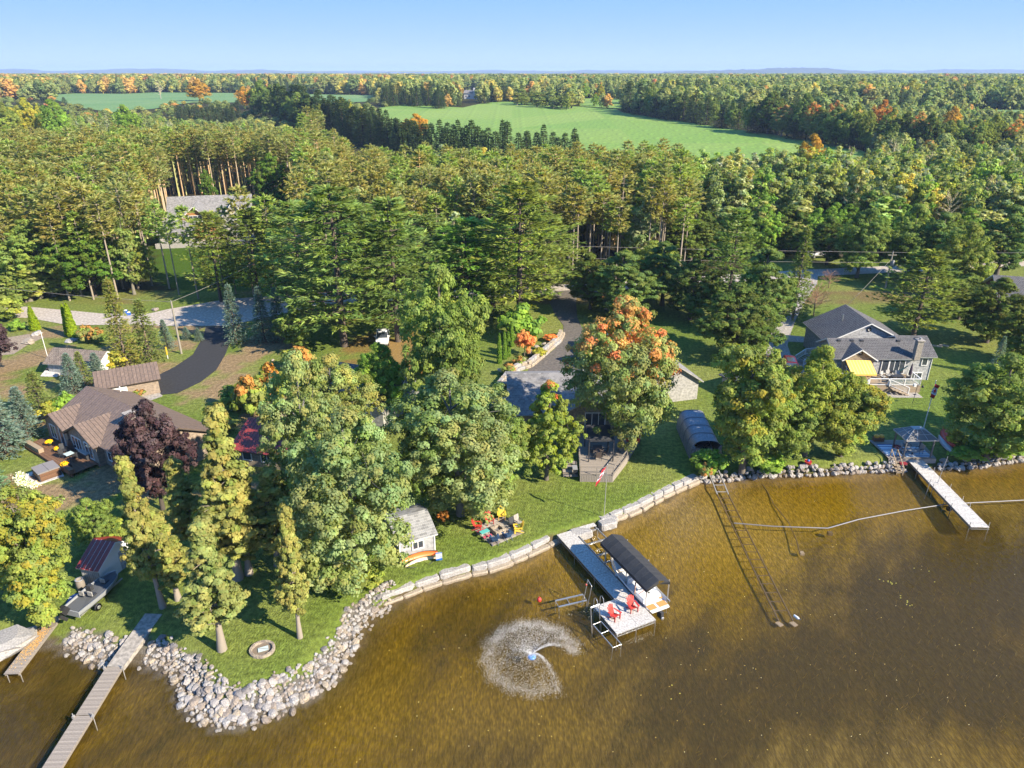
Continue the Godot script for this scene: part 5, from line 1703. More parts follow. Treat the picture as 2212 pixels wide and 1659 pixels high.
# ------------------------------------------------------------------ stones, docks, boats and small things
func rock_mesh(seed_: int, flat: float, rough := 0.22) -> ArrayMesh:
	var f := FastNoiseLite.new()
	f.seed = seed_
	f.frequency = 0.9
	var r := RandomNumberGenerator.new()
	r.seed = seed_
	var cuts := []
	for k in 7:
		cuts.append([dir3(r), r.randf_range(0.62, 0.9)])
	var g := []
	for a in 7:
		var t := PI * a / 6.0
		var row := []
		for s in 8:
			var d := Vector3(sin(t) * cos(TAU * s / 8.0 + a * 0.3), -cos(t), sin(t) * sin(TAU * s / 8.0 + a * 0.3))
			var l := 1.0 + rough * f.get_noise_3dv(d * 1.6) * 2.0
			for c in cuts:
				var along: float = d.dot(c[0])
				if along * l > c[1]:
					l = c[1] / along
			row.append(d * l * Vector3(1.0, flat, 0.85))
		g.append(row)
	return facets(g)

func facets(g: Array) -> ArrayMesh:   # closed rows of points with flat faces
	var b := MB.new()
	var w: int = g[0].size()
	for a in g.size() - 1:
		for k in w:
			var k1 := (k + 1) % w
			b.quad_out(g[a][k], g[a][k1], g[a + 1][k1], g[a + 1][k], Vector3.ZERO)
	return b.done()

# squared quarry block, chamfered and uneven
func block_mesh(seed_: int, s: Vector3) -> ArrayMesh:
	var r := RandomNumberGenerator.new()
	r.seed = seed_
	var g := []
	for lev in [[-0.5, 0.94, 0.94], [-0.38, 1.0, 1.0], [0.32, 1.0, 0.98], [0.5, 0.9, 0.84]]:
		var row := []
		for k in 12:
			var q: Vector2 = [Vector2(-0.5, -0.4), Vector2(-0.4, -0.5), Vector2(-0.12, -0.5), Vector2(0.15, -0.5), Vector2(0.4, -0.5), Vector2(0.5, -0.38), Vector2(0.5, 0.38), Vector2(0.4, 0.5), Vector2(0.12, 0.5), Vector2(-0.16, 0.5), Vector2(-0.4, 0.5), Vector2(-0.5, 0.4)][k]
			row.append(Vector3(q.x * lev[1] * s.x, lev[0] * s.y, q.y * lev[2] * s.z) + dir3(r) * minf(s.y, s.z) * 0.06)
		g.append(row)
	var b := MB.new()
	for a in 3:
		for k in 12:
			var k1 := (k + 1) % 12
			b.quad_out(g[a][k], g[a][k1], g[a + 1][k1], g[a + 1][k], Vector3.ZERO)
	for k in range(1, 11):
		b.tri_out(g[3][0], g[3][k], g[3][k + 1], Vector3.ZERO)
	return b.done()

func stone_part(called: String, m: ArrayMesh, key: String, o: Node, at_: Vector3, turn: float, size: Vector3, tilt := 0.0) -> MeshInstance3D:
	var p := part(called, m, mats[key], o)
	p.position = at_
	p.rotation = Vector3(tilt, turn, tilt * 0.7)
	p.scale = size
	return p

func build_details() -> void:
	var r := RandomNumberGenerator.new()
	r.seed = 7
	shore_stones(r)
	stone_walls(r)
	left_docks()
	main_dock()
	right_dock()
	lift_rail(r)
	fountain()
	lawn_things(r)
	left_yard_things(r)
	right_yard_things(r)
	vehicles()
	poles_and_wires()

var rocks := []
func shore_stones(r: RandomNumberGenerator) -> void:
	for k in 6:
		rocks.append(rock_mesh(500 + k, [0.62, 0.7, 0.8, 0.55, 0.75, 0.66][k]))
	var keys := ["stone", "stone", "stone_brown", "limestone", "stone_dark", "stone", "limestone_tan"]
	var bankment := thing("rock_bank", "sloping bank of loose grey and pink boulders round the grassy point", "rock bank", Vector3.ZERO)
	var spots := []
	var x := -35.0
	while x < -9.3:
		var z := -53.0
		while z < -31.0:
			var p := Vector2(x + r.randf_range(-0.16, 0.16), z + r.randf_range(-0.16, 0.16))
			var d := shore_distance(p.x, p.y)
			var wide := 1.75 + 0.8 * smoothstep(-38.5, -35.5, p.y) if p.x > -29.5 else 1.6
			if d > -0.5 and d < wide + r.randf_range(-0.35, 0.2) and (d > -0.15 or r.randf() < 0.4):
				var on_ramp := p.x > -27.9 and p.x < -26.1 and p.y > -42.5 and p.y < -36.6
				if not on_ramp and not (p.x < -32.6) and not (p.x < -31.6 and p.y < -41.0):
					var s := r.randf_range(0.10, 0.205)
					if r.randf() < 0.10: s = r.randf_range(0.24, 0.36)
					if p.y > -35.5 and r.randf() < 0.12: s = r.randf_range(0.28, 0.42)
					spots.append([p, d, s])
			z += 0.245
		x += 0.245
	spots.sort_custom(func(a, b): return a[2] > b[2])
	var rest := [[], [], []]
	for k in spots.size():
		var p: Vector2 = spots[k][0]
		var s: float = spots[k][2]
		var y := ground_y(p.x, p.y, spots[k][1]) + s * 0.22
		var size := Vector3(s * r.randf_range(0.85, 1.3), s * r.randf_range(0.8, 1.1), s * r.randf_range(0.85, 1.2))
		if k < 300:
			stone_part("stone", rocks[r.randi() % 6], keys[r.randi() % keys.size()], bankment, Vector3(p.x, y, p.y), r.randf() * TAU, size, r.randf_range(-0.35, 0.35))
		else:
			rest[k % 3].append(Transform3D(Basis.from_euler(Vector3(r.randf_range(-0.4, 0.4), r.randf() * TAU, r.randf_range(-0.4, 0.4))).scaled_local(size), Vector3(p.x, y, p.y)))
	for k in 3:
		var mm := MultiMesh.new()
		mm.transform_format = MultiMesh.TRANSFORM_3D
		mm.mesh = rocks[k * 2]
		mm.instance_count = rest[k].size()
		for j in rest[k].size():
			mm.set_instance_transform(j, rest[k][j])
		var o := MultiMeshInstance3D.new()
		o.name = "small_stones"
		o.multimesh = mm
		o.material_override = mats[["stone", "limestone", "stone_brown"][k]]
		o.set_meta("kind", "stuff")
		bankment.add_child(o, true)
	# rounded boulders along the right-hand shore
	var edge := thing("boulder_edging", "row of rounded pale boulders along the right-hand shore", "boulder edging", Vector3.ZERO)
	var edge_n := 0
	for k in range(30, shore.size() - 2):
		var a := shore[k]
		var b := shore[k + 1]
		var n := int(a.distance_to(b) / 0.42)
		for j in n:
			for row in 3:
				var q := a.lerp(b, (j + r.randf()) / n)
				if q.x > 90.0 or (q.x > 40.9 and q.x < 44.6) or (row == 2 and r.randf() < 0.45) or edge_n > 298:
					continue
				var inward := (b - a).orthogonal().normalized()
				if not Geometry2D.is_point_in_polygon(q + inward * 0.5, land):
					inward = -inward
				var p := q + inward * (row * 0.42 - 0.25 + r.randf_range(-0.12, 0.12))
				var s := r.randf_range(0.2, 0.36) * (1.15 if row == 0 else 0.95)
				edge_n += 1
				stone_part("boulder", rocks[[1, 2, 4][r.randi() % 3]], ["stone", "limestone", "stone", "stone_brown"][r.randi() % 4], edge, Vector3(p.x, -0.08 + row * 0.26 + s * 0.3, p.y), r.randf() * TAU, Vector3(s * r.randf_range(0.9, 1.35), s * 1.05, s), r.randf_range(-0.2, 0.2))

func stone_walls(r: RandomNumberGenerator) -> void:
	var o := thing("armour_stone_wall", "shore wall of big pale grey quarried blocks below the mown lawn", "stone wall", Vector3.ZERO)
	# walk along the shore from the rock bank to the boat shelter
	var pts := PackedVector2Array()
	for p in [[826, 1304], [924, 1266], [1020, 1238], [1064, 1230], [1137, 1200], [1196, 1172]]:
		var q := level(p[0], p[1], 0.0)
		pts.append(Vector2(q.x, q.z))
	var pts2 := PackedVector2Array()
	for p in [[1300, 1136], [1380, 1104], [1440, 1072], [1507, 1041]]:
		var q := level(p[0], p[1], 0.0)
		pts2.append(Vector2(q.x, q.z))
	for run in [[pts, 2.2, 0.5, 0.78, 0.38], [pts2, 1.75, 0.5, 0.68, 0.38], [pts2, 2.3, 0.42, 0.7, 0.0]]:
		var line: PackedVector2Array = run[0]
		var total := 0.0
		for k in line.size() - 1:
			total += line[k].distance_to(line[k + 1])
		var at_ := 0.0
		while at_ < total - 0.5:
			var l := minf(run[1] * r.randf_range(0.6, 1.35), total - at_ + 0.2)
			var mid := walk(line, at_ + l * 0.5)
			var d := (walk(line, at_ + l) - walk(line, at_)).normalized()
			var inward := Vector2(d.y, -d.x)
			if not Geometry2D.is_point_in_polygon(mid + inward * 0.6, land):
				inward = -inward
			var p := mid + inward * (0.42 if run[4] > 0.1 else 0.12) 
			var b := part("block", block_mesh(r.randi() % 9999, Vector3(l - r.randf_range(0.02, 0.09), run[2] * r.randf_range(0.85, 1.12), run[3] * r.randf_range(0.9, 1.15))), mats["limestone" if run[4] > 0.1 or run[0] == pts else "limestone_tan"], o)
			b.position = Vector3(p.x, run[4] + r.randf_range(-0.04, 0.05), p.y)
			b.rotation.y = -atan2(d.y, d.x) + r.randf_range(-0.05, 0.05)
			at_ += l
		if run[0] == pts:
			at_ = 0.0
			while at_ < total - 0.5:
				var l := r.randf_range(1.2, 2.6)
				var mid := walk(line, at_ + l * 0.5)
				var d := (walk(line, at_ + l) - walk(line, at_)).normalized()
				var b := part("footing_block", block_mesh(r.randi() % 9999, Vector3(l, 0.34, 0.7)), mats["limestone_tan"], o)
				b.position = Vector3(mid.x, -0.04, mid.y)
				b.rotation.y = -atan2(d.y, d.x)
				at_ += l + 0.05
	for q in [[1255, 1152, 1.2], [1312, 1132, 1.0], [1318, 1124, 0.8]]:
		var c := level(q[0], q[1], 0.3)
		var b := part("block", block_mesh(int(q[0]), Vector3(q[2] * 1.6, 0.7, q[2])), mats["limestone"], o)
		b.position = c
		b.rotation.y = 0.4
	# stepped rock garden beside the driveway
	var g := thing("rock_garden_wall", "curved wall of tan stones holding the garden beside the driveway", "stone wall", Vector3.ZERO)
	var edge := []
	for p in [[1217, 722], [1210, 738], [1190, 755], [1168, 775], [1146, 793], [1120, 800], [1100, 818], [1082, 840]]:
		edge.append(at(p[0], p[1]))
	for k in edge.size() - 1:
		var a: Vector3 = edge[k]
		var b: Vector3 = edge[k + 1]
		var n := maxi(2, int((b - a).length() / 0.85))
		for j in n:
			for lev in 2:
				var p := a.lerp(b, (j + 0.5 + lev * 0.3) / n)
				var m := part("stone", block_mesh(r.randi() % 9999, Vector3((b - a).length() / n * 0.95, 0.45, 0.6)), mats[["limestone_tan", "limestone"][r.randi() % 2]], g)
				m.position = p + Vector3(-0.3 * lev, 0.2 + lev * 0.42, -0.25 * lev)
				m.rotation.y = -atan2(b.z - a.z, b.x - a.x) + r.randf_range(-0.1, 0.1)
	for q in [[1130, 775, 1.1], [1145, 760, 1.3], [1112, 790, 0.9], [1085, 800, 1.2], [1160, 748, 0.9], [1175, 742, 0.8], [1092, 826, 1.4]]:
		stone_part("stone", rocks[r.randi() % 6], "limestone_tan", g, at(q[0], q[1], 0.5), r.randf() * 6.0, Vector3(q[2], q[2] * 0.5, q[2] * 0.8) * 0.7)
	# big single stones
	for q in [[335, 668, 0.75, "stone_brown", "lone round boulder at the plantation's edge"], [589, 778, 0.3, "limestone_tan", "small pale boulder beside the metal garage"], [80, 720, 0.9, "limestone", "flat pale rock at the foot of the lone column cypress"], [62, 738, 1.1, "limestone_tan", "long flat rock by the gravel parking"], [155, 735, 0.9, "limestone", "pale rock under the twin column cypress"], [10, 1393, 1.9, "limestone", "large pale slab at the water's edge in the left corner"], [1312, 668, 0.6, "limestone_tan", "pale rock in the planted bed by the driveway"]]:
		var b := tag(part(numbered("boulder"), rocks[int(q[0]) % 6], mats[q[3]], self), q[4], "boulder") as MeshInstance3D
		b.position = at(q[0], q[1], 0.15)
		b.scale = Vector3(q[2] * 1.3, q[2] * 0.6, q[2])
		b.rotation.y = q[0]

func walk(line: PackedVector2Array, s: float) -> Vector2:
	for k in line.size() - 1:
		var l := line[k].distance_to(line[k + 1])
		if s <= l or k == line.size() - 2:
			return line[k].lerp(line[k + 1], s / l)
		s -= l
	return line[-1]

# ------------------------------------------------------------------ docks
func left_docks() -> void:
	var o := thing("concrete_ramp", "smooth concrete walkway leading from the lawn over the rocks", "walkway", Vector3(-27.1, 0, -39.4), -0.06)
	part("ramp_slab", MB.new().solid([Vector3(-0.68, 0.35, -2.5), Vector3(0.68, 0.35, -2.5), Vector3(0.6, 0.35, 2.62), Vector3(-0.6, 0.35, 2.62)], [Vector3(-0.66, 0.74, -2.5), Vector3(0.66, 0.74, -2.5), Vector3(0.58, 0.66, 2.6), Vector3(-0.58, 0.66, 2.6)]), mats["concrete"], o)
	var d := thing("wooden_dock", "long grey plank dock running out of the picture at lower left", "dock", Vector3(-27.3, 0, -36.75), 0.035)
	for s in 3:
		var z := s * 4.0
		planks(d, "plank", [Vector3(-0.56, 0.6, z), Vector3(0.56, 0.6, z), Vector3(0.56, 0.6, z + 3.95), Vector3(-0.56, 0.6, z + 3.95)], Vector3(1, 0, 0), 0.142, "wood_grey")
		for e in [-0.5, 0.5]:
			part("stringer", MB.new().box(Vector3(e, 0.47, z + 2.0), Vector3(0.06, 0.18, 3.9)), mats["wood_grey0"], d)
			part("leg", MB.new().rod(Vector3(e * 1.22, -0.8, z + 0.1), Vector3(e * 1.22, 0.95, z + 0.1), 0.03), mats["steel_dull"], d)
			part("bracket", MB.new().box(Vector3(e * 1.2, 0.66, z + 0.1), Vector3(0.12, 0.2, 0.16)), mats["steel_dull"], d)
	var q := thing("old_dock", "old grey dock covered with leaves beside the boat ramp", "dock", Vector3(-34.3, 0, -39.5), 0.05)
	planks(q, "plank", [Vector3(-0.5, 0.5, -2.6), Vector3(0.5, 0.5, -2.6), Vector3(0.5, 0.45, 3.2), Vector3(-0.5, 0.45, 3.2)], Vector3(1, 0, 0), 0.15, "wood_grey")
	for e in [-0.45, 0.45]:
		part("leg", MB.new().rod(Vector3(e, -0.6, 3.0), Vector3(e, 0.5, 3.0), 0.03), mats["steel_dull"], q)
		part("stringer", MB.new().box(Vector3(e, 0.36, 0.3), Vector3(0.06, 0.18, 5.7)), mats["wood_grey0"], q)
	var lb := LB.new()
	lb.r = rng
	for k in 900:
		lb.leaf(Vector3(rng.randf_range(-0.45, 0.4), 0.535, rng.randfn(-0.3, 1.2)), (Vector3.UP + dir3(rng) * 0.3).normalized(), 0.03, 0.045, shade(rng, Color(0.42, 0.27, 0.11), 0.3))
	part("fallen_leaves", lb, leaf_mat("plain"), q, "stuff")

func chair_meshes(o: Node3D, key: String) -> void:   # adirondack chair facing +z
	var b := MB.new()
	for k in 5:
		b.box(Vector3(0, 0.36 - k * 0.028, 0.22 - k * 0.1), Vector3(0.52, 0.022, 0.088), Basis(Vector3.RIGHT, -0.27))
	part("seat", b, mats[key], o)
	var c := MB.new()
	for k in 5:
		var h: float = [0.72, 0.82, 0.87, 0.82, 0.72][k]
		var a := (k - 2) * 0.075
		c.box(Vector3((k - 2) * 0.108, 0.24 + h * 0.47, -0.24 - h * 0.17), Vector3(0.094, h, 0.022), Basis(Vector3.BACK, -a) * Basis(Vector3.RIGHT, -0.4))
	c.box(Vector3(0, 0.55, -0.37), Vector3(0.5, 0.07, 0.03), Basis(Vector3.RIGHT, -0.4))
	part("backrest", c, mats[key], o)
	for s in [-1, 1]:
		part("armrest", MB.new().solid([Vector3(s * 0.25, 0.55, 0.36), Vector3(s * 0.42, 0.55, 0.36), Vector3(s * 0.38, 0.55, -0.36), Vector3(s * 0.29, 0.55, -0.36)], [Vector3(s * 0.25, 0.575, 0.36), Vector3(s * 0.42, 0.575, 0.36), Vector3(s * 0.38, 0.575, -0.36), Vector3(s * 0.29, 0.575, -0.36)]), mats[key], o)
		part("leg", MB.new().box(Vector3(s * 0.3, 0.275, 0.28), Vector3(0.03, 0.55, 0.11)), mats[key], o)
		part("leg", MB.new().solid([Vector3(s * 0.25, 0.0, -0.55), Vector3(s * 0.25, 0.0, -0.42), Vector3(s * 0.25, 0.27, 0.3), Vector3(s * 0.25, 0.38, 0.3)], [Vector3(s * 0.28, 0.0, -0.55), Vector3(s * 0.28, 0.0, -0.42), Vector3(s * 0.28, 0.27, 0.3), Vector3(s * 0.28, 0.38, 0.3)]), mats[key], o)

func hull(sections: Array) -> MB:   # [z, half beam, keel y, chine y, gunwale y]
	var g := []
	for s in sections:
		g.append([Vector3(-s[1], s[4], s[0]), Vector3(-s[1] * 0.97, lerpf(s[3], s[4], 0.4), s[0]), Vector3(-s[1] * 0.82, s[3], s[0]), Vector3(0, s[2], s[0]), Vector3(s[1] * 0.82, s[3], s[0]), Vector3(s[1] * 0.97, lerpf(s[3], s[4], 0.4), s[0]), Vector3(s[1], s[4], s[0])])
	return MB.new().smooth_grid(g, false)

const DOCK := Vector3(3.95, 0, -52.0)
const DOCK_TURN := 0.4468

func main_dock() -> void:
	var o := thing("main_dock", "pale grey L-shaped dock with wide end platform", "dock", DOCK, DOCK_TURN)
	var y := 0.62
	for s in 4:
		var z := s * 3.13
		panels(o, "plank", [Vector3(0, y, z), Vector3(1.52, y, z), Vector3(1.52, y, z + 3.1), Vector3(0, y, z + 3.1)], Vector3(1, 0, 0), 0.145, 0.01, 0.03, ["deck_pale0", "deck_pale1", "deck_pale2", "deck_pale1"])
	panels(o, "plank", [Vector3(-1.92, y, 9.3), Vector3(-0.02, y, 9.3), Vector3(-0.02, y, 12.5), Vector3(-1.92, y, 12.5)], Vector3(1, 0, 0), 0.145, 0.01, 0.03, ["deck_pale1", "deck_pale2", "deck_pale2", "deck_pale1"])
	panels(o, "plank", [Vector3(1.54, y, -0.15), Vector3(3.9, y, -0.15), Vector3(3.9, y, 0.35), Vector3(1.54, y, 0.35)], Vector3(0, 0, 1), 0.25, 0.01, 0.03, ["deck_pale1"])
	for e in [[0.02, 0.0, 12.5], [1.5, 0.0, 12.5], [-1.9, 9.3, 12.5]]:
		part("side_rail", MB.new().box(Vector3(e[0], 0.58, (e[1] + e[2]) * 0.5), Vector3(0.05, 0.07, e[2] - e[1] + 0.02)), mats["metal"], o)
		part("side_rail", MB.new().box(Vector3(e[0], 0.36, (e[1] + e[2]) * 0.5), Vector3(0.05, 0.05, e[2] - e[1])), mats["metal"], o)
	for e in [0.58, 0.38]:
		part("end_rail", MB.new().box(Vector3(-0.2, e, 12.5), Vector3(3.42, 0.06, 0.05)), mats["metal"], o)
	for k in 11:
		part("truss_bar", MB.new().rod(Vector3(-1.9 + k * 0.31, 0.36, 12.5), Vector3(-1.9 + (k + 0.5) * 0.31, 0.6, 12.5), 0.015, 4), mats["metal"], o)
	for e in [[0.03, 0.3], [1.5, 3.1], [0.03, 3.1], [0.03, 6.3], [1.5, 6.3], [0.03, 9.2], [1.5, 9.3], [-1.9, 9.3], [-1.9, 12.5], [-0.2, 12.5], [1.5, 12.5]]:
		part("leg", MB.new().rod(Vector3(e[0], -0.9, e[1]), Vector3(e[0], 0.6, e[1]), 0.03), mats["metal"], o)
	part("cleat", MB.new().box(Vector3(0.8, 0.68, 8.3), Vector3(0.22, 0.04, 0.05)), mats["white"], o)
	var ld := thing("dock_ladder", "swim ladder with two hooped handrails at the platform's inner edge", "ladder", DOCK, DOCK_TURN)
	for e in [-1.75, -1.2]:
		part("handrail", MB.new().tube([Vector3(e, 0.64, 9.6), Vector3(e, 1.25, 9.5), Vector3(e, 1.38, 9.25), Vector3(e, 1.2, 9.05), Vector3(e, -0.5, 9.02)], [0.028, 0.028, 0.028, 0.028, 0.028], 6), mats["metal"], ld)
	for k in 3:
		part("rung", MB.new().rod(Vector3(-1.75, 0.35 - k * 0.3, 9.03), Vector3(-1.2, 0.35 - k * 0.3, 9.03), 0.025), mats["metal"], ld)
	# boat lift with its canopy
	var l := thing("boat_lift", "aluminium boat lift frame under a long charcoal canopy", "boat lift", DOCK, DOCK_TURN)
	for z in [0.6, 2.2, 3.9, 5.0]:
		part("cross_beam", MB.new().bar(Vector3(1.72, 0.45, z), Vector3(3.8, 0.45, z), 0.12, 0.12), mats["metal"], l)
	for x in [1.72, 3.8]:
		part("side_beam", MB.new().bar(Vector3(x, 0.5, 0.3), Vector3(x, 0.5, 11.2), 0.1, 0.13), mats["metal"], l)
		part("side_beam", MB.new().bar(Vector3(x, -0.35, 0.8), Vector3(x, -0.35, 10.8), 0.1, 0.1), mats["steel_dull"], l)
		for z in [0.7, 3.9, 5.2, 8.2, 10.9]:
			part("post", MB.new().rod(Vector3(x, -0.85, z), Vector3(x, 2.35 if z > 5.0 else 0.6, z), 0.045), mats["metal"], l)
		part("bunk", MB.new().bar(Vector3(x * 0.4 + 1.65, 0.4, 5.6), Vector3(x * 0.4 + 1.65, 0.4, 10.6), 0.1, 0.14), mats["wood_grey1"], l)
		part("diagonal", MB.new().rod(Vector3(x, -0.3, 3.9), Vector3(x, 2.2, 5.2), 0.03), mats["metal"], l)
	var g := []
	for k in 12:
		var z := 4.75 + k * 0.59
		var sag := 0.03 if k % 2 == 1 else 0.0
		g.append([Vector3(1.42, 2.22, z), Vector3(1.44, 2.5 - sag, z), Vector3(1.95, 2.78 - sag, z), Vector3(2.5, 3.02 - sag, z), Vector3(3.08, 2.78 - sag, z), Vector3(3.6, 2.5 - sag, z), Vector3(3.62, 2.22, z)])
	mat("canopy", Color(0.042, 0.043, 0.046), 0.75, "blotch", 0.8)
	var cb := MB.new()
	for k in 11:
		for m in 6:
			cb.quad_out(g[k][m], g[k][m + 1], g[k + 1][m + 1], g[k + 1][m], Vector3(2.5, 1.0, (g[k][0].z + g[k + 1][0].z) * 0.5))
	part("canopy", cb, mats["canopy"], l)
	for e in [0, 11]:
		var row: Array = g[e]
		var pb := MB.new()
		for m in range(1, 6):
			pb.tri_out(row[3] - Vector3(0, 0.35, 0), row[m - 1] if m < 4 else row[m], row[m] if m < 4 else row[m + 1], Vector3(2.5, 2.4, 8))
		for m in [0, 5]:
			pb.tri_out(row[3] - Vector3(0, 0.35, 0), row[m], row[m + 1], Vector3(2.5, 2.4, 8))
		part("canopy_end", pb, mats["canopy"], l)
	for k in range(1, 11):
		var arc := []
		var rad := []
		for p in g[k]:
			arc.append(p + Vector3(0, 0.008, 0)); rad.append(0.014)
		part("seam", MB.new().tube(arc, rad, 4, false), mats["charcoal"], l)
	part("winch_post", MB.new().rod(Vector3(1.62, -0.5, 9.6), Vector3(1.62, 1.9, 9.6), 0.055), mat("pinkish_wood", Color(0.45, 0.30, 0.24), 0.8), l)
	# the motor boat on it
	var b := thing("motor_boat", "white runabout with wood-look swim platform under the charcoal canopy", "boat", DOCK, DOCK_TURN)
	var hb := hull([[4.9, 0.06, 0.75, 0.95, 1.25], [5.4, 0.42, 0.5, 0.75, 1.22], [6.2, 0.78, 0.3, 0.55, 1.16], [7.4, 1.0, 0.22, 0.42, 1.08], [9.0, 1.06, 0.2, 0.38, 1.0], [10.4, 1.03, 0.2, 0.38, 0.92], [11.2, 0.95, 0.22, 0.38, 0.86]])
	var hm := part("hull", hb, mat("boat_white", Color(0.78, 0.78, 0.78), 0.25), b)
	hm.position.x = 2.53
	part("stripe", MB.new().tube([Vector3(1.53, 0.8, 7.2), Vector3(1.45, 0.75, 9.0), Vector3(1.5, 0.7, 10.9)], [0.03, 0.05, 0.04], 5), mats["charcoal"], b)
	part("foredeck", MB.new().solid([Vector3(2.47, 1.2, 4.95), Vector3(2.59, 1.2, 4.95), Vector3(3.4, 1.1, 6.9), Vector3(1.66, 1.1, 6.9)], [Vector3(2.5, 1.27, 4.95), Vector3(2.56, 1.27, 4.95), Vector3(3.35, 1.2, 6.9), Vector3(1.71, 1.2, 6.9)]), mats["boat_white"], b)
	part("floor", MB.new().box(Vector3(2.53, 0.62, 8.6), Vector3(1.8, 0.06, 3.6)), mats["boat_white"], b)
	part("windscreen", MB.new().solid([Vector3(1.75, 1.15, 7.0), Vector3(3.3, 1.15, 7.0), Vector3(3.2, 1.15, 7.05), Vector3(1.85, 1.15, 7.05)], [Vector3(1.85, 1.5, 7.35), Vector3(3.2, 1.5, 7.35), Vector3(3.15, 1.5, 7.4), Vector3(1.9, 1.5, 7.4)]), mats["pane"], b)
	for x in [2.05, 3.0]:
		var st := part("seat", MB.new().box(Vector3(x, 0.85, 8.1), Vector3(0.5, 0.35, 0.5)), mats["white"], b)
		part("seat_back", MB.new().box(Vector3(x, 1.15, 8.38), Vector3(0.5, 0.45, 0.12)), mats["white"], st)
	part("sun_pad", MB.new().solid([Vector3(1.6, 0.65, 9.5), Vector3(3.46, 0.65, 9.5), Vector3(3.4, 0.65, 10.7), Vector3(1.66, 0.65, 10.7)], [Vector3(1.68, 1.02, 9.6), Vector3(3.38, 1.02, 9.6), Vector3(3.3, 0.98, 10.62), Vector3(1.76, 0.98, 10.62)]), mats["boat_white"], b)
	part("pad_emblem", MB.new().lathe(Vector3(2.55, 1.0, 10.15), [[0.01, 0.0], [0.1, 0.0], [0.09, 0.012], [0.01, 0.014]], 8), mats["charcoal"], b)
	part("pad_trim", MB.new().box(Vector3(2.1, 1.01, 9.85), Vector3(0.75, 0.02, 0.05), Basis(Vector3.UP, 0.25)), mat("maroon", Color(0.25, 0.02, 0.03), 0.6), b)
	var sp := part("swim_platform", MB.new().solid([Vector3(1.58, 0.5, 10.7), Vector3(3.48, 0.5, 10.7), Vector3(3.3, 0.5, 11.75), Vector3(1.76, 0.5, 11.75)], [Vector3(1.55, 0.62, 10.7), Vector3(3.5, 0.62, 10.7), Vector3(3.35, 0.62, 11.78), Vector3(1.71, 0.62, 11.78)]), mats["boat_white"], b)
	for q in [[2.05, 0.7], [3.0, 0.75]]:
		part("teak_mat", MB.new().box(Vector3(q[0], 0.635, 11.25), Vector3(q[1], 0.02, 0.55)), mat("teak", Color(0.50, 0.27, 0.08), 0.8), sp)
	part("teak_mat", MB.new().box(Vector3(3.25, 0.75, 10.4), Vector3(0.25, 0.02, 0.9)), mats["teak"], sp)
	part("stern_drive", MB.new().box(Vector3(2.55, 0.15, 11.75), Vector3(0.25, 0.6, 0.5)), mats["charcoal"], b)
	part("propeller", MB.new().ball(Vector3(2.55, -0.05, 12.05), Vector3(0.16, 0.16, 0.06)), mats["metal"], b)
	# two watercraft lifts
	for q in [["watercraft_lift", "long aluminium watercraft lift reaching left from the dock", -3.0, 7.75, 2.35, PI / 2 - 0.13], ["watercraft_lift", "empty watercraft lift beside the platform's left edge", -2.45, 12.0, 2.6, 0.03]]:
		var w := thing(q[0], q[1], "watercraft lift", DOCK + Basis(Vector3.UP, DOCK_TURN) * Vector3(q[2], 0, q[3]), DOCK_TURN + q[5])
		for x in [-0.36, 0.36]:
			part("bunk_rail", MB.new().bar(Vector3(x, 0.42, -q[4] * 0.5), Vector3(x, 0.42, q[4] * 0.5), 0.1 if q[5] > 1 else 0.05, 0.08), mats["metal"], w)
			for z in [-0.5, 0.5]:
				part("leg", MB.new().rod(Vector3(x * 1.15, -0.8, z * q[4] * 0.95), Vector3(x, 0.42, z * q[4]), 0.025), mats["metal"], w)
		for z in [-0.5, -0.1, 0.5]:
			part("cross_bar", MB.new().rod(Vector3(-0.38, 0.4, z * q[4]), Vector3(0.38, 0.4, z * q[4]), 0.025), mats["metal"], w)
		var e: float = (0.5 if q[5] > 1 else -0.5) * q[4]
		for x in [-0.38, 0.38]:
			part("upright", MB.new().rod(Vector3(x, -0.7, e), Vector3(x, 1.75, e * 1.28), 0.035), mats["metal"], w)
		part("top_bar", MB.new().rod(Vector3(-0.38, 1.75, e * 1.28), Vector3(0.38, 1.75, e * 1.28), 0.04), mats["metal"], w)
		if q[5] < 1:
			part("sign_board", MB.new().bar(Vector3(-0.38, 1.72, e * 1.29), Vector3(0.38, 1.72, e * 1.29), 0.03, 0.14), mats["white"], w)
		else:
			part("winch", MB.new().ball(Vector3(0.4, 1.3, e * 1.2), Vector3(0.1, 0.1, 0.1)), mat("winch_red", Color(0.4, 0.08, 0.05), 0.6), w)
	# the two red chairs
	mat("red_paint", Color(0.55, 0.045, 0.03), 0.5)
	mat("yellow_paint", Color(0.75, 0.52, 0.05), 0.5)
	mat("navy_paint", Color(0.03, 0.07, 0.16), 0.5)
	var c := thing("adirondack_chair", "red adirondack chair at the middle of the dock platform", "chair", level(1327, 1336, 0.65), 0.75, "red chairs on the dock platform")
	chair_meshes(c, "red_paint")
	copy_of(c, "red adirondack chair at the dock platform's far right edge", level(1366, 1318, 0.65), 0.35, "red chairs on the dock platform")
	var bo := thing("mooring_buoy", "small red ball buoy floating left of the dock", "buoy", Vector3(2.13, 0.05, -44.14))
	part("float", MB.new().ball(Vector3(0, 0.1, 0), Vector3(0.19, 0.22, 0.19), 8, 10), mats["red_paint"], bo)
	part("ring", MB.new().rod(Vector3(0, 0.3, 0), Vector3(0, 0.38, 0), 0.04), mats["red_paint"], bo)

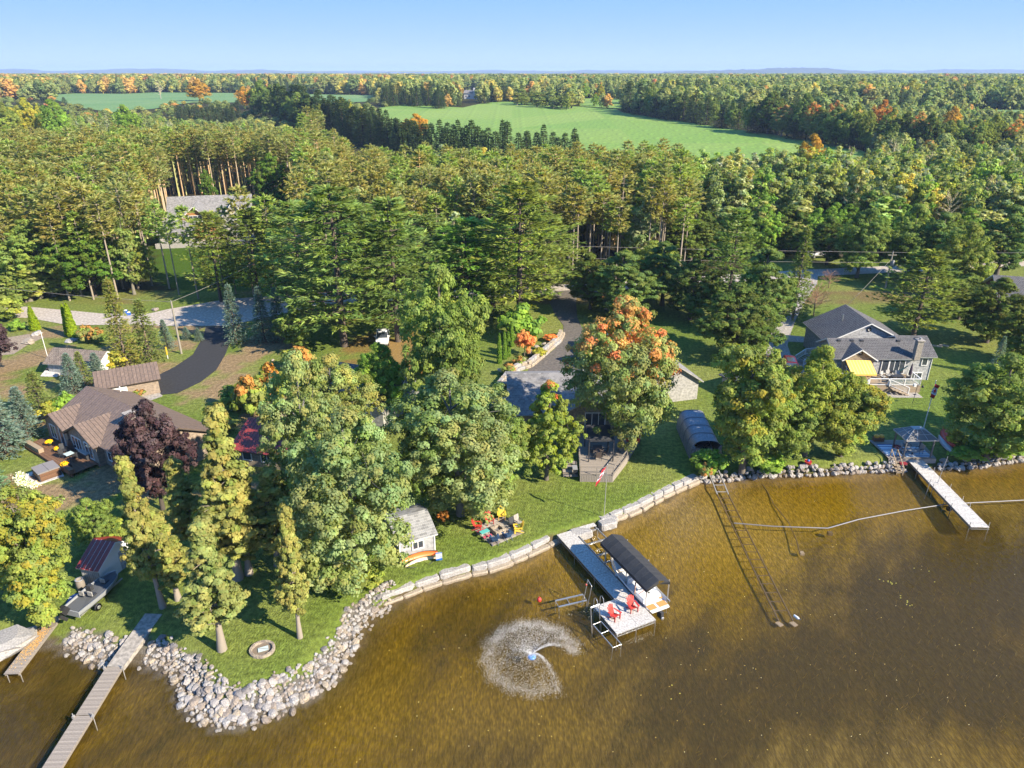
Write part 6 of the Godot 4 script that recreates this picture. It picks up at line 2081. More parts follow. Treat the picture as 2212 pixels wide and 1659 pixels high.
func flag(o: Node, a: Vector3, along: Vector3, w: float, hoist: Vector3) -> void:   # hangs from a: hoist down the pole, fly drooping along
	var zones := [[0.0, 0.25, "flag_red"], [0.25, 0.75, "flag_white"], [0.75, 1.0, "flag_red"]]
	var side := along.cross(hoist).normalized()
	for z in zones:
		var g := []
		for k in 7:
			var t: float = lerpf(z[0], z[1], k / 6.0)
			var row := []
			for m in 4:
				row.append(a + hoist * (m / 3.0) + along * w * t + side * 0.07 * sin(t * 9.0 + m * 0.6) + Vector3(0, -0.12 * t * t, 0))
			g.append(row)
		part("band", MB.new().smooth_grid(g, false), mats[z[2]], o)
	var mid := a + hoist * 0.5 + along * w * 0.5
	var leafb := MB.new()
	var ring := []
	for q in [[0, 0.5], [0.12, 0.28], [0.22, 0.34], [0.2, 0.12], [0.36, 0.24], [0.42, 0.12], [0.3, -0.12], [0.1, -0.2], [0.03, -0.45], [-0.03, -0.45], [-0.1, -0.2], [-0.3, -0.12], [-0.42, 0.12], [-0.36, 0.24], [-0.2, 0.12], [-0.22, 0.34], [-0.12, 0.28]]:
		ring.append(q)
	for sgn in [-1, 1]:
		for k in ring.size():
			var p0: Array = ring[k]
			var p1: Array = ring[(k + 1) % ring.size()]
			var off: Vector3 = side * (0.085 * sgn)
			var across := hoist.normalized() * -0.30 * w
			leafb.tri_out(mid + off, mid + off + along * w * 0.36 * p0[0] + across * p0[1], mid + off + along * w * 0.36 * p1[0] + across * p1[1], mid)
	part("maple_leaf", leafb, mats["flag_red"], o)

func right_dock() -> void:
	var o := thing("right_dock", "straight pale grey dock of boards on pipe legs at right", "dock", Vector3(42.5, 0, -66.0), -0.035)
	panels(o, "plank", [Vector3(-0.8, 0.62, 0.0), Vector3(0.8, 0.62, 0.0), Vector3(0.8, 0.62, 12.9), Vector3(-0.8, 0.62, 12.9)], Vector3(1, 0, 0), 0.145, 0.01, 0.03, ["deck_pale1", "deck_pale2", "deck_pale0", "deck_pale2", "deck_pale1"])
	for e in [-0.78, 0.78]:
		part("stringer", MB.new().box(Vector3(e, 0.5, 6.4), Vector3(0.05, 0.2, 12.8)), mats["metal"], o)
		for z in [3.0, 6.2, 8.4, 9.6, 12.7]:
			part("leg", MB.new().rod(Vector3(e * 1.08, -0.9, z), Vector3(e * 1.08, 1.05, z), 0.03), mats["metal"], o)
	part("end_rail", MB.new().box(Vector3(0, 0.45, 12.9), Vector3(1.6, 0.06, 0.05)), mats["metal"], o)
	var pole := thing("dock_pole", "thin metal mooring pole standing through the water beside the right dock", "pole", Vector3(40.75, 0, -59.6))
	part("shaft", MB.new().rod(Vector3(0, -0.8, 0), Vector3(0.25, 1.6, -0.2), 0.03), mats["metal"], pole)
	part("foot", MB.new().box(Vector3(0, -0.75, 0), Vector3(0.25, 0.05, 0.25)), mats["steel_dull"], pole)
	var p2 := thing("tall_dock_pole", "tall slim pole standing on the right dock near the shore", "pole", Vector3(42.3, 0.6, -60.6))
	part("shaft", MB.new().rod(Vector3.ZERO, Vector3(0.35, 3.0, -0.1), 0.025), mats["steel_dull"], p2)
	part("foot", MB.new().box(Vector3(0, 0.04, 0), Vector3(0.2, 0.03, 0.2)), mats["steel_dull"], p2)
	var st := thing("dock_stairs_rail", "orange-tan wooden handrail of the steps down to the water", "handrail", Vector3(40.2, 0, -64.6), -0.1)
	for e in [-0.3, 0.3]:
		part("rail", MB.new().bar(Vector3(e, 1.7, -1.0), Vector3(e, 0.7, 1.2), 0.07, 0.07), mats["wood_tan1"], st)
		part("post", MB.new().box(Vector3(e, 1.1, -1.0), Vector3(0.08, 1.2, 0.08)), mats["wood_tan1"], st)
		part("post", MB.new().box(Vector3(e, 0.3, 1.2), Vector3(0.08, 0.9, 0.08)), mats["wood_tan1"], st)
	for k in 5:
		part("step", MB.new().box(Vector3(0, 0.8 - k * 0.18, -0.7 + k * 0.42), Vector3(0.6, 0.05, 0.35)), mats["wood_tan0"], st)
	# waterside deck, rugs and gazebo
	var d := thing("waterside_deck", "low grey deck at the water's edge beside the right dock", "deck", Vector3.ZERO)
	planks(d, "plank", [Vector3(39.4, 0.85, -69.2), Vector3(45.0, 0.85, -69.2), Vector3(44.6, 0.85, -65.1), Vector3(39.6, 0.85, -65.1)], Vector3(1, 0, 0), 0.145, "wood_grey")
	part("skirt", MB.new().box(Vector3(42.1, 0.55, -65.1), Vector3(5.0, 0.5, 0.06)), mats["wood_grey2"], d)
	var blues := [Color(0.05, 0.10, 0.26), Color(0.70, 0.72, 0.72), Color(0.16, 0.30, 0.50), Color(0.45, 0.58, 0.70), Color(0.04, 0.08, 0.2)]
	for k in 5:
		mat("rug%d" % k, blues[k], 0.95)
	for q in [[39.75, 41.35, -68.2, -65.6, "striped outdoor rug in navy, white and blue left of the gazebo"], [41.6, 44.3, -67.6, -65.4, "pale blue patterned outdoor rug under the gazebo"]]:
		var rg := thing("outdoor_rug", q[4], "rug", Vector3.ZERO)
		var n := 13
		for k in n:
			var z0: float = lerpf(q[2], q[3], k / float(n))
			var z1: float = lerpf(q[2], q[3], (k + 1) / float(n))
			part("stripe", MB.new().box(Vector3((q[0] + q[1]) * 0.5, 0.893, (z0 + z1) * 0.5), Vector3(q[1] - q[0], 0.012, z1 - z0)), mats["rug%d" % ([0, 1, 0, 1, 2, 1, 4, 1, 1, 3, 1, 1, 0][k] if q[0] < 41.0 else [3, 1, 2, 3, 1, 3, 2, 1, 3, 3, 1, 2, 3][k])], rg)
	var g := thing("gazebo", "hip-roofed gazebo of dark panels on four metal posts", "gazebo", Vector3(42.6, 0.88, -66.4), 0.02)
	for q in [[-1.45, 1.1], [1.45, 1.1], [-1.45, -1.0], [1.45, -1.0]]:
		part("post", MB.new().box(Vector3(q[0], 1.05, q[1]), Vector3(0.13, 2.1, 0.13)), mats["charcoal_roof1"], g)
	for q in [[-1.7, 1.35, 1.7, 1.35], [-1.7, -1.25, 1.7, -1.25], [-1.7, -1.25, -1.7, 1.35], [1.7, -1.25, 1.7, 1.35]]:
		part("beam", MB.new().bar(Vector3(q[0], 2.12, q[1]), Vector3(q[2], 2.12, q[3]), 0.1, 0.12), mats["steel_dull"], g)
	mat("gazebo_panel", Color(0.13, 0.125, 0.12), 0.35)
	var lowc := [Vector3(-1.7, 2.18, 1.35), Vector3(1.7, 2.18, 1.35), Vector3(1.7, 2.18, -1.25), Vector3(-1.7, 2.18, -1.25)]
	var topc := [Vector3(-0.5, 2.95, 0.35), Vector3(0.5, 2.95, 0.35), Vector3(0.5, 2.95, -0.25), Vector3(-0.5, 2.95, -0.25)]
	for k in 4:
		var a: Vector3 = lowc[k]
		var b: Vector3 = lowc[(k + 1) % 4]
		var c: Vector3 = topc[(k + 1) % 4]
		var e: Vector3 = topc[k]
		var out := ((a + b) * 0.5 - Vector3(0, 2.18, 0)).normalized() * 0.006 + Vector3(0, 0.012, 0)
		for i in 3:
			for j in 2:
				var q := []
				for w in [[i, j], [i + 1, j], [i + 1, j + 1], [i, j + 1]]:
					q.append((a.lerp(b, w[0] / 3.0)).lerp(e.lerp(c, w[0] / 3.0), w[1] / 2.0))
				var m: Vector3 = (q[0] + q[1] + q[2] + q[3]) * 0.25
				var hi := q.map(func(p): return m + (p - m) * 0.93 + out)
				part("roof_panel", MB.new().solid(q.map(func(p): return m + (p - m) * 0.93), hi), mats["gazebo_panel"], g)
		for i in range(0, 4):
			part("rafter", MB.new().bar(a.lerp(b, i / 3.0) + out, e.lerp(c, i / 3.0) + out, 0.045, 0.045), mats["steel_dull"], g)
		part("purlin", MB.new().bar(a.lerp(e, 0.5) + out, b.lerp(c, 0.5) + out, 0.04, 0.04), mats["steel_dull"], g)
	part("roof_cap", MB.new().solid([Vector3(-0.6, 2.98, 0.45), Vector3(0.6, 2.98, 0.45), Vector3(0.6, 2.98, -0.35), Vector3(-0.6, 2.98, -0.35)], [Vector3(-0.3, 3.12, 0.15), Vector3(0.3, 3.12, 0.15), Vector3(0.3, 3.12, -0.05), Vector3(-0.3, 3.12, -0.05)]), mats["steel_dull"], g)
	# furniture under it
	var t := thing("patio_table", "low round table under the gazebo", "table", Vector3(42.5, 0.9, -66.0))
	part("tabletop", MB.new().lathe(Vector3.ZERO, [[0.02, 0.43], [0.5, 0.43], [0.5, 0.46], [0.02, 0.46]], 14), mats["steel_dull"], t)
	part("pedestal", MB.new().rod(Vector3.ZERO, Vector3(0, 0.43, 0), 0.08), mats["charcoal"], t)
	for q in [[41.7, -66.3, 1.2, "wicker armchair left of the low table under the gazebo"], [43.3, -66.2, -1.3, "wicker armchair right of the low table under the gazebo"], [42.4, -67.0, 0.0, "wicker armchair behind the low table under the gazebo"]]:
		armchair(q[3], Vector3(q[0], 0.9, q[1]), q[2], "steel_dull")
	var pl := thing("flower_pot", "white pot of dark red flowers at the gazebo's left post", "planter", Vector3(41.3, 0.88, -66.9))
	flower_pot(pl, 0.28, Color(0.25, 0.03, 0.06), "white")
	for k in 2:
		var pk := thing("pumpkin", ["left pumpkin in the wicker basket behind the striped rug", "right pumpkin in the wicker basket behind the striped rug"][k], "pumpkin", Vector3(40.05 + k * 0.55, 1.25, -69.0))
		part("fruit", MB.new().ball(Vector3(0, 0.2, 0), Vector3(0.29, 0.23, 0.29), 7, 12), mat("pumpkin", Color(0.75, 0.36, 0.03), 0.5), pk)
		part("stalk", MB.new().rod(Vector3(0, 0.4, 0), Vector3(0.04, 0.5, 0), 0.03), mats["wood_tan0"], pk)
	var bk := thing("wicker_basket", "brown basket crate holding two pumpkins", "basket", Vector3(40.3, 0.9, -69.0))
	part("side", MB.new().box(Vector3(0, 0.2, 0), Vector3(1.1, 0.38, 0.5)), mats["wood_brown1"], bk)
	part("rim", MB.new().box(Vector3(0, 0.4, 0), Vector3(1.16, 0.05, 0.56)), mats["wood_brown2"], bk)
	var f := thing("flagpole", "white flagpole with a drooping red and white maple leaf flag behind the gazebo", "flagpole", Vector3(46.4, 0.7, -71.2))
	mat("flag_red", Color(0.55, 0.02, 0.03), 0.8)
	mat("flag_white", Color(0.72, 0.72, 0.74), 0.8)
	part("pole", MB.new().tube([Vector3.ZERO, Vector3(0, 6.4, 0)], [0.06, 0.035], 8), mats["white"], f)
	part("finial", MB.new().ball(Vector3(0, 6.45, 0), Vector3(0.06, 0.06, 0.06)), mats["metal"], f)
	flag(f, Vector3(-0.02, 6.1, 0.0), Vector3(-0.24, -1.0, 0.12).normalized(), 1.45, Vector3(0.5, -0.22, 0.08))
	var f2 := thing("flagpole", "slim grey flagpole on the stone wall with a hanging red and white maple leaf flag", "flagpole", Vector3(8.45, 0.85, -54.75))
	part("pole", MB.new().tube([Vector3.ZERO, Vector3(0.02, 5.25, 0)], [0.035, 0.025], 8), mats["steel_dull"], f2)
	part("finial", MB.new().ball(Vector3(0.02, 5.3, 0), Vector3(0.05, 0.05, 0.05)), mats["metal"], f2)
	flag(f2, Vector3(-0.03, 5.15, 0.0), Vector3(-0.40, -1.0, 0.1).normalized(), 1.55, Vector3(-0.42, -0.42, 0.08))
	# canoes and kayaks on the bank
	for q in [[48.1, 1.35, -69.0, -0.12, "red_paint", "upper red canoe leaning on the bank right of the gazebo", 3.6], [47.75, 1.05, -68.7, -0.12, "red_paint", "lower red kayak beside the upper red canoe", 3.6], [47.2, 0.8, -67.6, -0.08, "steel_dull", "grey aluminium canoe lying upside down beside the red ones", 4.4]]:
		canoe(q[5], Vector3(q[0], q[1], q[2]), q[3], q[6], q[4])

func canoe(label: String, p: Vector3, turn: float, l: float, key: String, upside := true, called := "canoe") -> Node3D:
	var o := thing(called, label, called, p, turn)
	var g := []
	for k in 11:
		var t := k / 10.0
		var w := 0.40 * pow(sin(PI * clampf(t, 0.02, 0.98)), 0.65)
		var up := 0.12 * pow(absf(2 * t - 1), 3)
		var row := []
		for m in 9:
			var a := PI * m / 8.0
			row.append(Vector3(-cos(a) * w, (sin(a) * 0.33 + up * (1 if upside else -1)) * (1 if upside else -1), (t - 0.5) * l))
		g.append(row)
	var sh := part("hull", MB.new().smooth_grid(g, false), mats[key], o)
	for s in [0, 8]:
		var line := []
		var rad := []
		for row in g:
			line.append(row[s]); rad.append(0.022)
		part("gunwale", MB.new().tube(line, rad, 5), mats["charcoal"], o)
	return o

func armchair(label: String, p: Vector3, turn: float, key: String, called := "patio_chair") -> Node3D:
	var o := thing(called, label, "chair", p, turn)
	part("seat", MB.new().box(Vector3(0, 0.4, 0), Vector3(0.54, 0.08, 0.52)), mats[key], o)
	part("backrest", MB.new().box(Vector3(0, 0.72, -0.27), Vector3(0.54, 0.6, 0.05), Basis(Vector3.RIGHT, -0.22)), mats[key], o)
	for s in [-1, 1]:
		part("armrest", MB.new().box(Vector3(s * 0.3, 0.62, 0.0), Vector3(0.05, 0.04, 0.5)), mats["charcoal"], o)
		for z in [-0.22, 0.22]:
			part("leg", MB.new().rod(Vector3(s * 0.29, 0, z), Vector3(s * 0.29, 0.62, z), 0.02, 5), mats["charcoal"], o)
	return o

func flower_pot(o: Node3D, rad: float, c: Color, key: String) -> void:
	part("pot", MB.new().lathe(Vector3.ZERO, [[0.02, 0.0], [rad * 0.7, 0.0], [rad, rad * 1.3], [rad * 0.9, rad * 1.3], [0.02, rad * 1.2]], 12), mats[key], o)
	var lb := LB.new()
	lb.r = rng
	for k in 260:
		var d := dir3(rng)
		d.y = absf(d.y)
		lb.leaf(Vector3(0, rad * 1.2, 0) + d * rad * Vector3(1.35, 0.95, 1.35), (d + dir3(rng) * 0.5).normalized(), rad * 0.14, rad * 0.16, shade(rng, c if rng.randf() < 0.8 else G1, 0.2))
	part("flowers", lb, leaf_mat("plain"), o)

func lift_rail(r: RandomNumberGenerator) -> void:
	var o := thing("marine_railway", "long pair of steel rails with rungs running down into the lake", "boat rail", Vector3.ZERO)
	for x in [20.15, 21.25]:
		part("rail", MB.new().bar(Vector3(x, 0.55, -63.2), Vector3(x + 0.05, 0.0, -59.5), 0.09, 0.1), mats["steel_dull"], o)
		part("rail", MB.new().bar(Vector3(x + 0.05, 0.0, -59.5), Vector3(x + 0.3, -0.5, -42.5), 0.09, 0.1), mat("rusty", Color(0.10, 0.065, 0.03), 0.9), o)
		part("foot", MB.new().box(Vector3(x + 0.3, -0.62, -42.3), Vector3(0.4, 0.06, 0.5), Basis(Vector3.UP, 0.5)), mats["wood_tan0"], o)
	for k in 20:
		var z := -63.0 + k * 1.02
		var y := 0.5 - 0.55 * clampf((z + 63.2) / 3.7, 0, 1) - 0.5 * clampf((z + 59.5) / 17.0, 0, 1)
		var dx := 0.3 * (z + 63.0) / 20.0
		part("rung", MB.new().bar(Vector3(20.15 + dx, y + 0.03, z), Vector3(21.25 + dx, y + 0.03, z), 0.06, 0.05), mats["steel_dull" if k < 4 else "rusty"], o)
	# floating pipe
	var pts := [[1586, 1130], [1671, 1137], [1788, 1141], [1855, 1122], [1960, 1102], [2045, 1089], [2100, 1086], [2220, 1080], [2330, 1074]]
	var pipe := thing("floating_pipe", "long thin black pipe floating across the bay under the right dock", "pipe", Vector3.ZERO)
	var line := []
	var rad := []
	for p in pts:
		line.append(level(p[0], p[1], 0.04)); rad.append(0.055)
	part("tube", MB.new().tube(line, rad, 7), mat("pipe_grey", Color(0.16, 0.155, 0.16), 0.4), pipe)
	for k in [2, 5]:
		part("anchor_block", MB.new().box(line[k] + Vector3(0.15, -0.35, 0.3), Vector3(0.4, 0.3, 0.35)), mats["rusty"], pipe)
	var cord := thing("sunken_hose", "dark sunken hose curling on the lake bed below the shore weeds", "hose", Vector3.ZERO)
	var c2 := []
	var r2 := []
	for p in [[1640, 1036], [1655, 1062], [1675, 1090], [1700, 1128], [1722, 1165], [1730, 1192]]:
		var q := level(p[0], p[1], -0.4)
		c2.append(q + Vector3(0.15 * sin(q.z), 0, 0)); r2.append(0.045)
	part("tube", MB.new().tube(c2, r2, 6), mats["rusty"], cord)
	part("weight", MB.new().box(level(1732, 1195, -0.5), Vector3(0.35, 0.2, 0.35)), mats["wood_tan0"], cord)
	var bt := thing("float_bottle", "white plastic float bobbing at the sunken rails' outer end", "float", Vector3(21.54, 0.0, -42.55), 0.4)
	part("body", MB.new().lathe(Vector3.ZERO, [[0.01, 0.0], [0.11, 0.03], [0.11, 0.4], [0.05, 0.5], [0.01, 0.55]], 10), mats["white"], bt)
	part("cap", MB.new().rod(Vector3(0, 0.54, 0), Vector3(0, 0.6, 0), 0.045), mats["navy_paint"], bt)
	bt.rotation = Vector3(1.5, 0.5, 0)
	# weeds that reach the surface
	var lb := LB.new()
	lb.r = r
	for q in [[1915, 1256, 9, 0.3], [1952, 1295, 8, 0.25], [2000, 1240, 3, 0.6], [1460, 1490, 3, 0.4]]:
		for k in q[2]:
			var p := level(q[0], q[1], 0.015) + Vector3(r.randfn(0, q[3]), 0, r.randfn(0, q[3]))
			lb.leaf(p, (Vector3.UP + dir3(r) * 0.08).normalized(), 0.05, 0.07, Color(0.26, 0.27, 0.07))
	for k in 170:
		var p := level(r.randf_range(700, 2200), r.randf_range(1080, 1650), 0.012)
		if shore_distance(p.x, p.z) < -0.8:
			lb.leaf(p, (Vector3.UP + dir3(r) * 0.05).normalized(), 0.028, 0.035, [Color(0.5, 0.42, 0.14), Color(0.4, 0.34, 0.16), Color(0.5, 0.5, 0.4)][k % 3])
	part("floating_leaves", lb, leaf_mat("plain"), self, "stuff")
	# water weeds rising from the bed
	var wb := LB.new()
	wb.r = r
	var k2 := 0
	while k2 < 2400:
		var p := level(r.randf_range(1000, 2290), r.randf_range(1120, 1659), -0.5)
		k2 += 1
		var d := -8.0
		var q := seen(p)
		var c := bed_colour(p.x, p.z, d, q.x, q.y)
		if c.r > 0.2:
			continue
		var up := Vector3(r.randf_range(-0.6, 0.6) + 0.5, 1.0, r.randf_range(-0.6, 0.6) - 0.4).normalized()
		p.y = ground_y(p.x, p.z, -10.0)
		wb.needle(p, up, 0.02, r.randf_range(0.10, 0.24), shade(r, Color(0.085, 0.065, 0.022), 0.4))
	part("water_weeds", wb, leaf_mat("plain"), self, "stuff")

func fountain() -> void:
	var o := thing("spray_fountain", "floating blue fountain throwing a white ring of spray", "fountain", Vector3(1.41, 0, -38.3))
	part("float", MB.new().lathe(Vector3(0, -0.05, 0), [[0.02, 0.0], [0.26, 0.0], [0.3, 0.12], [0.22, 0.2], [0.02, 0.22]], 14), mat("fountain_blue", Color(0.08, 0.22, 0.55), 0.4), o)
	part("nozzle", MB.new().rod(Vector3(0, 0.15, 0), Vector3(0, 0.32, 0), 0.06, 8), mats["fountain_blue"], o)
	var r := RandomNumberGenerator.new()
	r.seed = 3
	var lb := LB.new()
	lb.r = r
	var white := Color(1.12, 1.16, 1.22)
	for k in 34000:
		# jets leave in every direction but the front right
		var a := deg_to_rad(r.randf_range(58.0, 356.0))
		var jet := fmod(a * 9.0, 1.0)
		var f := 1.0 - pow(r.randf(), 3.4) * 0.98
		if r.randf() < 0.14:
			f = r.randf() * 0.45
			a = deg_to_rad(r.randf_range(150.0, 330.0) if r.randf() < 0.7 else [58.0, 356.0][r.randi() % 2] + r.randfn(0, 1.5))
		if k % 12 == 0:
			a = deg_to_rad([58.0, 356.0][r.randi() % 2] + r.randfn(0, 2.0) * (0.5 + f))
			f = r.randf()
		var reach := 3.25 + 0.3 * r.randfn(0, 1.0) + 0.12 * sin(a * 13.0)
		var p := Vector3(cos(a) * reach * f, 0.25 + 3.9 * f * (1.0 - f) * 0.95 - 0.22 * f + absf(r.randfn(0, 0.05)), sin(a) * reach * f)
		p += dir3(r) * 0.12 * f
		p.y = maxf(p.y, 0.02)
		lb.kite(p, dir3(r) * r.randf_range(0.006, 0.017), dir3(r) * r.randf_range(0.008, 0.024), white)
	var m := mat("spray", Color(1, 1, 1), 0.4)
	m.backlight_enabled = true
	m.backlight = Color(0.9, 0.9, 0.9)
	part("spray", lb, m, o, "stuff")

func lawn_things(r: RandomNumberGenerator) -> void:
	var c0 := at(1076, 1142)
	var pad := thing("stone_patio", "square patio of grey flagstones set in the lawn", "patio", Vector3(-1.25, 0.7, -52.55), 0.62)
	for i in 4:
		for j in 4:
			part("flagstone", MB.new().box(Vector3((i - 1.5) * 0.86, 0.03, (j - 1.5) * 0.82), Vector3(0.84, 0.06, 0.8)), mats["stone_brown" if (i + j * 2) % 3 == 0 else "concrete"], pad)
	var fp := thing("square_fire_pit", "square stone fire pit in the middle of the flagstone patio", "fire pit", Vector3(-1.25, 0.76, -52.3), 0.62)
	for s in 4:
		for lev in 2:
			for k in 3:
				var t := Basis(Vector3.UP, s * PI / 2)
				var b := part("stone", block_mesh(s * 31 + lev * 7 + k, Vector3(0.33, 0.19, 0.2)), mats["limestone_tan"], fp)
				b.position = t * Vector3(-0.32 + k * 0.33 - (0.05 if lev else 0.0), 0.1 + lev * 0.19, 0.43)
				b.rotation.y = s * PI / 2
	part("ash_bed", MB.new().box(Vector3(0, 0.06, 0), Vector3(0.7, 0.1, 0.7)), mats["stone_dark"], fp)
	var spec := [["red_paint", -3.05, -52.7, 1.5, "red adirondack chair at the left corner of the flagstone patio", "red"], ["red_paint", -2.05, -53.55, 0.45, "red adirondack chair at the back of the flagstone patio", "red"], ["yellow_paint", -0.95, -54.35, 0.1, "yellow adirondack chair at the patio's far corner, facing the lake", "y"], ["yellow_paint", 0.5, -52.3, -1.4, "yellow adirondack chair at the patio's right corner, seen from the side", "y"], ["navy_paint", -0.4, -51.3, -2.6, "navy adirondack chair turned away, nearer the fire pit's right", "n"], ["navy_paint", -1.5, -50.75, 3.3, "navy adirondack chair turned away at the patio's near corner", "n"]]
	for q in spec:
		var c := thing("adirondack_chair", q[4], "chair", Vector3(q[1], 0.76, q[2]), q[3], "adirondack chairs round the fire pit")
		chair_meshes(c, q[0])
	var kt := thing("kids_picnic_table", "child's picnic table with turquoise top and red bench", "table", Vector3(-2.35, 0.76, -51.55), 0.62)
	part("tabletop", MB.new().box(Vector3(0, 0.5, -0.1), Vector3(0.85, 0.06, 0.45)), mat("turquoise", Color(0.10, 0.42, 0.40), 0.5), kt)
	part("bench", MB.new().box(Vector3(0, 0.28, 0.38), Vector3(0.85, 0.06, 0.22)), mat("pink_red", Color(0.55, 0.08, 0.12), 0.5), kt)
	part("bench", MB.new().box(Vector3(0, 0.28, -0.58), Vector3(0.85, 0.06, 0.22)), mats["pink_red"], kt)
	for s in [-0.35, 0.35]:
		part("leg", MB.new().bar(Vector3(s, 0, 0.4), Vector3(s, 0.5, -0.1), 0.06, 0.08), mats["concrete"], kt)
		part("leg", MB.new().bar(Vector3(s, 0, -0.6), Vector3(s, 0.5, -0.1), 0.06, 0.08), mats["concrete"], kt)
	for q in [[0.1, -53.2, "dark mesh lounge chair folded flat at the patio's right"], [0.55, -53.6, "pale mesh lounge chair beside the dark mesh one"]]:
		var lc := armchair(q[2], Vector3(q[0], 0.5, q[1]), 0.7, "charcoal" if q[0] < 0.3 else "concrete", "folding_chair")
	# kayaks against the boathouse
	var k1 := canoe("orange kayak leaning along the grey boathouse wall", Vector3(-7.75, 0.95, -48.45), 0.447 + PI / 2, 3.3, "orange_hull" if mats.has("orange_hull") else "red_paint", false, "kayak")
	mat("orange_hull", Color(0.80, 0.20, 0.05), 0.35)
	mat("cream_hull", Color(0.80, 0.66, 0.48), 0.35)
	for ch in k1.get_children():
		if String(ch.name).begins_with("hull"): ch.material_override = mats["orange_hull"]
	k1.rotation.z = 0.7
	var k2 := canoe("pale cream and orange kayak lying in front of the orange one", Vector3(-7.5, 0.85, -47.9), 0.447 + PI / 2, 2.7, "orange_hull", false, "kayak")
	for ch in k2.get_children():
		if String(ch.name).begins_with("hull"): ch.material_override = mats["cream_hull"]
	k2.rotation.z = 0.5
	# realtor's lawn sign: blue and white board, print too small to read
	var s := thing("lawn_sign", "small blue and white lawn sign beside the grey boathouse", "sign", Vector3(-6.05, 0.7, -48.05), 0.15)
	part("board", MB.new().box(Vector3(0, 0.62, 0), Vector3(0.52, 0.78, 0.03)), mats["white"], s)
	mat("sign_blue", Color(0.03, 0.14, 0.5), 0.5)
	part("blue_band", MB.new().box(Vector3(0, 0.96, 0.017), Vector3(0.52, 0.1, 0.006)), mats["sign_blue"], s)
	part("blue_band", MB.new().solid([Vector3(-0.26, 0.23, 0.015), Vector3(0.26, 0.23, 0.015), Vector3(0.26, 0.46, 0.015), Vector3(-0.26, 0.36, 0.015)], [Vector3(-0.26, 0.23, 0.02), Vector3(0.26, 0.23, 0.02), Vector3(0.26, 0.46, 0.02), Vector3(-0.26, 0.36, 0.02)]), mats["sign_blue"], s)
	part("blue_mark", MB.new().box(Vector3(0.06, 0.55, 0.018), Vector3(0.05, 0.12, 0.006)), mats["sign_blue"], s)
	part("blue_mark", MB.new().box(Vector3(0.17, 0.57, 0.018), Vector3(0.07, 0.16, 0.006)), mats["sign_blue"], s)
	for x in [-0.2, 0.2]:
		part("stake", MB.new().rod(Vector3(x, -0.2, 0), Vector3(x, 0.3, 0), 0.012, 4), mats["charcoal"], s)
	# furniture of the lakeside deck
	var t := thing("dining_table", "dark slatted dining table under the charcoal pergola", "table", Vector3(8.95, 1.48, -64.9), 0.03)
	part("tabletop", MB.new().box(Vector3(0, 0.72, 0), Vector3(0.95, 0.05, 1.4)), mats["fascia_brown"], t)
	for q in [[-0.4, 0.6], [0.4, 0.6], [-0.4, -0.6], [0.4, -0.6]]:
		part("leg", MB.new().rod(Vector3(q[0], 0, q[1]), Vector3(q[0], 0.72, q[1]), 0.03), mats["charcoal"], t)
	for q in [[9.7, -64.7, -1.6, "dark dining chair right of the pergola table"], [8.2, -64.9, 1.6, "dark dining chair left of the pergola table"], [8.9, -63.8, 3.1, "dark dining chair at the pergola table's lake end"]]:
		armchair(q[3], Vector3(q[0], 1.48, q[1]), q[2], "fascia_brown", "dining_chair")
	var bt := thing("bistro_table", "small round table with red chairs at the deck's far corner", "table", Vector3(13.1, 1.48, -67.9))
	part("tabletop", MB.new().lathe(Vector3.ZERO, [[0.02, 0.7], [0.5, 0.7], [0.5, 0.73], [0.02, 0.73]], 14), mats["pale_wall"], bt)
	part("pedestal", MB.new().rod(Vector3.ZERO, Vector3(0, 0.7, 0), 0.05), mats["charcoal"], bt)
	for q in [[12.6, -67.2, 2.5, "red patio chair left of the small round deck table"], [13.3, -67.0, 3.3, "red patio chair in front of the small round deck table"], [13.6, -68.3, -1.0, "red patio chair behind the small round deck table"]]:
		armchair(q[3], Vector3(q[0], 1.48, q[1]), q[2], "red_paint")
	var cr := thing("folding_table", "grey folding table standing on edge beside the deck steps", "table", Vector3(6.35, 0.95, -62.2), 0.0)
	part("tabletop", MB.new().box(Vector3(0, 0.55, 0), Vector3(0.5, 0.05, 0.9)), mats["steel_dull"], cr)
	part("leg", MB.new().box(Vector3(0, 0.27, 0.35), Vector3(0.4, 0.54, 0.04)), mats["charcoal"], cr)
	part("leg", MB.new().box(Vector3(0, 0.27, -0.35), Vector3(0.4, 0.54, 0.04)), mats["charcoal"], cr)
	for q in [[22.3, -88.3, "taller air conditioner unit beside the long garage wing"], [20.9, -85.2, "lower air conditioner unit beside the long garage wing"]]:
		air_unit(q[2], Vector3(q[0], 0.7, q[1]), 0.27, 0.9)
	# fire ring of stones on the point
	var ring := thing("stone_fire_ring", "oval fire ring of tan stones on the grassy point", "fire ring", Vector3(-17.6, 0.7, -38.25))
	for k in 18:
		var a := TAU * k / 18.0
		var b := part("stone", block_mesh(900 + k, Vector3(0.3, 0.24, 0.2)), mats[["limestone_tan", "stone_brown", "limestone_tan"][k % 3]], ring)
		b.position = Vector3(cos(a) * 0.78, 0.08, sin(a) * 0.72)
		b.rotation.y = -a + PI / 2
	part("sand_bed", MB.new().lathe(Vector3(0, 0.0, 0), [[0.01, 0.0], [0.68, 0.0], [0.68, 0.03], [0.01, 0.03]], 16), mat("ash", Color(0.28, 0.22, 0.16), 0.95, "fine", 1.0), ring)
	var lid := thing("glass_sheet", "pale blue-grey board lying inside the oval fire ring", "board", Vector3(-17.55, 0.78, -38.3), 0.4)
	part("sheet", MB.new().box(Vector3(0, 0, 0), Vector3(0.7, 0.03, 0.42)), mat("pale_blue", Color(0.48, 0.58, 0.58), 0.4), lid)
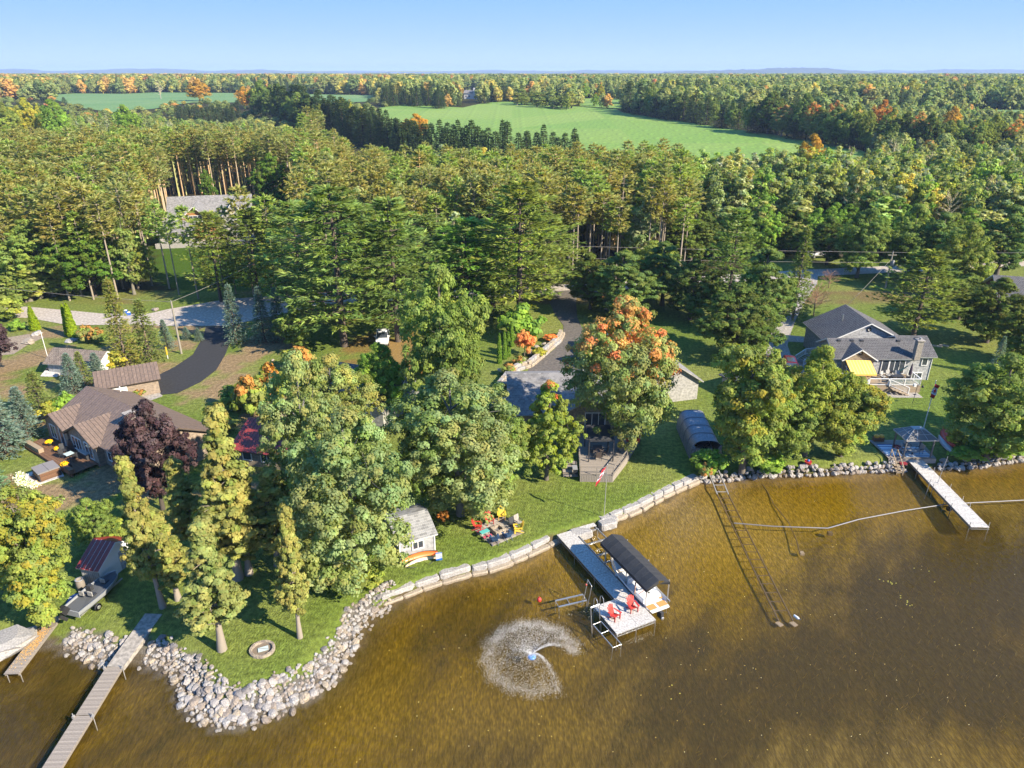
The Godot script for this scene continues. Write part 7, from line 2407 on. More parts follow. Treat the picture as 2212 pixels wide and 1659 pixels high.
	part("stick", MB.new().rod(Vector3(-0.3, 0.04, -0.15), Vector3(0.35, 0.05, 0.2), 0.02), mats["steel_dull"], lid)

func air_unit(label: String, p: Vector3, turn: float, h: float) -> void:
	var o := thing("air_conditioner", label, "air conditioner", p, turn)
	part("cabinet", MB.new().box(Vector3(0, h * 0.5 + 0.05, 0), Vector3(0.85, h, 0.5)), mats["pale_wall"], o)
	part("grille", MB.new().box(Vector3(0.0, h * 0.5 + 0.05, 0.252), Vector3(0.62, h * 0.75, 0.02)), mats["charcoal"], o)
	part("base", MB.new().box(Vector3(0, 0.02, 0), Vector3(1.0, 0.06, 0.7)), mats["concrete"], o)

func left_yard_things(r: RandomNumberGenerator) -> void:
	# fishing boat on its trailer
	var o := thing("fishing_boat", "grey aluminium fishing boat on a trailer beside the red-roofed boathouse", "boat", Vector3(-32.05, 0.75, -43.4), 2.86)
	var hb := hull([[-2.2, 0.78, 0.3, 0.38, 0.85], [-1.2, 0.86, 0.26, 0.36, 0.87], [0.2, 0.86, 0.26, 0.38, 0.9], [1.2, 0.72, 0.3, 0.45, 0.95], [1.9, 0.45, 0.4, 0.6, 1.0], [2.3, 0.12, 0.6, 0.8, 1.03]])
	part("hull", hb, mat("boat_grey", Color(0.30, 0.31, 0.32), 0.45), o)
	part("deck", MB.new().solid([Vector3(-0.75, 0.66, -2.15), Vector3(0.75, 0.66, -2.15), Vector3(0.8, 0.7, 0.6), Vector3(0.35, 0.86, 2.05), Vector3(-0.35, 0.86, 2.05), Vector3(-0.8, 0.7, 0.6)], [Vector3(-0.76, 0.7, -2.15), Vector3(0.76, 0.7, -2.15), Vector3(0.8, 0.74, 0.6), Vector3(0.38, 0.93, 2.05), Vector3(-0.38, 0.93, 2.05), Vector3(-0.8, 0.74, 0.6)]), mat("boat_carpet", Color(0.12, 0.13, 0.145), 0.95, "fine", 2.0), o)
	part("transom", MB.new().box(Vector3(0, 0.6, -2.2), Vector3(1.55, 0.5, 0.06)), mats["boat_grey"], o)
	for s in [-1, 1]:
		part("gunwale", MB.new().tube([Vector3(s * 0.78, 0.86, -2.2), Vector3(s * 0.87, 0.9, 0.0), Vector3(s * 0.73, 0.96, 1.2), Vector3(s * 0.46, 1.01, 1.9), Vector3(s * 0.1, 1.04, 2.32)], [0.03, 0.03, 0.03, 0.03, 0.03], 5), mats["metal"], o)
	for q in [[-0.3, -0.4], [0.35, -0.55], [0.0, 1.1]]:
		var st := part("seat", MB.new().box(Vector3(q[0], 0.95, q[1]), Vector3(0.42, 0.1, 0.4)), mats["charcoal"], o)
		part("seat_back", MB.new().box(Vector3(q[0], 1.15, q[1] - 0.2), Vector3(0.42, 0.36, 0.08)), mats["pale_wall"], st)
		part("seat_post", MB.new().rod(Vector3(q[0], 0.7, q[1]), Vector3(q[0], 0.92, q[1]), 0.04), mats["metal"], st)
	part("console", MB.new().box(Vector3(0.5, 0.95, 0.15), Vector3(0.4, 0.5, 0.3)), mats["charcoal"], o)
	var mo := part("outboard_motor", MB.new().box(Vector3(0.15, 1.1, -2.55), Vector3(0.4, 0.55, 0.55), Basis(Vector3.RIGHT, -0.5)), mats["black"], o)
	part("motor_leg", MB.new().box(Vector3(0.15, 0.55, -2.75), Vector3(0.14, 0.8, 0.25), Basis(Vector3.RIGHT, -0.6)), mats["black"], mo)
	var tr := thing("boat_trailer", "low trailer with small wheels under the grey fishing boat", "trailer", Vector3(-32.05, 0.7, -43.4), 2.86)
	for s in [-1, 1]:
		part("frame", MB.new().bar(Vector3(s * 0.5, 0.28, -1.9), Vector3(s * 0.25, 0.32, 2.4), 0.08, 0.1), mats["steel_dull"], tr)
		var w := part("wheel", MB.new().lathe(Vector3.ZERO, [[0.06, -0.09], [0.27, -0.09], [0.29, -0.04], [0.29, 0.04], [0.27, 0.09], [0.06, 0.09]], 14), mats["black"], tr)
		w.position = Vector3(s * 0.98, 0.29, -0.8)
		w.rotation.z = PI / 2
		part("rim", MB.new().lathe(Vector3(0, -s * 0.1, 0), [[0.01, -0.02], [0.15, -0.02], [0.15, 0.02], [0.01, 0.02]], 10), mats["metal"], w)
	part("axle", MB.new().rod(Vector3(-0.95, 0.29, -0.8), Vector3(0.95, 0.29, -0.8), 0.04), mats["steel_dull"], tr)
	var ba := thing("fire_barrel", "grey-brown barrel standing against the red-roofed boathouse", "barrel", Vector3(-33.95, 0.7, -44.75))
	part("drum", MB.new().lathe(Vector3.ZERO, [[0.02, 0.0], [0.3, 0.0], [0.33, 0.45], [0.3, 0.9], [0.22, 0.92], [0.2, 0.8], [0.02, 0.8]], 14), mats["wood_grey0"], ba)
	part("lid_rim", MB.new().lathe(Vector3(0, 0.9, 0), [[0.22, 0.0], [0.31, 0.0], [0.31, 0.05], [0.22, 0.05]], 14), mats["steel_dull"], ba)
	var tp := thing("blue_tarpaulin", "crumpled blue tarpaulin heap left of the fishing boat", "tarpaulin", Vector3(-33.75, 0.7, -43.35))
	var hm := part("cloth", rock_mesh(77, 0.6, 0.5), mat("tarp_blue", Color(0.03, 0.08, 0.28), 0.5), tp)
	hm.scale = Vector3(0.5, 0.45, 0.75)
	hm.position.y = 0.15
	part("rope", MB.new().rod(Vector3(-0.4, 0.35, 0.1), Vector3(0.4, 0.35, -0.1), 0.015), mats["white"], tp)
	# hot tub and its pad
	var pad := tag(part(numbered("hot_tub_pad"), MB.new().solid([Vector3(-49.6, 0.6, -62.0), Vector3(-47.2, 0.6, -64.3), Vector3(-45.2, 0.6, -61.8), Vector3(-46.9, 0.6, -60.0), Vector3(-48.4, 0.6, -60.6)], [Vector3(-49.6, 0.76, -62.0), Vector3(-47.2, 0.76, -64.3), Vector3(-45.2, 0.76, -61.8), Vector3(-46.9, 0.76, -60.0), Vector3(-48.4, 0.76, -60.6)]), mat("white_concrete", Color(0.70, 0.67, 0.64), 0.9, "blotch", 0.4), self), "bright concrete pad under the hot tub", "concrete pad")
	var tub := thing("hot_tub", "square hot tub with brown slatted sides and grey folding cover", "hot tub", Vector3(-46.9, 0.76, -61.9), -0.72)
	part("cabinet", MB.new().box(Vector3(0, 0.42, 0), Vector3(1.86, 0.84, 1.86)), mats["wood_brown0"], tub)
	for f in 4:
		var t := Basis(Vector3.UP, f * PI / 2)
		for k in 6:
			part("slat", MB.new().box(t * Vector3(0, 0.1 + k * 0.135, 0.94), Vector3(1.7 if f % 2 == 0 else 0.03, 0.115, 0.03 if f % 2 == 0 else 1.7)), mats["wood_brown%d" % (k % 3)], tub)
		part("corner_post", MB.new().box(t * Vector3(0.93, 0.42, 0.93), Vector3(0.1, 0.84, 0.1)), mats["charcoal"], tub)
	for s in [-1, 1]:
		part("cover_half", MB.new().solid([Vector3(-1.0, 0.85, s * 0.01), Vector3(1.0, 0.85, s * 0.01), Vector3(1.0, 0.85, s * 1.0), Vector3(-1.0, 0.85, s * 1.0)], [Vector3(-1.0, 0.99, s * 0.015), Vector3(1.0, 0.99, s * 0.015), Vector3(1.0, 0.95, s * 1.0), Vector3(-1.0, 0.95, s * 1.0)]), mat("tub_cover", Color(0.22, 0.20, 0.19), 0.7), tub)
	var steps := thing("tub_steps", "black steps with handrail beside the hot tub", "steps", Vector3(-45.5, 0.76, -62.9), -0.72)
	part("step", MB.new().box(Vector3(0, 0.2, 0.15), Vector3(0.7, 0.4, 0.35)), mats["charcoal"], steps)
	part("step", MB.new().box(Vector3(0, 0.36, -0.2), Vector3(0.7, 0.72, 0.3)), mats["charcoal"], steps)
	part("handrail", MB.new().tube([Vector3(0.38, 0.0, 0.4), Vector3(0.38, 1.1, 0.3), Vector3(0.38, 1.3, -0.3), Vector3(0.38, 0.2, -0.4)], [0.025, 0.025, 0.025, 0.025], 5), mats["black"], steps)
	var lb := LB.new()
	lb.r = r
	for k in 2600:
		var e := r.randf()
		var p := Vector3(-49.9, 0.75, -62.0).lerp(Vector3(-48.5, 0.75, -60.3), e * 2.0) if e < 0.5 else Vector3(-48.5, 0.75, -60.3).lerp(Vector3(-46.7, 0.75, -59.75), e * 2.0 - 1.0)
		p += Vector3(r.randfn(0, 0.22), absf(r.randfn(0, 0.16)), r.randfn(0, 0.22))
		lb.leaf(p, (Vector3.UP * 0.6 + dir3(r)).normalized(), 0.05, 0.06, shade(r, Color(0.75, 0.72, 0.66) if r.randf() < 0.62 else G1, 0.2))
	tag(part(numbered("white_flower_border"), lb, leaf_mat("plain"), self), "curved border of white flowers round the hot tub pad", "flower bed")
	for q in [[-50.0, -67.6, 1.1, "yellow chrysanthemum pot at the deck's left end"], [-48.2, -66.2, 1.1, "yellow chrysanthemum pot in the middle of the brown deck"], [-45.6, -62.9, 1.1, "yellow chrysanthemum pot beside the hot tub steps"]]:
		var p := thing("flower_pot", q[3], "planter", Vector3(q[0], q[2], q[1]))
		flower_pot(p, 0.3, Color(0.80, 0.52, 0.01), "charcoal")
	var bq := thing("barbecue", "covered black barbecue beside the brown house's windows", "barbecue", Vector3(-46.9, 1.08, -66.9), -0.6)
	part("cover", MB.new().solid([Vector3(-0.7, 0, -0.35), Vector3(0.7, 0, -0.35), Vector3(0.7, 0, 0.35), Vector3(-0.7, 0, 0.35)], [Vector3(-0.5, 1.15, -0.2), Vector3(0.5, 1.15, -0.2), Vector3(0.5, 1.0, 0.28), Vector3(-0.5, 1.0, 0.28)]), mats["black"], bq)
	part("side_shelf", MB.new().box(Vector3(0.9, 0.85, 0), Vector3(0.5, 0.04, 0.45)), mats["steel_dull"], bq)
	var b2 := thing("barbecue", "smaller barbecue with wooden side shelf at the brown house's corner", "barbecue", Vector3(-48.4, 1.08, -68.1), -0.6)
	part("body", MB.new().ball(Vector3(0, 0.85, 0), Vector3(0.35, 0.3, 0.3)), mats["black"], b2)
	part("stand", MB.new().box(Vector3(0, 0.35, 0), Vector3(0.9, 0.7, 0.5)), mats["wood_tan1"], b2)
	var cb := thing("deck_box", "long pale grey storage box against the brown house's windows", "storage box", Vector3(-44.6, 1.08, -65.05), -0.607)
	part("body", MB.new().box(Vector3(0, 0.3, 0), Vector3(1.5, 0.6, 0.7)), mats["charcoal"], cb)
	part("lid", MB.new().solid([Vector3(-0.8, 0.6, -0.38), Vector3(0.8, 0.6, -0.38), Vector3(0.8, 0.6, 0.38), Vector3(-0.8, 0.6, 0.38)], [Vector3(-0.76, 0.74, -0.3), Vector3(0.76, 0.74, -0.3), Vector3(0.76, 0.68, 0.34), Vector3(-0.76, 0.68, 0.34)]), mats["steel_dull"], cb)
	var dt := thing("deck_table", "pale blue glass-topped table on the brown deck", "table", Vector3(-46.3, 1.08, -64.9), -0.6)
	part("tabletop", MB.new().box(Vector3(0, 0.5, 0), Vector3(0.8, 0.04, 0.8)), mats["pale_blue"], dt)
	for q in [[-0.35, 0.35], [0.35, 0.35], [-0.35, -0.35], [0.35, -0.35]]:
		part("leg", MB.new().rod(Vector3(q[0], 0, q[1]), Vector3(q[0], 0.5, q[1]), 0.025), mats["charcoal"], dt)
	for q in [[-47.5, -65.9, 0.6, "dark deck chair left of the glass-topped table"], [-45.4, -64.2, -2.0, "dark deck chair right of the glass-topped table"], [-46.9, -64.9, 1.4, "dark deck chair nearest the hot tub"]]:
		armchair(q[3], Vector3(q[0], 1.08, q[1]), q[2], "charcoal")
	air_unit("air conditioner unit at the corner of the brown house", Vector3(-41.6, 0.7, -65.0), -0.6, 1.0)
	# bins and bags
	for q in [[308, 852, "blue bin leaning beside the hydrangea on the concrete pad", 0.6], [279, 681, "blue recycling bag at the roadside", 0.5], [272, 676, "second blue recycling box at the roadside", 0.45]]:
		var b := thing("recycling_bin", q[2], "bin", at(q[0], q[1]), 0.3)
		part("tub", MB.new().solid([Vector3(-0.25, 0, -0.2), Vector3(0.25, 0, -0.2), Vector3(0.25, 0, 0.2), Vector3(-0.25, 0, 0.2)], [Vector3(-0.33, q[3], -0.28), Vector3(0.33, q[3], -0.28), Vector3(0.33, q[3], 0.28), Vector3(-0.33, q[3], 0.28)]), mat("bin_blue", Color(0.03, 0.13, 0.50), 0.5), b)
		part("contents", MB.new().ball(Vector3(0, q[3], 0), Vector3(0.28, 0.14, 0.22)), mats["white"], b)
	for q in [[652, 868, "blue plastic chair left half hidden by the buff maple"], [662, 866, "blue plastic chair right half hidden by the buff maple"]]:
		var c := thing("plastic_chair", q[2], "chair", at(q[0], q[1]), 0.4)
		part("seat", MB.new().box(Vector3(0, 0.4, 0), Vector3(0.5, 0.06, 0.5)), mats["bin_blue"], c)
		part("backrest", MB.new().box(Vector3(0, 0.7, -0.25), Vector3(0.5, 0.55, 0.05)), mats["bin_blue"], c)
		for x in [-0.22, 0.22]:
			for z in [-0.22, 0.22]:
				part("leg", MB.new().rod(Vector3(x, 0, z), Vector3(x, 0.4, z), 0.025, 5), mats["bin_blue"], c)
	# wood pile
	var wp := thing("firewood_stack", "stack of split firewood with white tarp at the tan-roofed shed", "firewood", at(118, 806), -0.1)
	for i in 9:
		for j in 4:
			part("log", MB.new().rod(Vector3(-0.9 + i * 0.24 + (0.12 if j % 2 else 0.0), 0.12 + j * 0.2, -0.2), Vector3(-0.9 + i * 0.24 + (0.12 if j % 2 else 0.0), 0.12 + j * 0.2, 0.25), 0.11, 6), mats["wood_tan%d" % ((i + j) % 3)], wp)
	part("tarp", MB.new().solid([Vector3(-1.1, 0.05, 0.3), Vector3(1.3, 0.05, 0.3), Vector3(1.3, 0.05, 1.3), Vector3(-1.1, 0.05, 1.3)], [Vector3(-1.0, 0.5, 0.35), Vector3(1.2, 0.45, 0.35), Vector3(1.2, 0.2, 1.1), Vector3(-1.0, 0.25, 1.1)]), mats["white_concrete"], wp)
	var ym := thing("yellow_marker", "yellow marker post beside the black driveway", "marker post", at(363, 775))
	part("post", MB.new().box(Vector3(0, 0.3, 0), Vector3(0.08, 0.6, 0.08)), mats["white"], ym)
	part("sleeve", MB.new().box(Vector3(0, 1.2, 0), Vector3(0.14, 1.2, 0.14)), mats["yellow_paint"], ym)
	var wpole := thing("white_pole", "thin white pole at the tan-roofed shed's left corner", "pole", at(104, 775))
	part("shaft", MB.new().rod(Vector3.ZERO, Vector3(0, 4.2, 0), 0.05), mats["white"], wpole)
	part("cap", MB.new().ball(Vector3(0, 4.2, 0), Vector3(0.08, 0.08, 0.08)), mats["metal"], wpole)

func right_yard_things(r: RandomNumberGenerator) -> void:
	# terrace furniture on the cottage deck
	var y := 1.64
	var t := thing("picnic_table", "orange-brown wooden picnic table under the yellow awning", "table", Vector3(44.9, y, -84.9), -0.02)
	for k in 4:
		part("board", MB.new().box(Vector3(0, 0.74, -0.3 + k * 0.2), Vector3(1.7, 0.04, 0.18)), mats["cedar_board"], t)
	for z in [-0.75, 0.75]:
		part("bench", MB.new().box(Vector3(0, 0.44, z), Vector3(1.7, 0.04, 0.28)), mats["cedar_board"], t)
	for x in [-0.6, 0.6]:
		part("leg", MB.new().bar(Vector3(x, 0, 0.7), Vector3(x, 0.72, -0.15), 0.06, 0.09), mats["cedar_board"], t)
		part("leg", MB.new().bar(Vector3(x, 0, -0.7), Vector3(x, 0.72, 0.15), 0.06, 0.09), mats["cedar_board"], t)
	for q in [[46.2, -84.6, -1.2, "cedar_board", "brown wooden chair right of the picnic table"], [48.0, -84.4, 0.5, "pale_wall", "first pale lounge chair on the cottage deck"], [48.9, -84.8, 0.2, "pale_wall", "second pale lounge chair, below the patio door"], [49.9, -84.6, -0.3, "steel_dull", "grey chair beside the closed umbrella"], [49.3, -83.2, 3.0, "charcoal", "dark chair against the glass railing"], [50.5, -83.3, 3.0, "charcoal", "dark chair in the deck's right corner"], [48.4, -83.3, 2.8, "charcoal", "dark chair nearest the deck stairs"]]:
		armchair(q[4], Vector3(q[0], y, q[1]), q[2], q[3])
	var gt := thing("patio_table", "dark rectangular patio table behind the glass railing", "table", Vector3(49.5, y, -83.9))
	part("tabletop", MB.new().box(Vector3(0, 0.7, 0), Vector3(1.5, 0.04, 0.8)), mats["charcoal"], gt)
	for x in [-0.65, 0.65]:
		part("leg", MB.new().box(Vector3(x, 0.35, 0), Vector3(0.06, 0.7, 0.6)), mats["charcoal"], gt)
	var um := thing("closed_umbrella", "closed dark patio umbrella at the cottage deck's right corner", "umbrella", Vector3(51.3, y, -84.2))
	part("pole", MB.new().rod(Vector3.ZERO, Vector3(0, 2.3, 0), 0.03), mats["steel_dull"], um)
	part("cloth", MB.new().lathe(Vector3(0, 0.7, 0), [[0.16, 0.0], [0.2, 0.3], [0.14, 1.0], [0.03, 1.6]], 9), mat("plum_cloth", Color(0.06, 0.04, 0.06), 0.9), um)
	part("base", MB.new().box(Vector3(0, 0.05, 0), Vector3(0.5, 0.1, 0.5)), mats["charcoal"], um)
	var hm := thing("hammock", "green sling chair hanging at the cottage deck's window", "hammock", Vector3(50.7, y, -85.4), -0.5)
	part("cloth", MB.new().smooth_grid([[Vector3(-0.7, 0.5, 0.2), Vector3(-0.7, 0.5, -0.3)], [Vector3(0, 0.75, 0.25), Vector3(0, 0.8, -0.3)], [Vector3(0.7, 1.6, 0.2), Vector3(0.7, 1.6, -0.3)]], false), mat("green_cloth", Color(0.05, 0.30, 0.14), 0.9), hm)
	part("frame", MB.new().rod(Vector3(-0.7, 0.0, 0), Vector3(0.75, 1.65, 0), 0.03), mats["steel_dull"], hm)
	var bf := thing("bird_feeder_pole", "dark pole with hanging bird feeders right of the cottage deck", "bird feeder", Vector3(49.3, 0.7, -79.0))
	part("pole", MB.new().rod(Vector3.ZERO, Vector3(0.1, 2.6, 0), 0.03), mats["charcoal"], bf)
	part("hook", MB.new().tube([Vector3(0.1, 2.5, 0), Vector3(0.5, 2.6, 0), Vector3(0.75, 2.45, 0)], [0.02, 0.02, 0.02], 5), mats["charcoal"], bf)
	part("feeder", MB.new().lathe(Vector3(0.75, 2.15, 0), [[0.02, 0.0], [0.14, 0.02], [0.14, 0.2], [0.02, 0.3]], 10), mats["black"], bf)
	part("feeder", MB.new().box(Vector3(-0.25, 2.45, 0), Vector3(0.28, 0.32, 0.28)), mats["white"], bf)
	part("baffle", MB.new().lathe(Vector3(0.05, 1.2, 0), [[0.2, 0.0], [0.03, 0.12]], 10), mats["black"], bf)
	var sb := thing("flat_stone", "pair of flat pale stones sunk in the lawn behind the cottage", "stone", at(2030, 748))
	for k in 2:
		var st := part("slab", block_mesh(40 + k, Vector3(1.3, 0.12, 0.6)), mats["limestone_tan"], sb)
		st.position = Vector3(k * 1.2 - 0.4, 0.04, -k * 0.3)
		st.rotation.y = -0.5
	var toy := thing("toy_bucket", "red and blue toy tub on the shore below the maples", "toy", at(1745, 1002))
	part("tub", MB.new().lathe(Vector3.ZERO, [[0.02, 0.0], [0.3, 0.0], [0.38, 0.32], [0.34, 0.32], [0.02, 0.25]], 12), mats["red_paint"], toy)
	part("ball", MB.new().ball(Vector3(0.0, 0.4, 0), Vector3(0.15, 0.15, 0.15)), mats["bin_blue"], toy)
	# trailered boat inside the arched shelter
	var bo := thing("covered_boat", "white boat with dark outboard parked inside the arched shelter", "boat", Vector3(20.35, 0.75, -68.2), PI - 0.02)
	part("hull", hull([[-2.4, 0.85, 0.3, 0.45, 0.95], [0.0, 0.9, 0.3, 0.45, 1.0], [1.6, 0.65, 0.4, 0.6, 1.05], [2.6, 0.08, 0.7, 0.9, 1.1]]), mats["boat_white"], bo)
	part("transom", MB.new().box(Vector3(0, 0.65, -2.4), Vector3(1.7, 0.55, 0.06)), mats["boat_white"], bo)
	part("cover", MB.new().box(Vector3(0, 1.0, 0), Vector3(1.5, 0.12, 3.8)), mats["charcoal"], bo)
	part("outboard_motor", MB.new().box(Vector3(0, 1.05, -2.75), Vector3(0.38, 0.6, 0.5), Basis(Vector3.RIGHT, -0.4)), mats["black"], bo)
	var gn := thing("garden_wagon", "small red wagon at the foot of the waterside deck", "wagon", Vector3(41.0, 0.2, -64.7))
	part("tray", MB.new().box(Vector3(0, 0.3, 0), Vector3(0.7, 0.18, 0.4)), mats["maroon"], gn)
	for x in [-0.25, 0.25]:
		part("wheel", MB.new().ball(Vector3(x, 0.14, 0.2), Vector3(0.13, 0.13, 0.05)), mats["black"], gn)

func wheel(o: Node, p: Vector3, rad: float) -> void:
	var w := part("wheel", MB.new().lathe(Vector3.ZERO, [[0.04, -0.11], [rad * 0.86, -0.11], [rad, -0.06], [rad, 0.06], [rad * 0.86, 0.11], [0.04, 0.11]], 16), mats["black"], o)
	w.position = p
	w.rotation.z = PI / 2
	part("rim", MB.new().lathe(Vector3(0, 0.112 if p.x < 0 else -0.112, 0), [[0.02, -0.012], [rad * 0.6, -0.012], [rad * 0.6, 0.012], [0.02, 0.012]], 12), mats["metal"], w)

# side outline [z, y] of the body, halves of its width, then the glass house; the car faces +z
func car(o: Node3D, l: float, w: float, h: float, hood: float, waist: float, clear: float, cab0: float, cab1: float, key: String) -> void:
	var hw := w * 0.5
	var g := []
	for s in [[-0.5, 0.86, 0.9], [-0.485, 0.96, 1.0], [-0.3, 1.0, 1.0], [0.0, 1.0, 1.0], [0.28, 1.0, 0.98], [0.44, 0.97, 0.95], [0.5, 0.84, 0.88]]:
		var z: float = s[0] * l
		var x: float = hw * s[1]
		var top: float = (hood if s[0] > 0.2 else waist) * s[2]
		g.append([Vector3(-x, clear, z), Vector3(-x * 1.0, lerpf(clear, top, 0.55), z), Vector3(-x * 0.95, top - 0.08, z), Vector3(-x * 0.86, top, z), Vector3(x * 0.86, top, z), Vector3(x * 0.95, top - 0.08, z), Vector3(x, lerpf(clear, top, 0.55), z), Vector3(x, clear, z)])
	var b := MB.new().smooth_grid(g, true)
	for e in [0, 6]:
		for k in range(1, 7):
			b.tri_out(g[e][0], g[e][k], g[e][k + 1], Vector3(0, 0.6, 0))
	part("body", b, mats[key], o)
	var z0 := cab0 * l
	var z1 := cab1 * l
	part("window_band", MB.new().solid([Vector3(-hw * 0.88, waist - 0.03, z0), Vector3(hw * 0.88, waist - 0.03, z0), Vector3(hw * 0.88, waist - 0.03, z1), Vector3(-hw * 0.88, waist - 0.03, z1)], [Vector3(-hw * 0.74, h - 0.08, z0 + 0.18), Vector3(hw * 0.74, h - 0.08, z0 + 0.18), Vector3(hw * 0.74, h - 0.08, z1 - 0.62), Vector3(-hw * 0.74, h - 0.08, z1 - 0.62)]), mats["pane"], o)
	part("car_roof", MB.new().solid([Vector3(-hw * 0.75, h - 0.09, z0 + 0.14), Vector3(hw * 0.75, h - 0.09, z0 + 0.14), Vector3(hw * 0.75, h - 0.09, z1 - 0.6), Vector3(-hw * 0.75, h - 0.09, z1 - 0.6)], [Vector3(-hw * 0.66, h, z0 + 0.25), Vector3(hw * 0.66, h, z0 + 0.25), Vector3(hw * 0.66, h, z1 - 0.72), Vector3(-hw * 0.66, h, z1 - 0.72)]), mats[key], o)
	for s in [-1, 1]:
		for q in [[z0, z0 + 0.16], [z1, z1 - 0.62], [(z0 + z1) * 0.5 - 0.1, (z0 + z1) * 0.5 - 0.15]]:
			part("pillar", MB.new().bar(Vector3(s * hw * 0.885, waist - 0.02, q[0]), Vector3(s * hw * 0.75, h - 0.07, q[1]), 0.07, 0.07), mats[key], o)
		part("headlight", MB.new().box(Vector3(s * hw * 0.68, hood * 0.80, l * 0.482), Vector3(0.34, 0.16, 0.14)), mats["white"], o)
		part("mirror", MB.new().box(Vector3(s * (hw + 0.1), waist + 0.1, z1 - 0.35), Vector3(0.2, 0.15, 0.12)), mats[key], o)
		for z in [-0.31, 0.32]:
			wheel(o, Vector3(s * (hw - 0.1), 0.37, z * l), 0.37)
	part("grille", MB.new().box(Vector3(0, hood * 0.72, l * 0.492), Vector3(w * 0.46, 0.26, 0.08)), mats["charcoal"], o)
	part("bumper", MB.new().box(Vector3(0, clear + 0.16, l * 0.5), Vector3(w * 0.86, 0.2, 0.1)), mats["steel_dull"], o)
	part("rear_bumper", MB.new().box(Vector3(0, clear + 0.16, -l * 0.5), Vector3(w * 0.86, 0.2, 0.1)), mats["steel_dull"], o)

func vehicles() -> void:
	mat("paint_white", Color(0.72, 0.72, 0.74), 0.25)
	mat("paint_dark_red", Color(0.12, 0.012, 0.015), 0.2)
	mat("paint_red", Color(0.60, 0.03, 0.02), 0.3)
	var o := thing("pickup_truck", "white pickup truck parked under the white pines", "pickup truck", Vector3(-19.55, 0.72, -100.9), 0.12)
	car(o, 5.4, 1.98, 1.9, 1.12, 1.15, 0.38, -0.12, 0.26, "paint_white")
	part("truck_bed", MB.new().box(Vector3(0, 1.12, -1.75), Vector3(1.55, 0.12, 1.7)), mats["charcoal"], o)
	var s := thing("dark_suv", "dark red sport utility car parked facing the lake beside the grey cottage", "car", Vector3(37.6, 0.74, -88.6), -0.22)
	car(s, 4.9, 1.95, 1.78, 1.05, 1.08, 0.36, -0.46, 0.24, "paint_dark_red")
	part("sunroof", MB.new().box(Vector3(0, 1.79, -0.5), Vector3(1.0, 0.015, 1.6)), mats["pane"], s)
	var j := thing("red_jeep", "bright red boxy off-road car with soft grey top behind the metal shed", "car", Vector3(35.2, 0.74, -90.3), -0.75)
	car(j, 4.1, 1.85, 1.85, 1.15, 1.18, 0.45, -0.48, 0.2, "paint_red")
	part("soft_top", MB.new().solid([Vector3(-0.72, 1.78, -1.9), Vector3(0.72, 1.78, -1.9), Vector3(0.72, 1.78, 0.2), Vector3(-0.72, 1.78, 0.2)], [Vector3(-0.62, 1.9, -1.8), Vector3(0.62, 1.9, -1.8), Vector3(0.62, 1.9, 0.1), Vector3(-0.62, 1.9, 0.1)]), mats["tub_cover"], j)
	part("spare_wheel", MB.new().lathe(Vector3.ZERO, [[0.04, -0.1], [0.36, -0.1], [0.38, 0.0], [0.36, 0.1], [0.04, 0.1]], 14), mats["black"], j)
	var sp: Node3D = j.get_child(j.get_child_count() - 1)
	sp.position = Vector3(0, 1.0, -2.12)
	sp.rotation.x = PI / 2
	var v := thing("parked_van", "white van half hidden under the trees at the road's right end", "van", at(1768, 556), -1.4)
	car(v, 5.0, 1.95, 2.1, 1.3, 1.3, 0.38, -0.48, 0.36, "paint_white")
	var sh := thing("road_shed", "small tan gabled shed at the roadside behind the white van", "shed", at(1803, 556), -0.4)
	gable(sh, -1.6, 1.6, -3.0, 0, 0, 2.4, 3.6, false, 0.25, "shingle_tan", "tan_wall", "tan_wall")

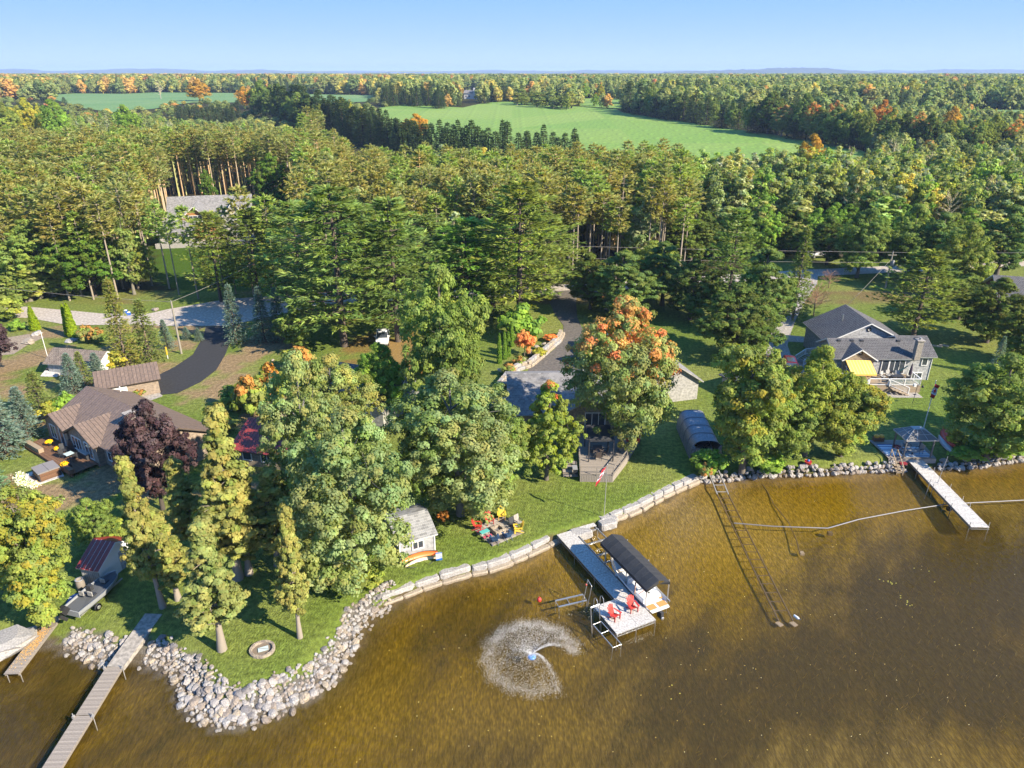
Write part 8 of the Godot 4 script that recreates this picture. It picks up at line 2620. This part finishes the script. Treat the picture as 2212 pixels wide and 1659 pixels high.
func poles_and_wires() -> void:
	var ends := []
	for q in [[392, 764, 652, "leaning wooden utility pole beside the black driveway"], [1911, 628, 545, "grey utility pole with transformer behind the grey cottage"]]:
		var b := at(q[0], q[1])
		var h := height_to(b, q[2])
		var o := thing("utility_pole", q[3], "utility pole", b)
		part("shaft", MB.new().tube([Vector3.ZERO, Vector3(0, h, 0)], [0.16, 0.11], 8), mats["bark_pale"], o)
		part("insulator", MB.new().rod(Vector3(0, h, 0), Vector3(0, h + 0.25, 0), 0.05), mats["steel_dull"], o)
		if q[0] > 1000:
			part("transformer", MB.new().lathe(Vector3(0.35, h - 2.4, 0.1), [[0.02, 0.0], [0.25, 0.0], [0.25, 0.9], [0.02, 0.95]], 12), mats["pale_wall"], o)
			part("crossarm", MB.new().box(Vector3(0, h - 0.5, 0), Vector3(1.6, 0.12, 0.12)), mats["bark_pale"], o)
		else:
			part("stay_plate", MB.new().box(Vector3(0.2, h - 3.5, 0), Vector3(0.25, 0.4, 0.15)), mats["steel_dull"], o)
		ends.append(b + Vector3(0, h, 0))
	var p1: Vector3 = ends[1]
	var mid := at(1120, 640) + Vector3(0, 9.5, 0)
	for q in [[p1, mid, 0.2, "upper power line crossing above the driveways"], [p1 + Vector3(0, -1.9, 0), mid + Vector3(0, -2.2, 0), 0.2, "lower power line crossing above the driveways"], [p1, at(2420, 640) + Vector3(0, 8.5, 0), 0.3, "power line running out at the right edge"], [ends[0], at(560, 668) + Vector3(0, 8.0, 0), 0.3, "wire from the leaning pole toward the blue spruces"], [ends[0], at(-160, 690) + Vector3(0, 7.5, 0), 0.6, "wire from the leaning pole running out at left"], [p1 + Vector3(0, -1.2, 0), Vector3(43.8, 4.6, -95), 0.3, "service wire from the transformer to the grey cottage"]]:
		var line := []
		var rad := []
		for k in 13:
			var t := k / 12.0
			line.append((q[0] as Vector3).lerp(q[1], t) + Vector3(0, -q[2] * 4.0 * t * (1.0 - t), 0)); rad.append(0.022)
		tag(part(numbered("power_line"), MB.new().tube(line, rad, 4), mats["concrete"], self), q[3], "wire")
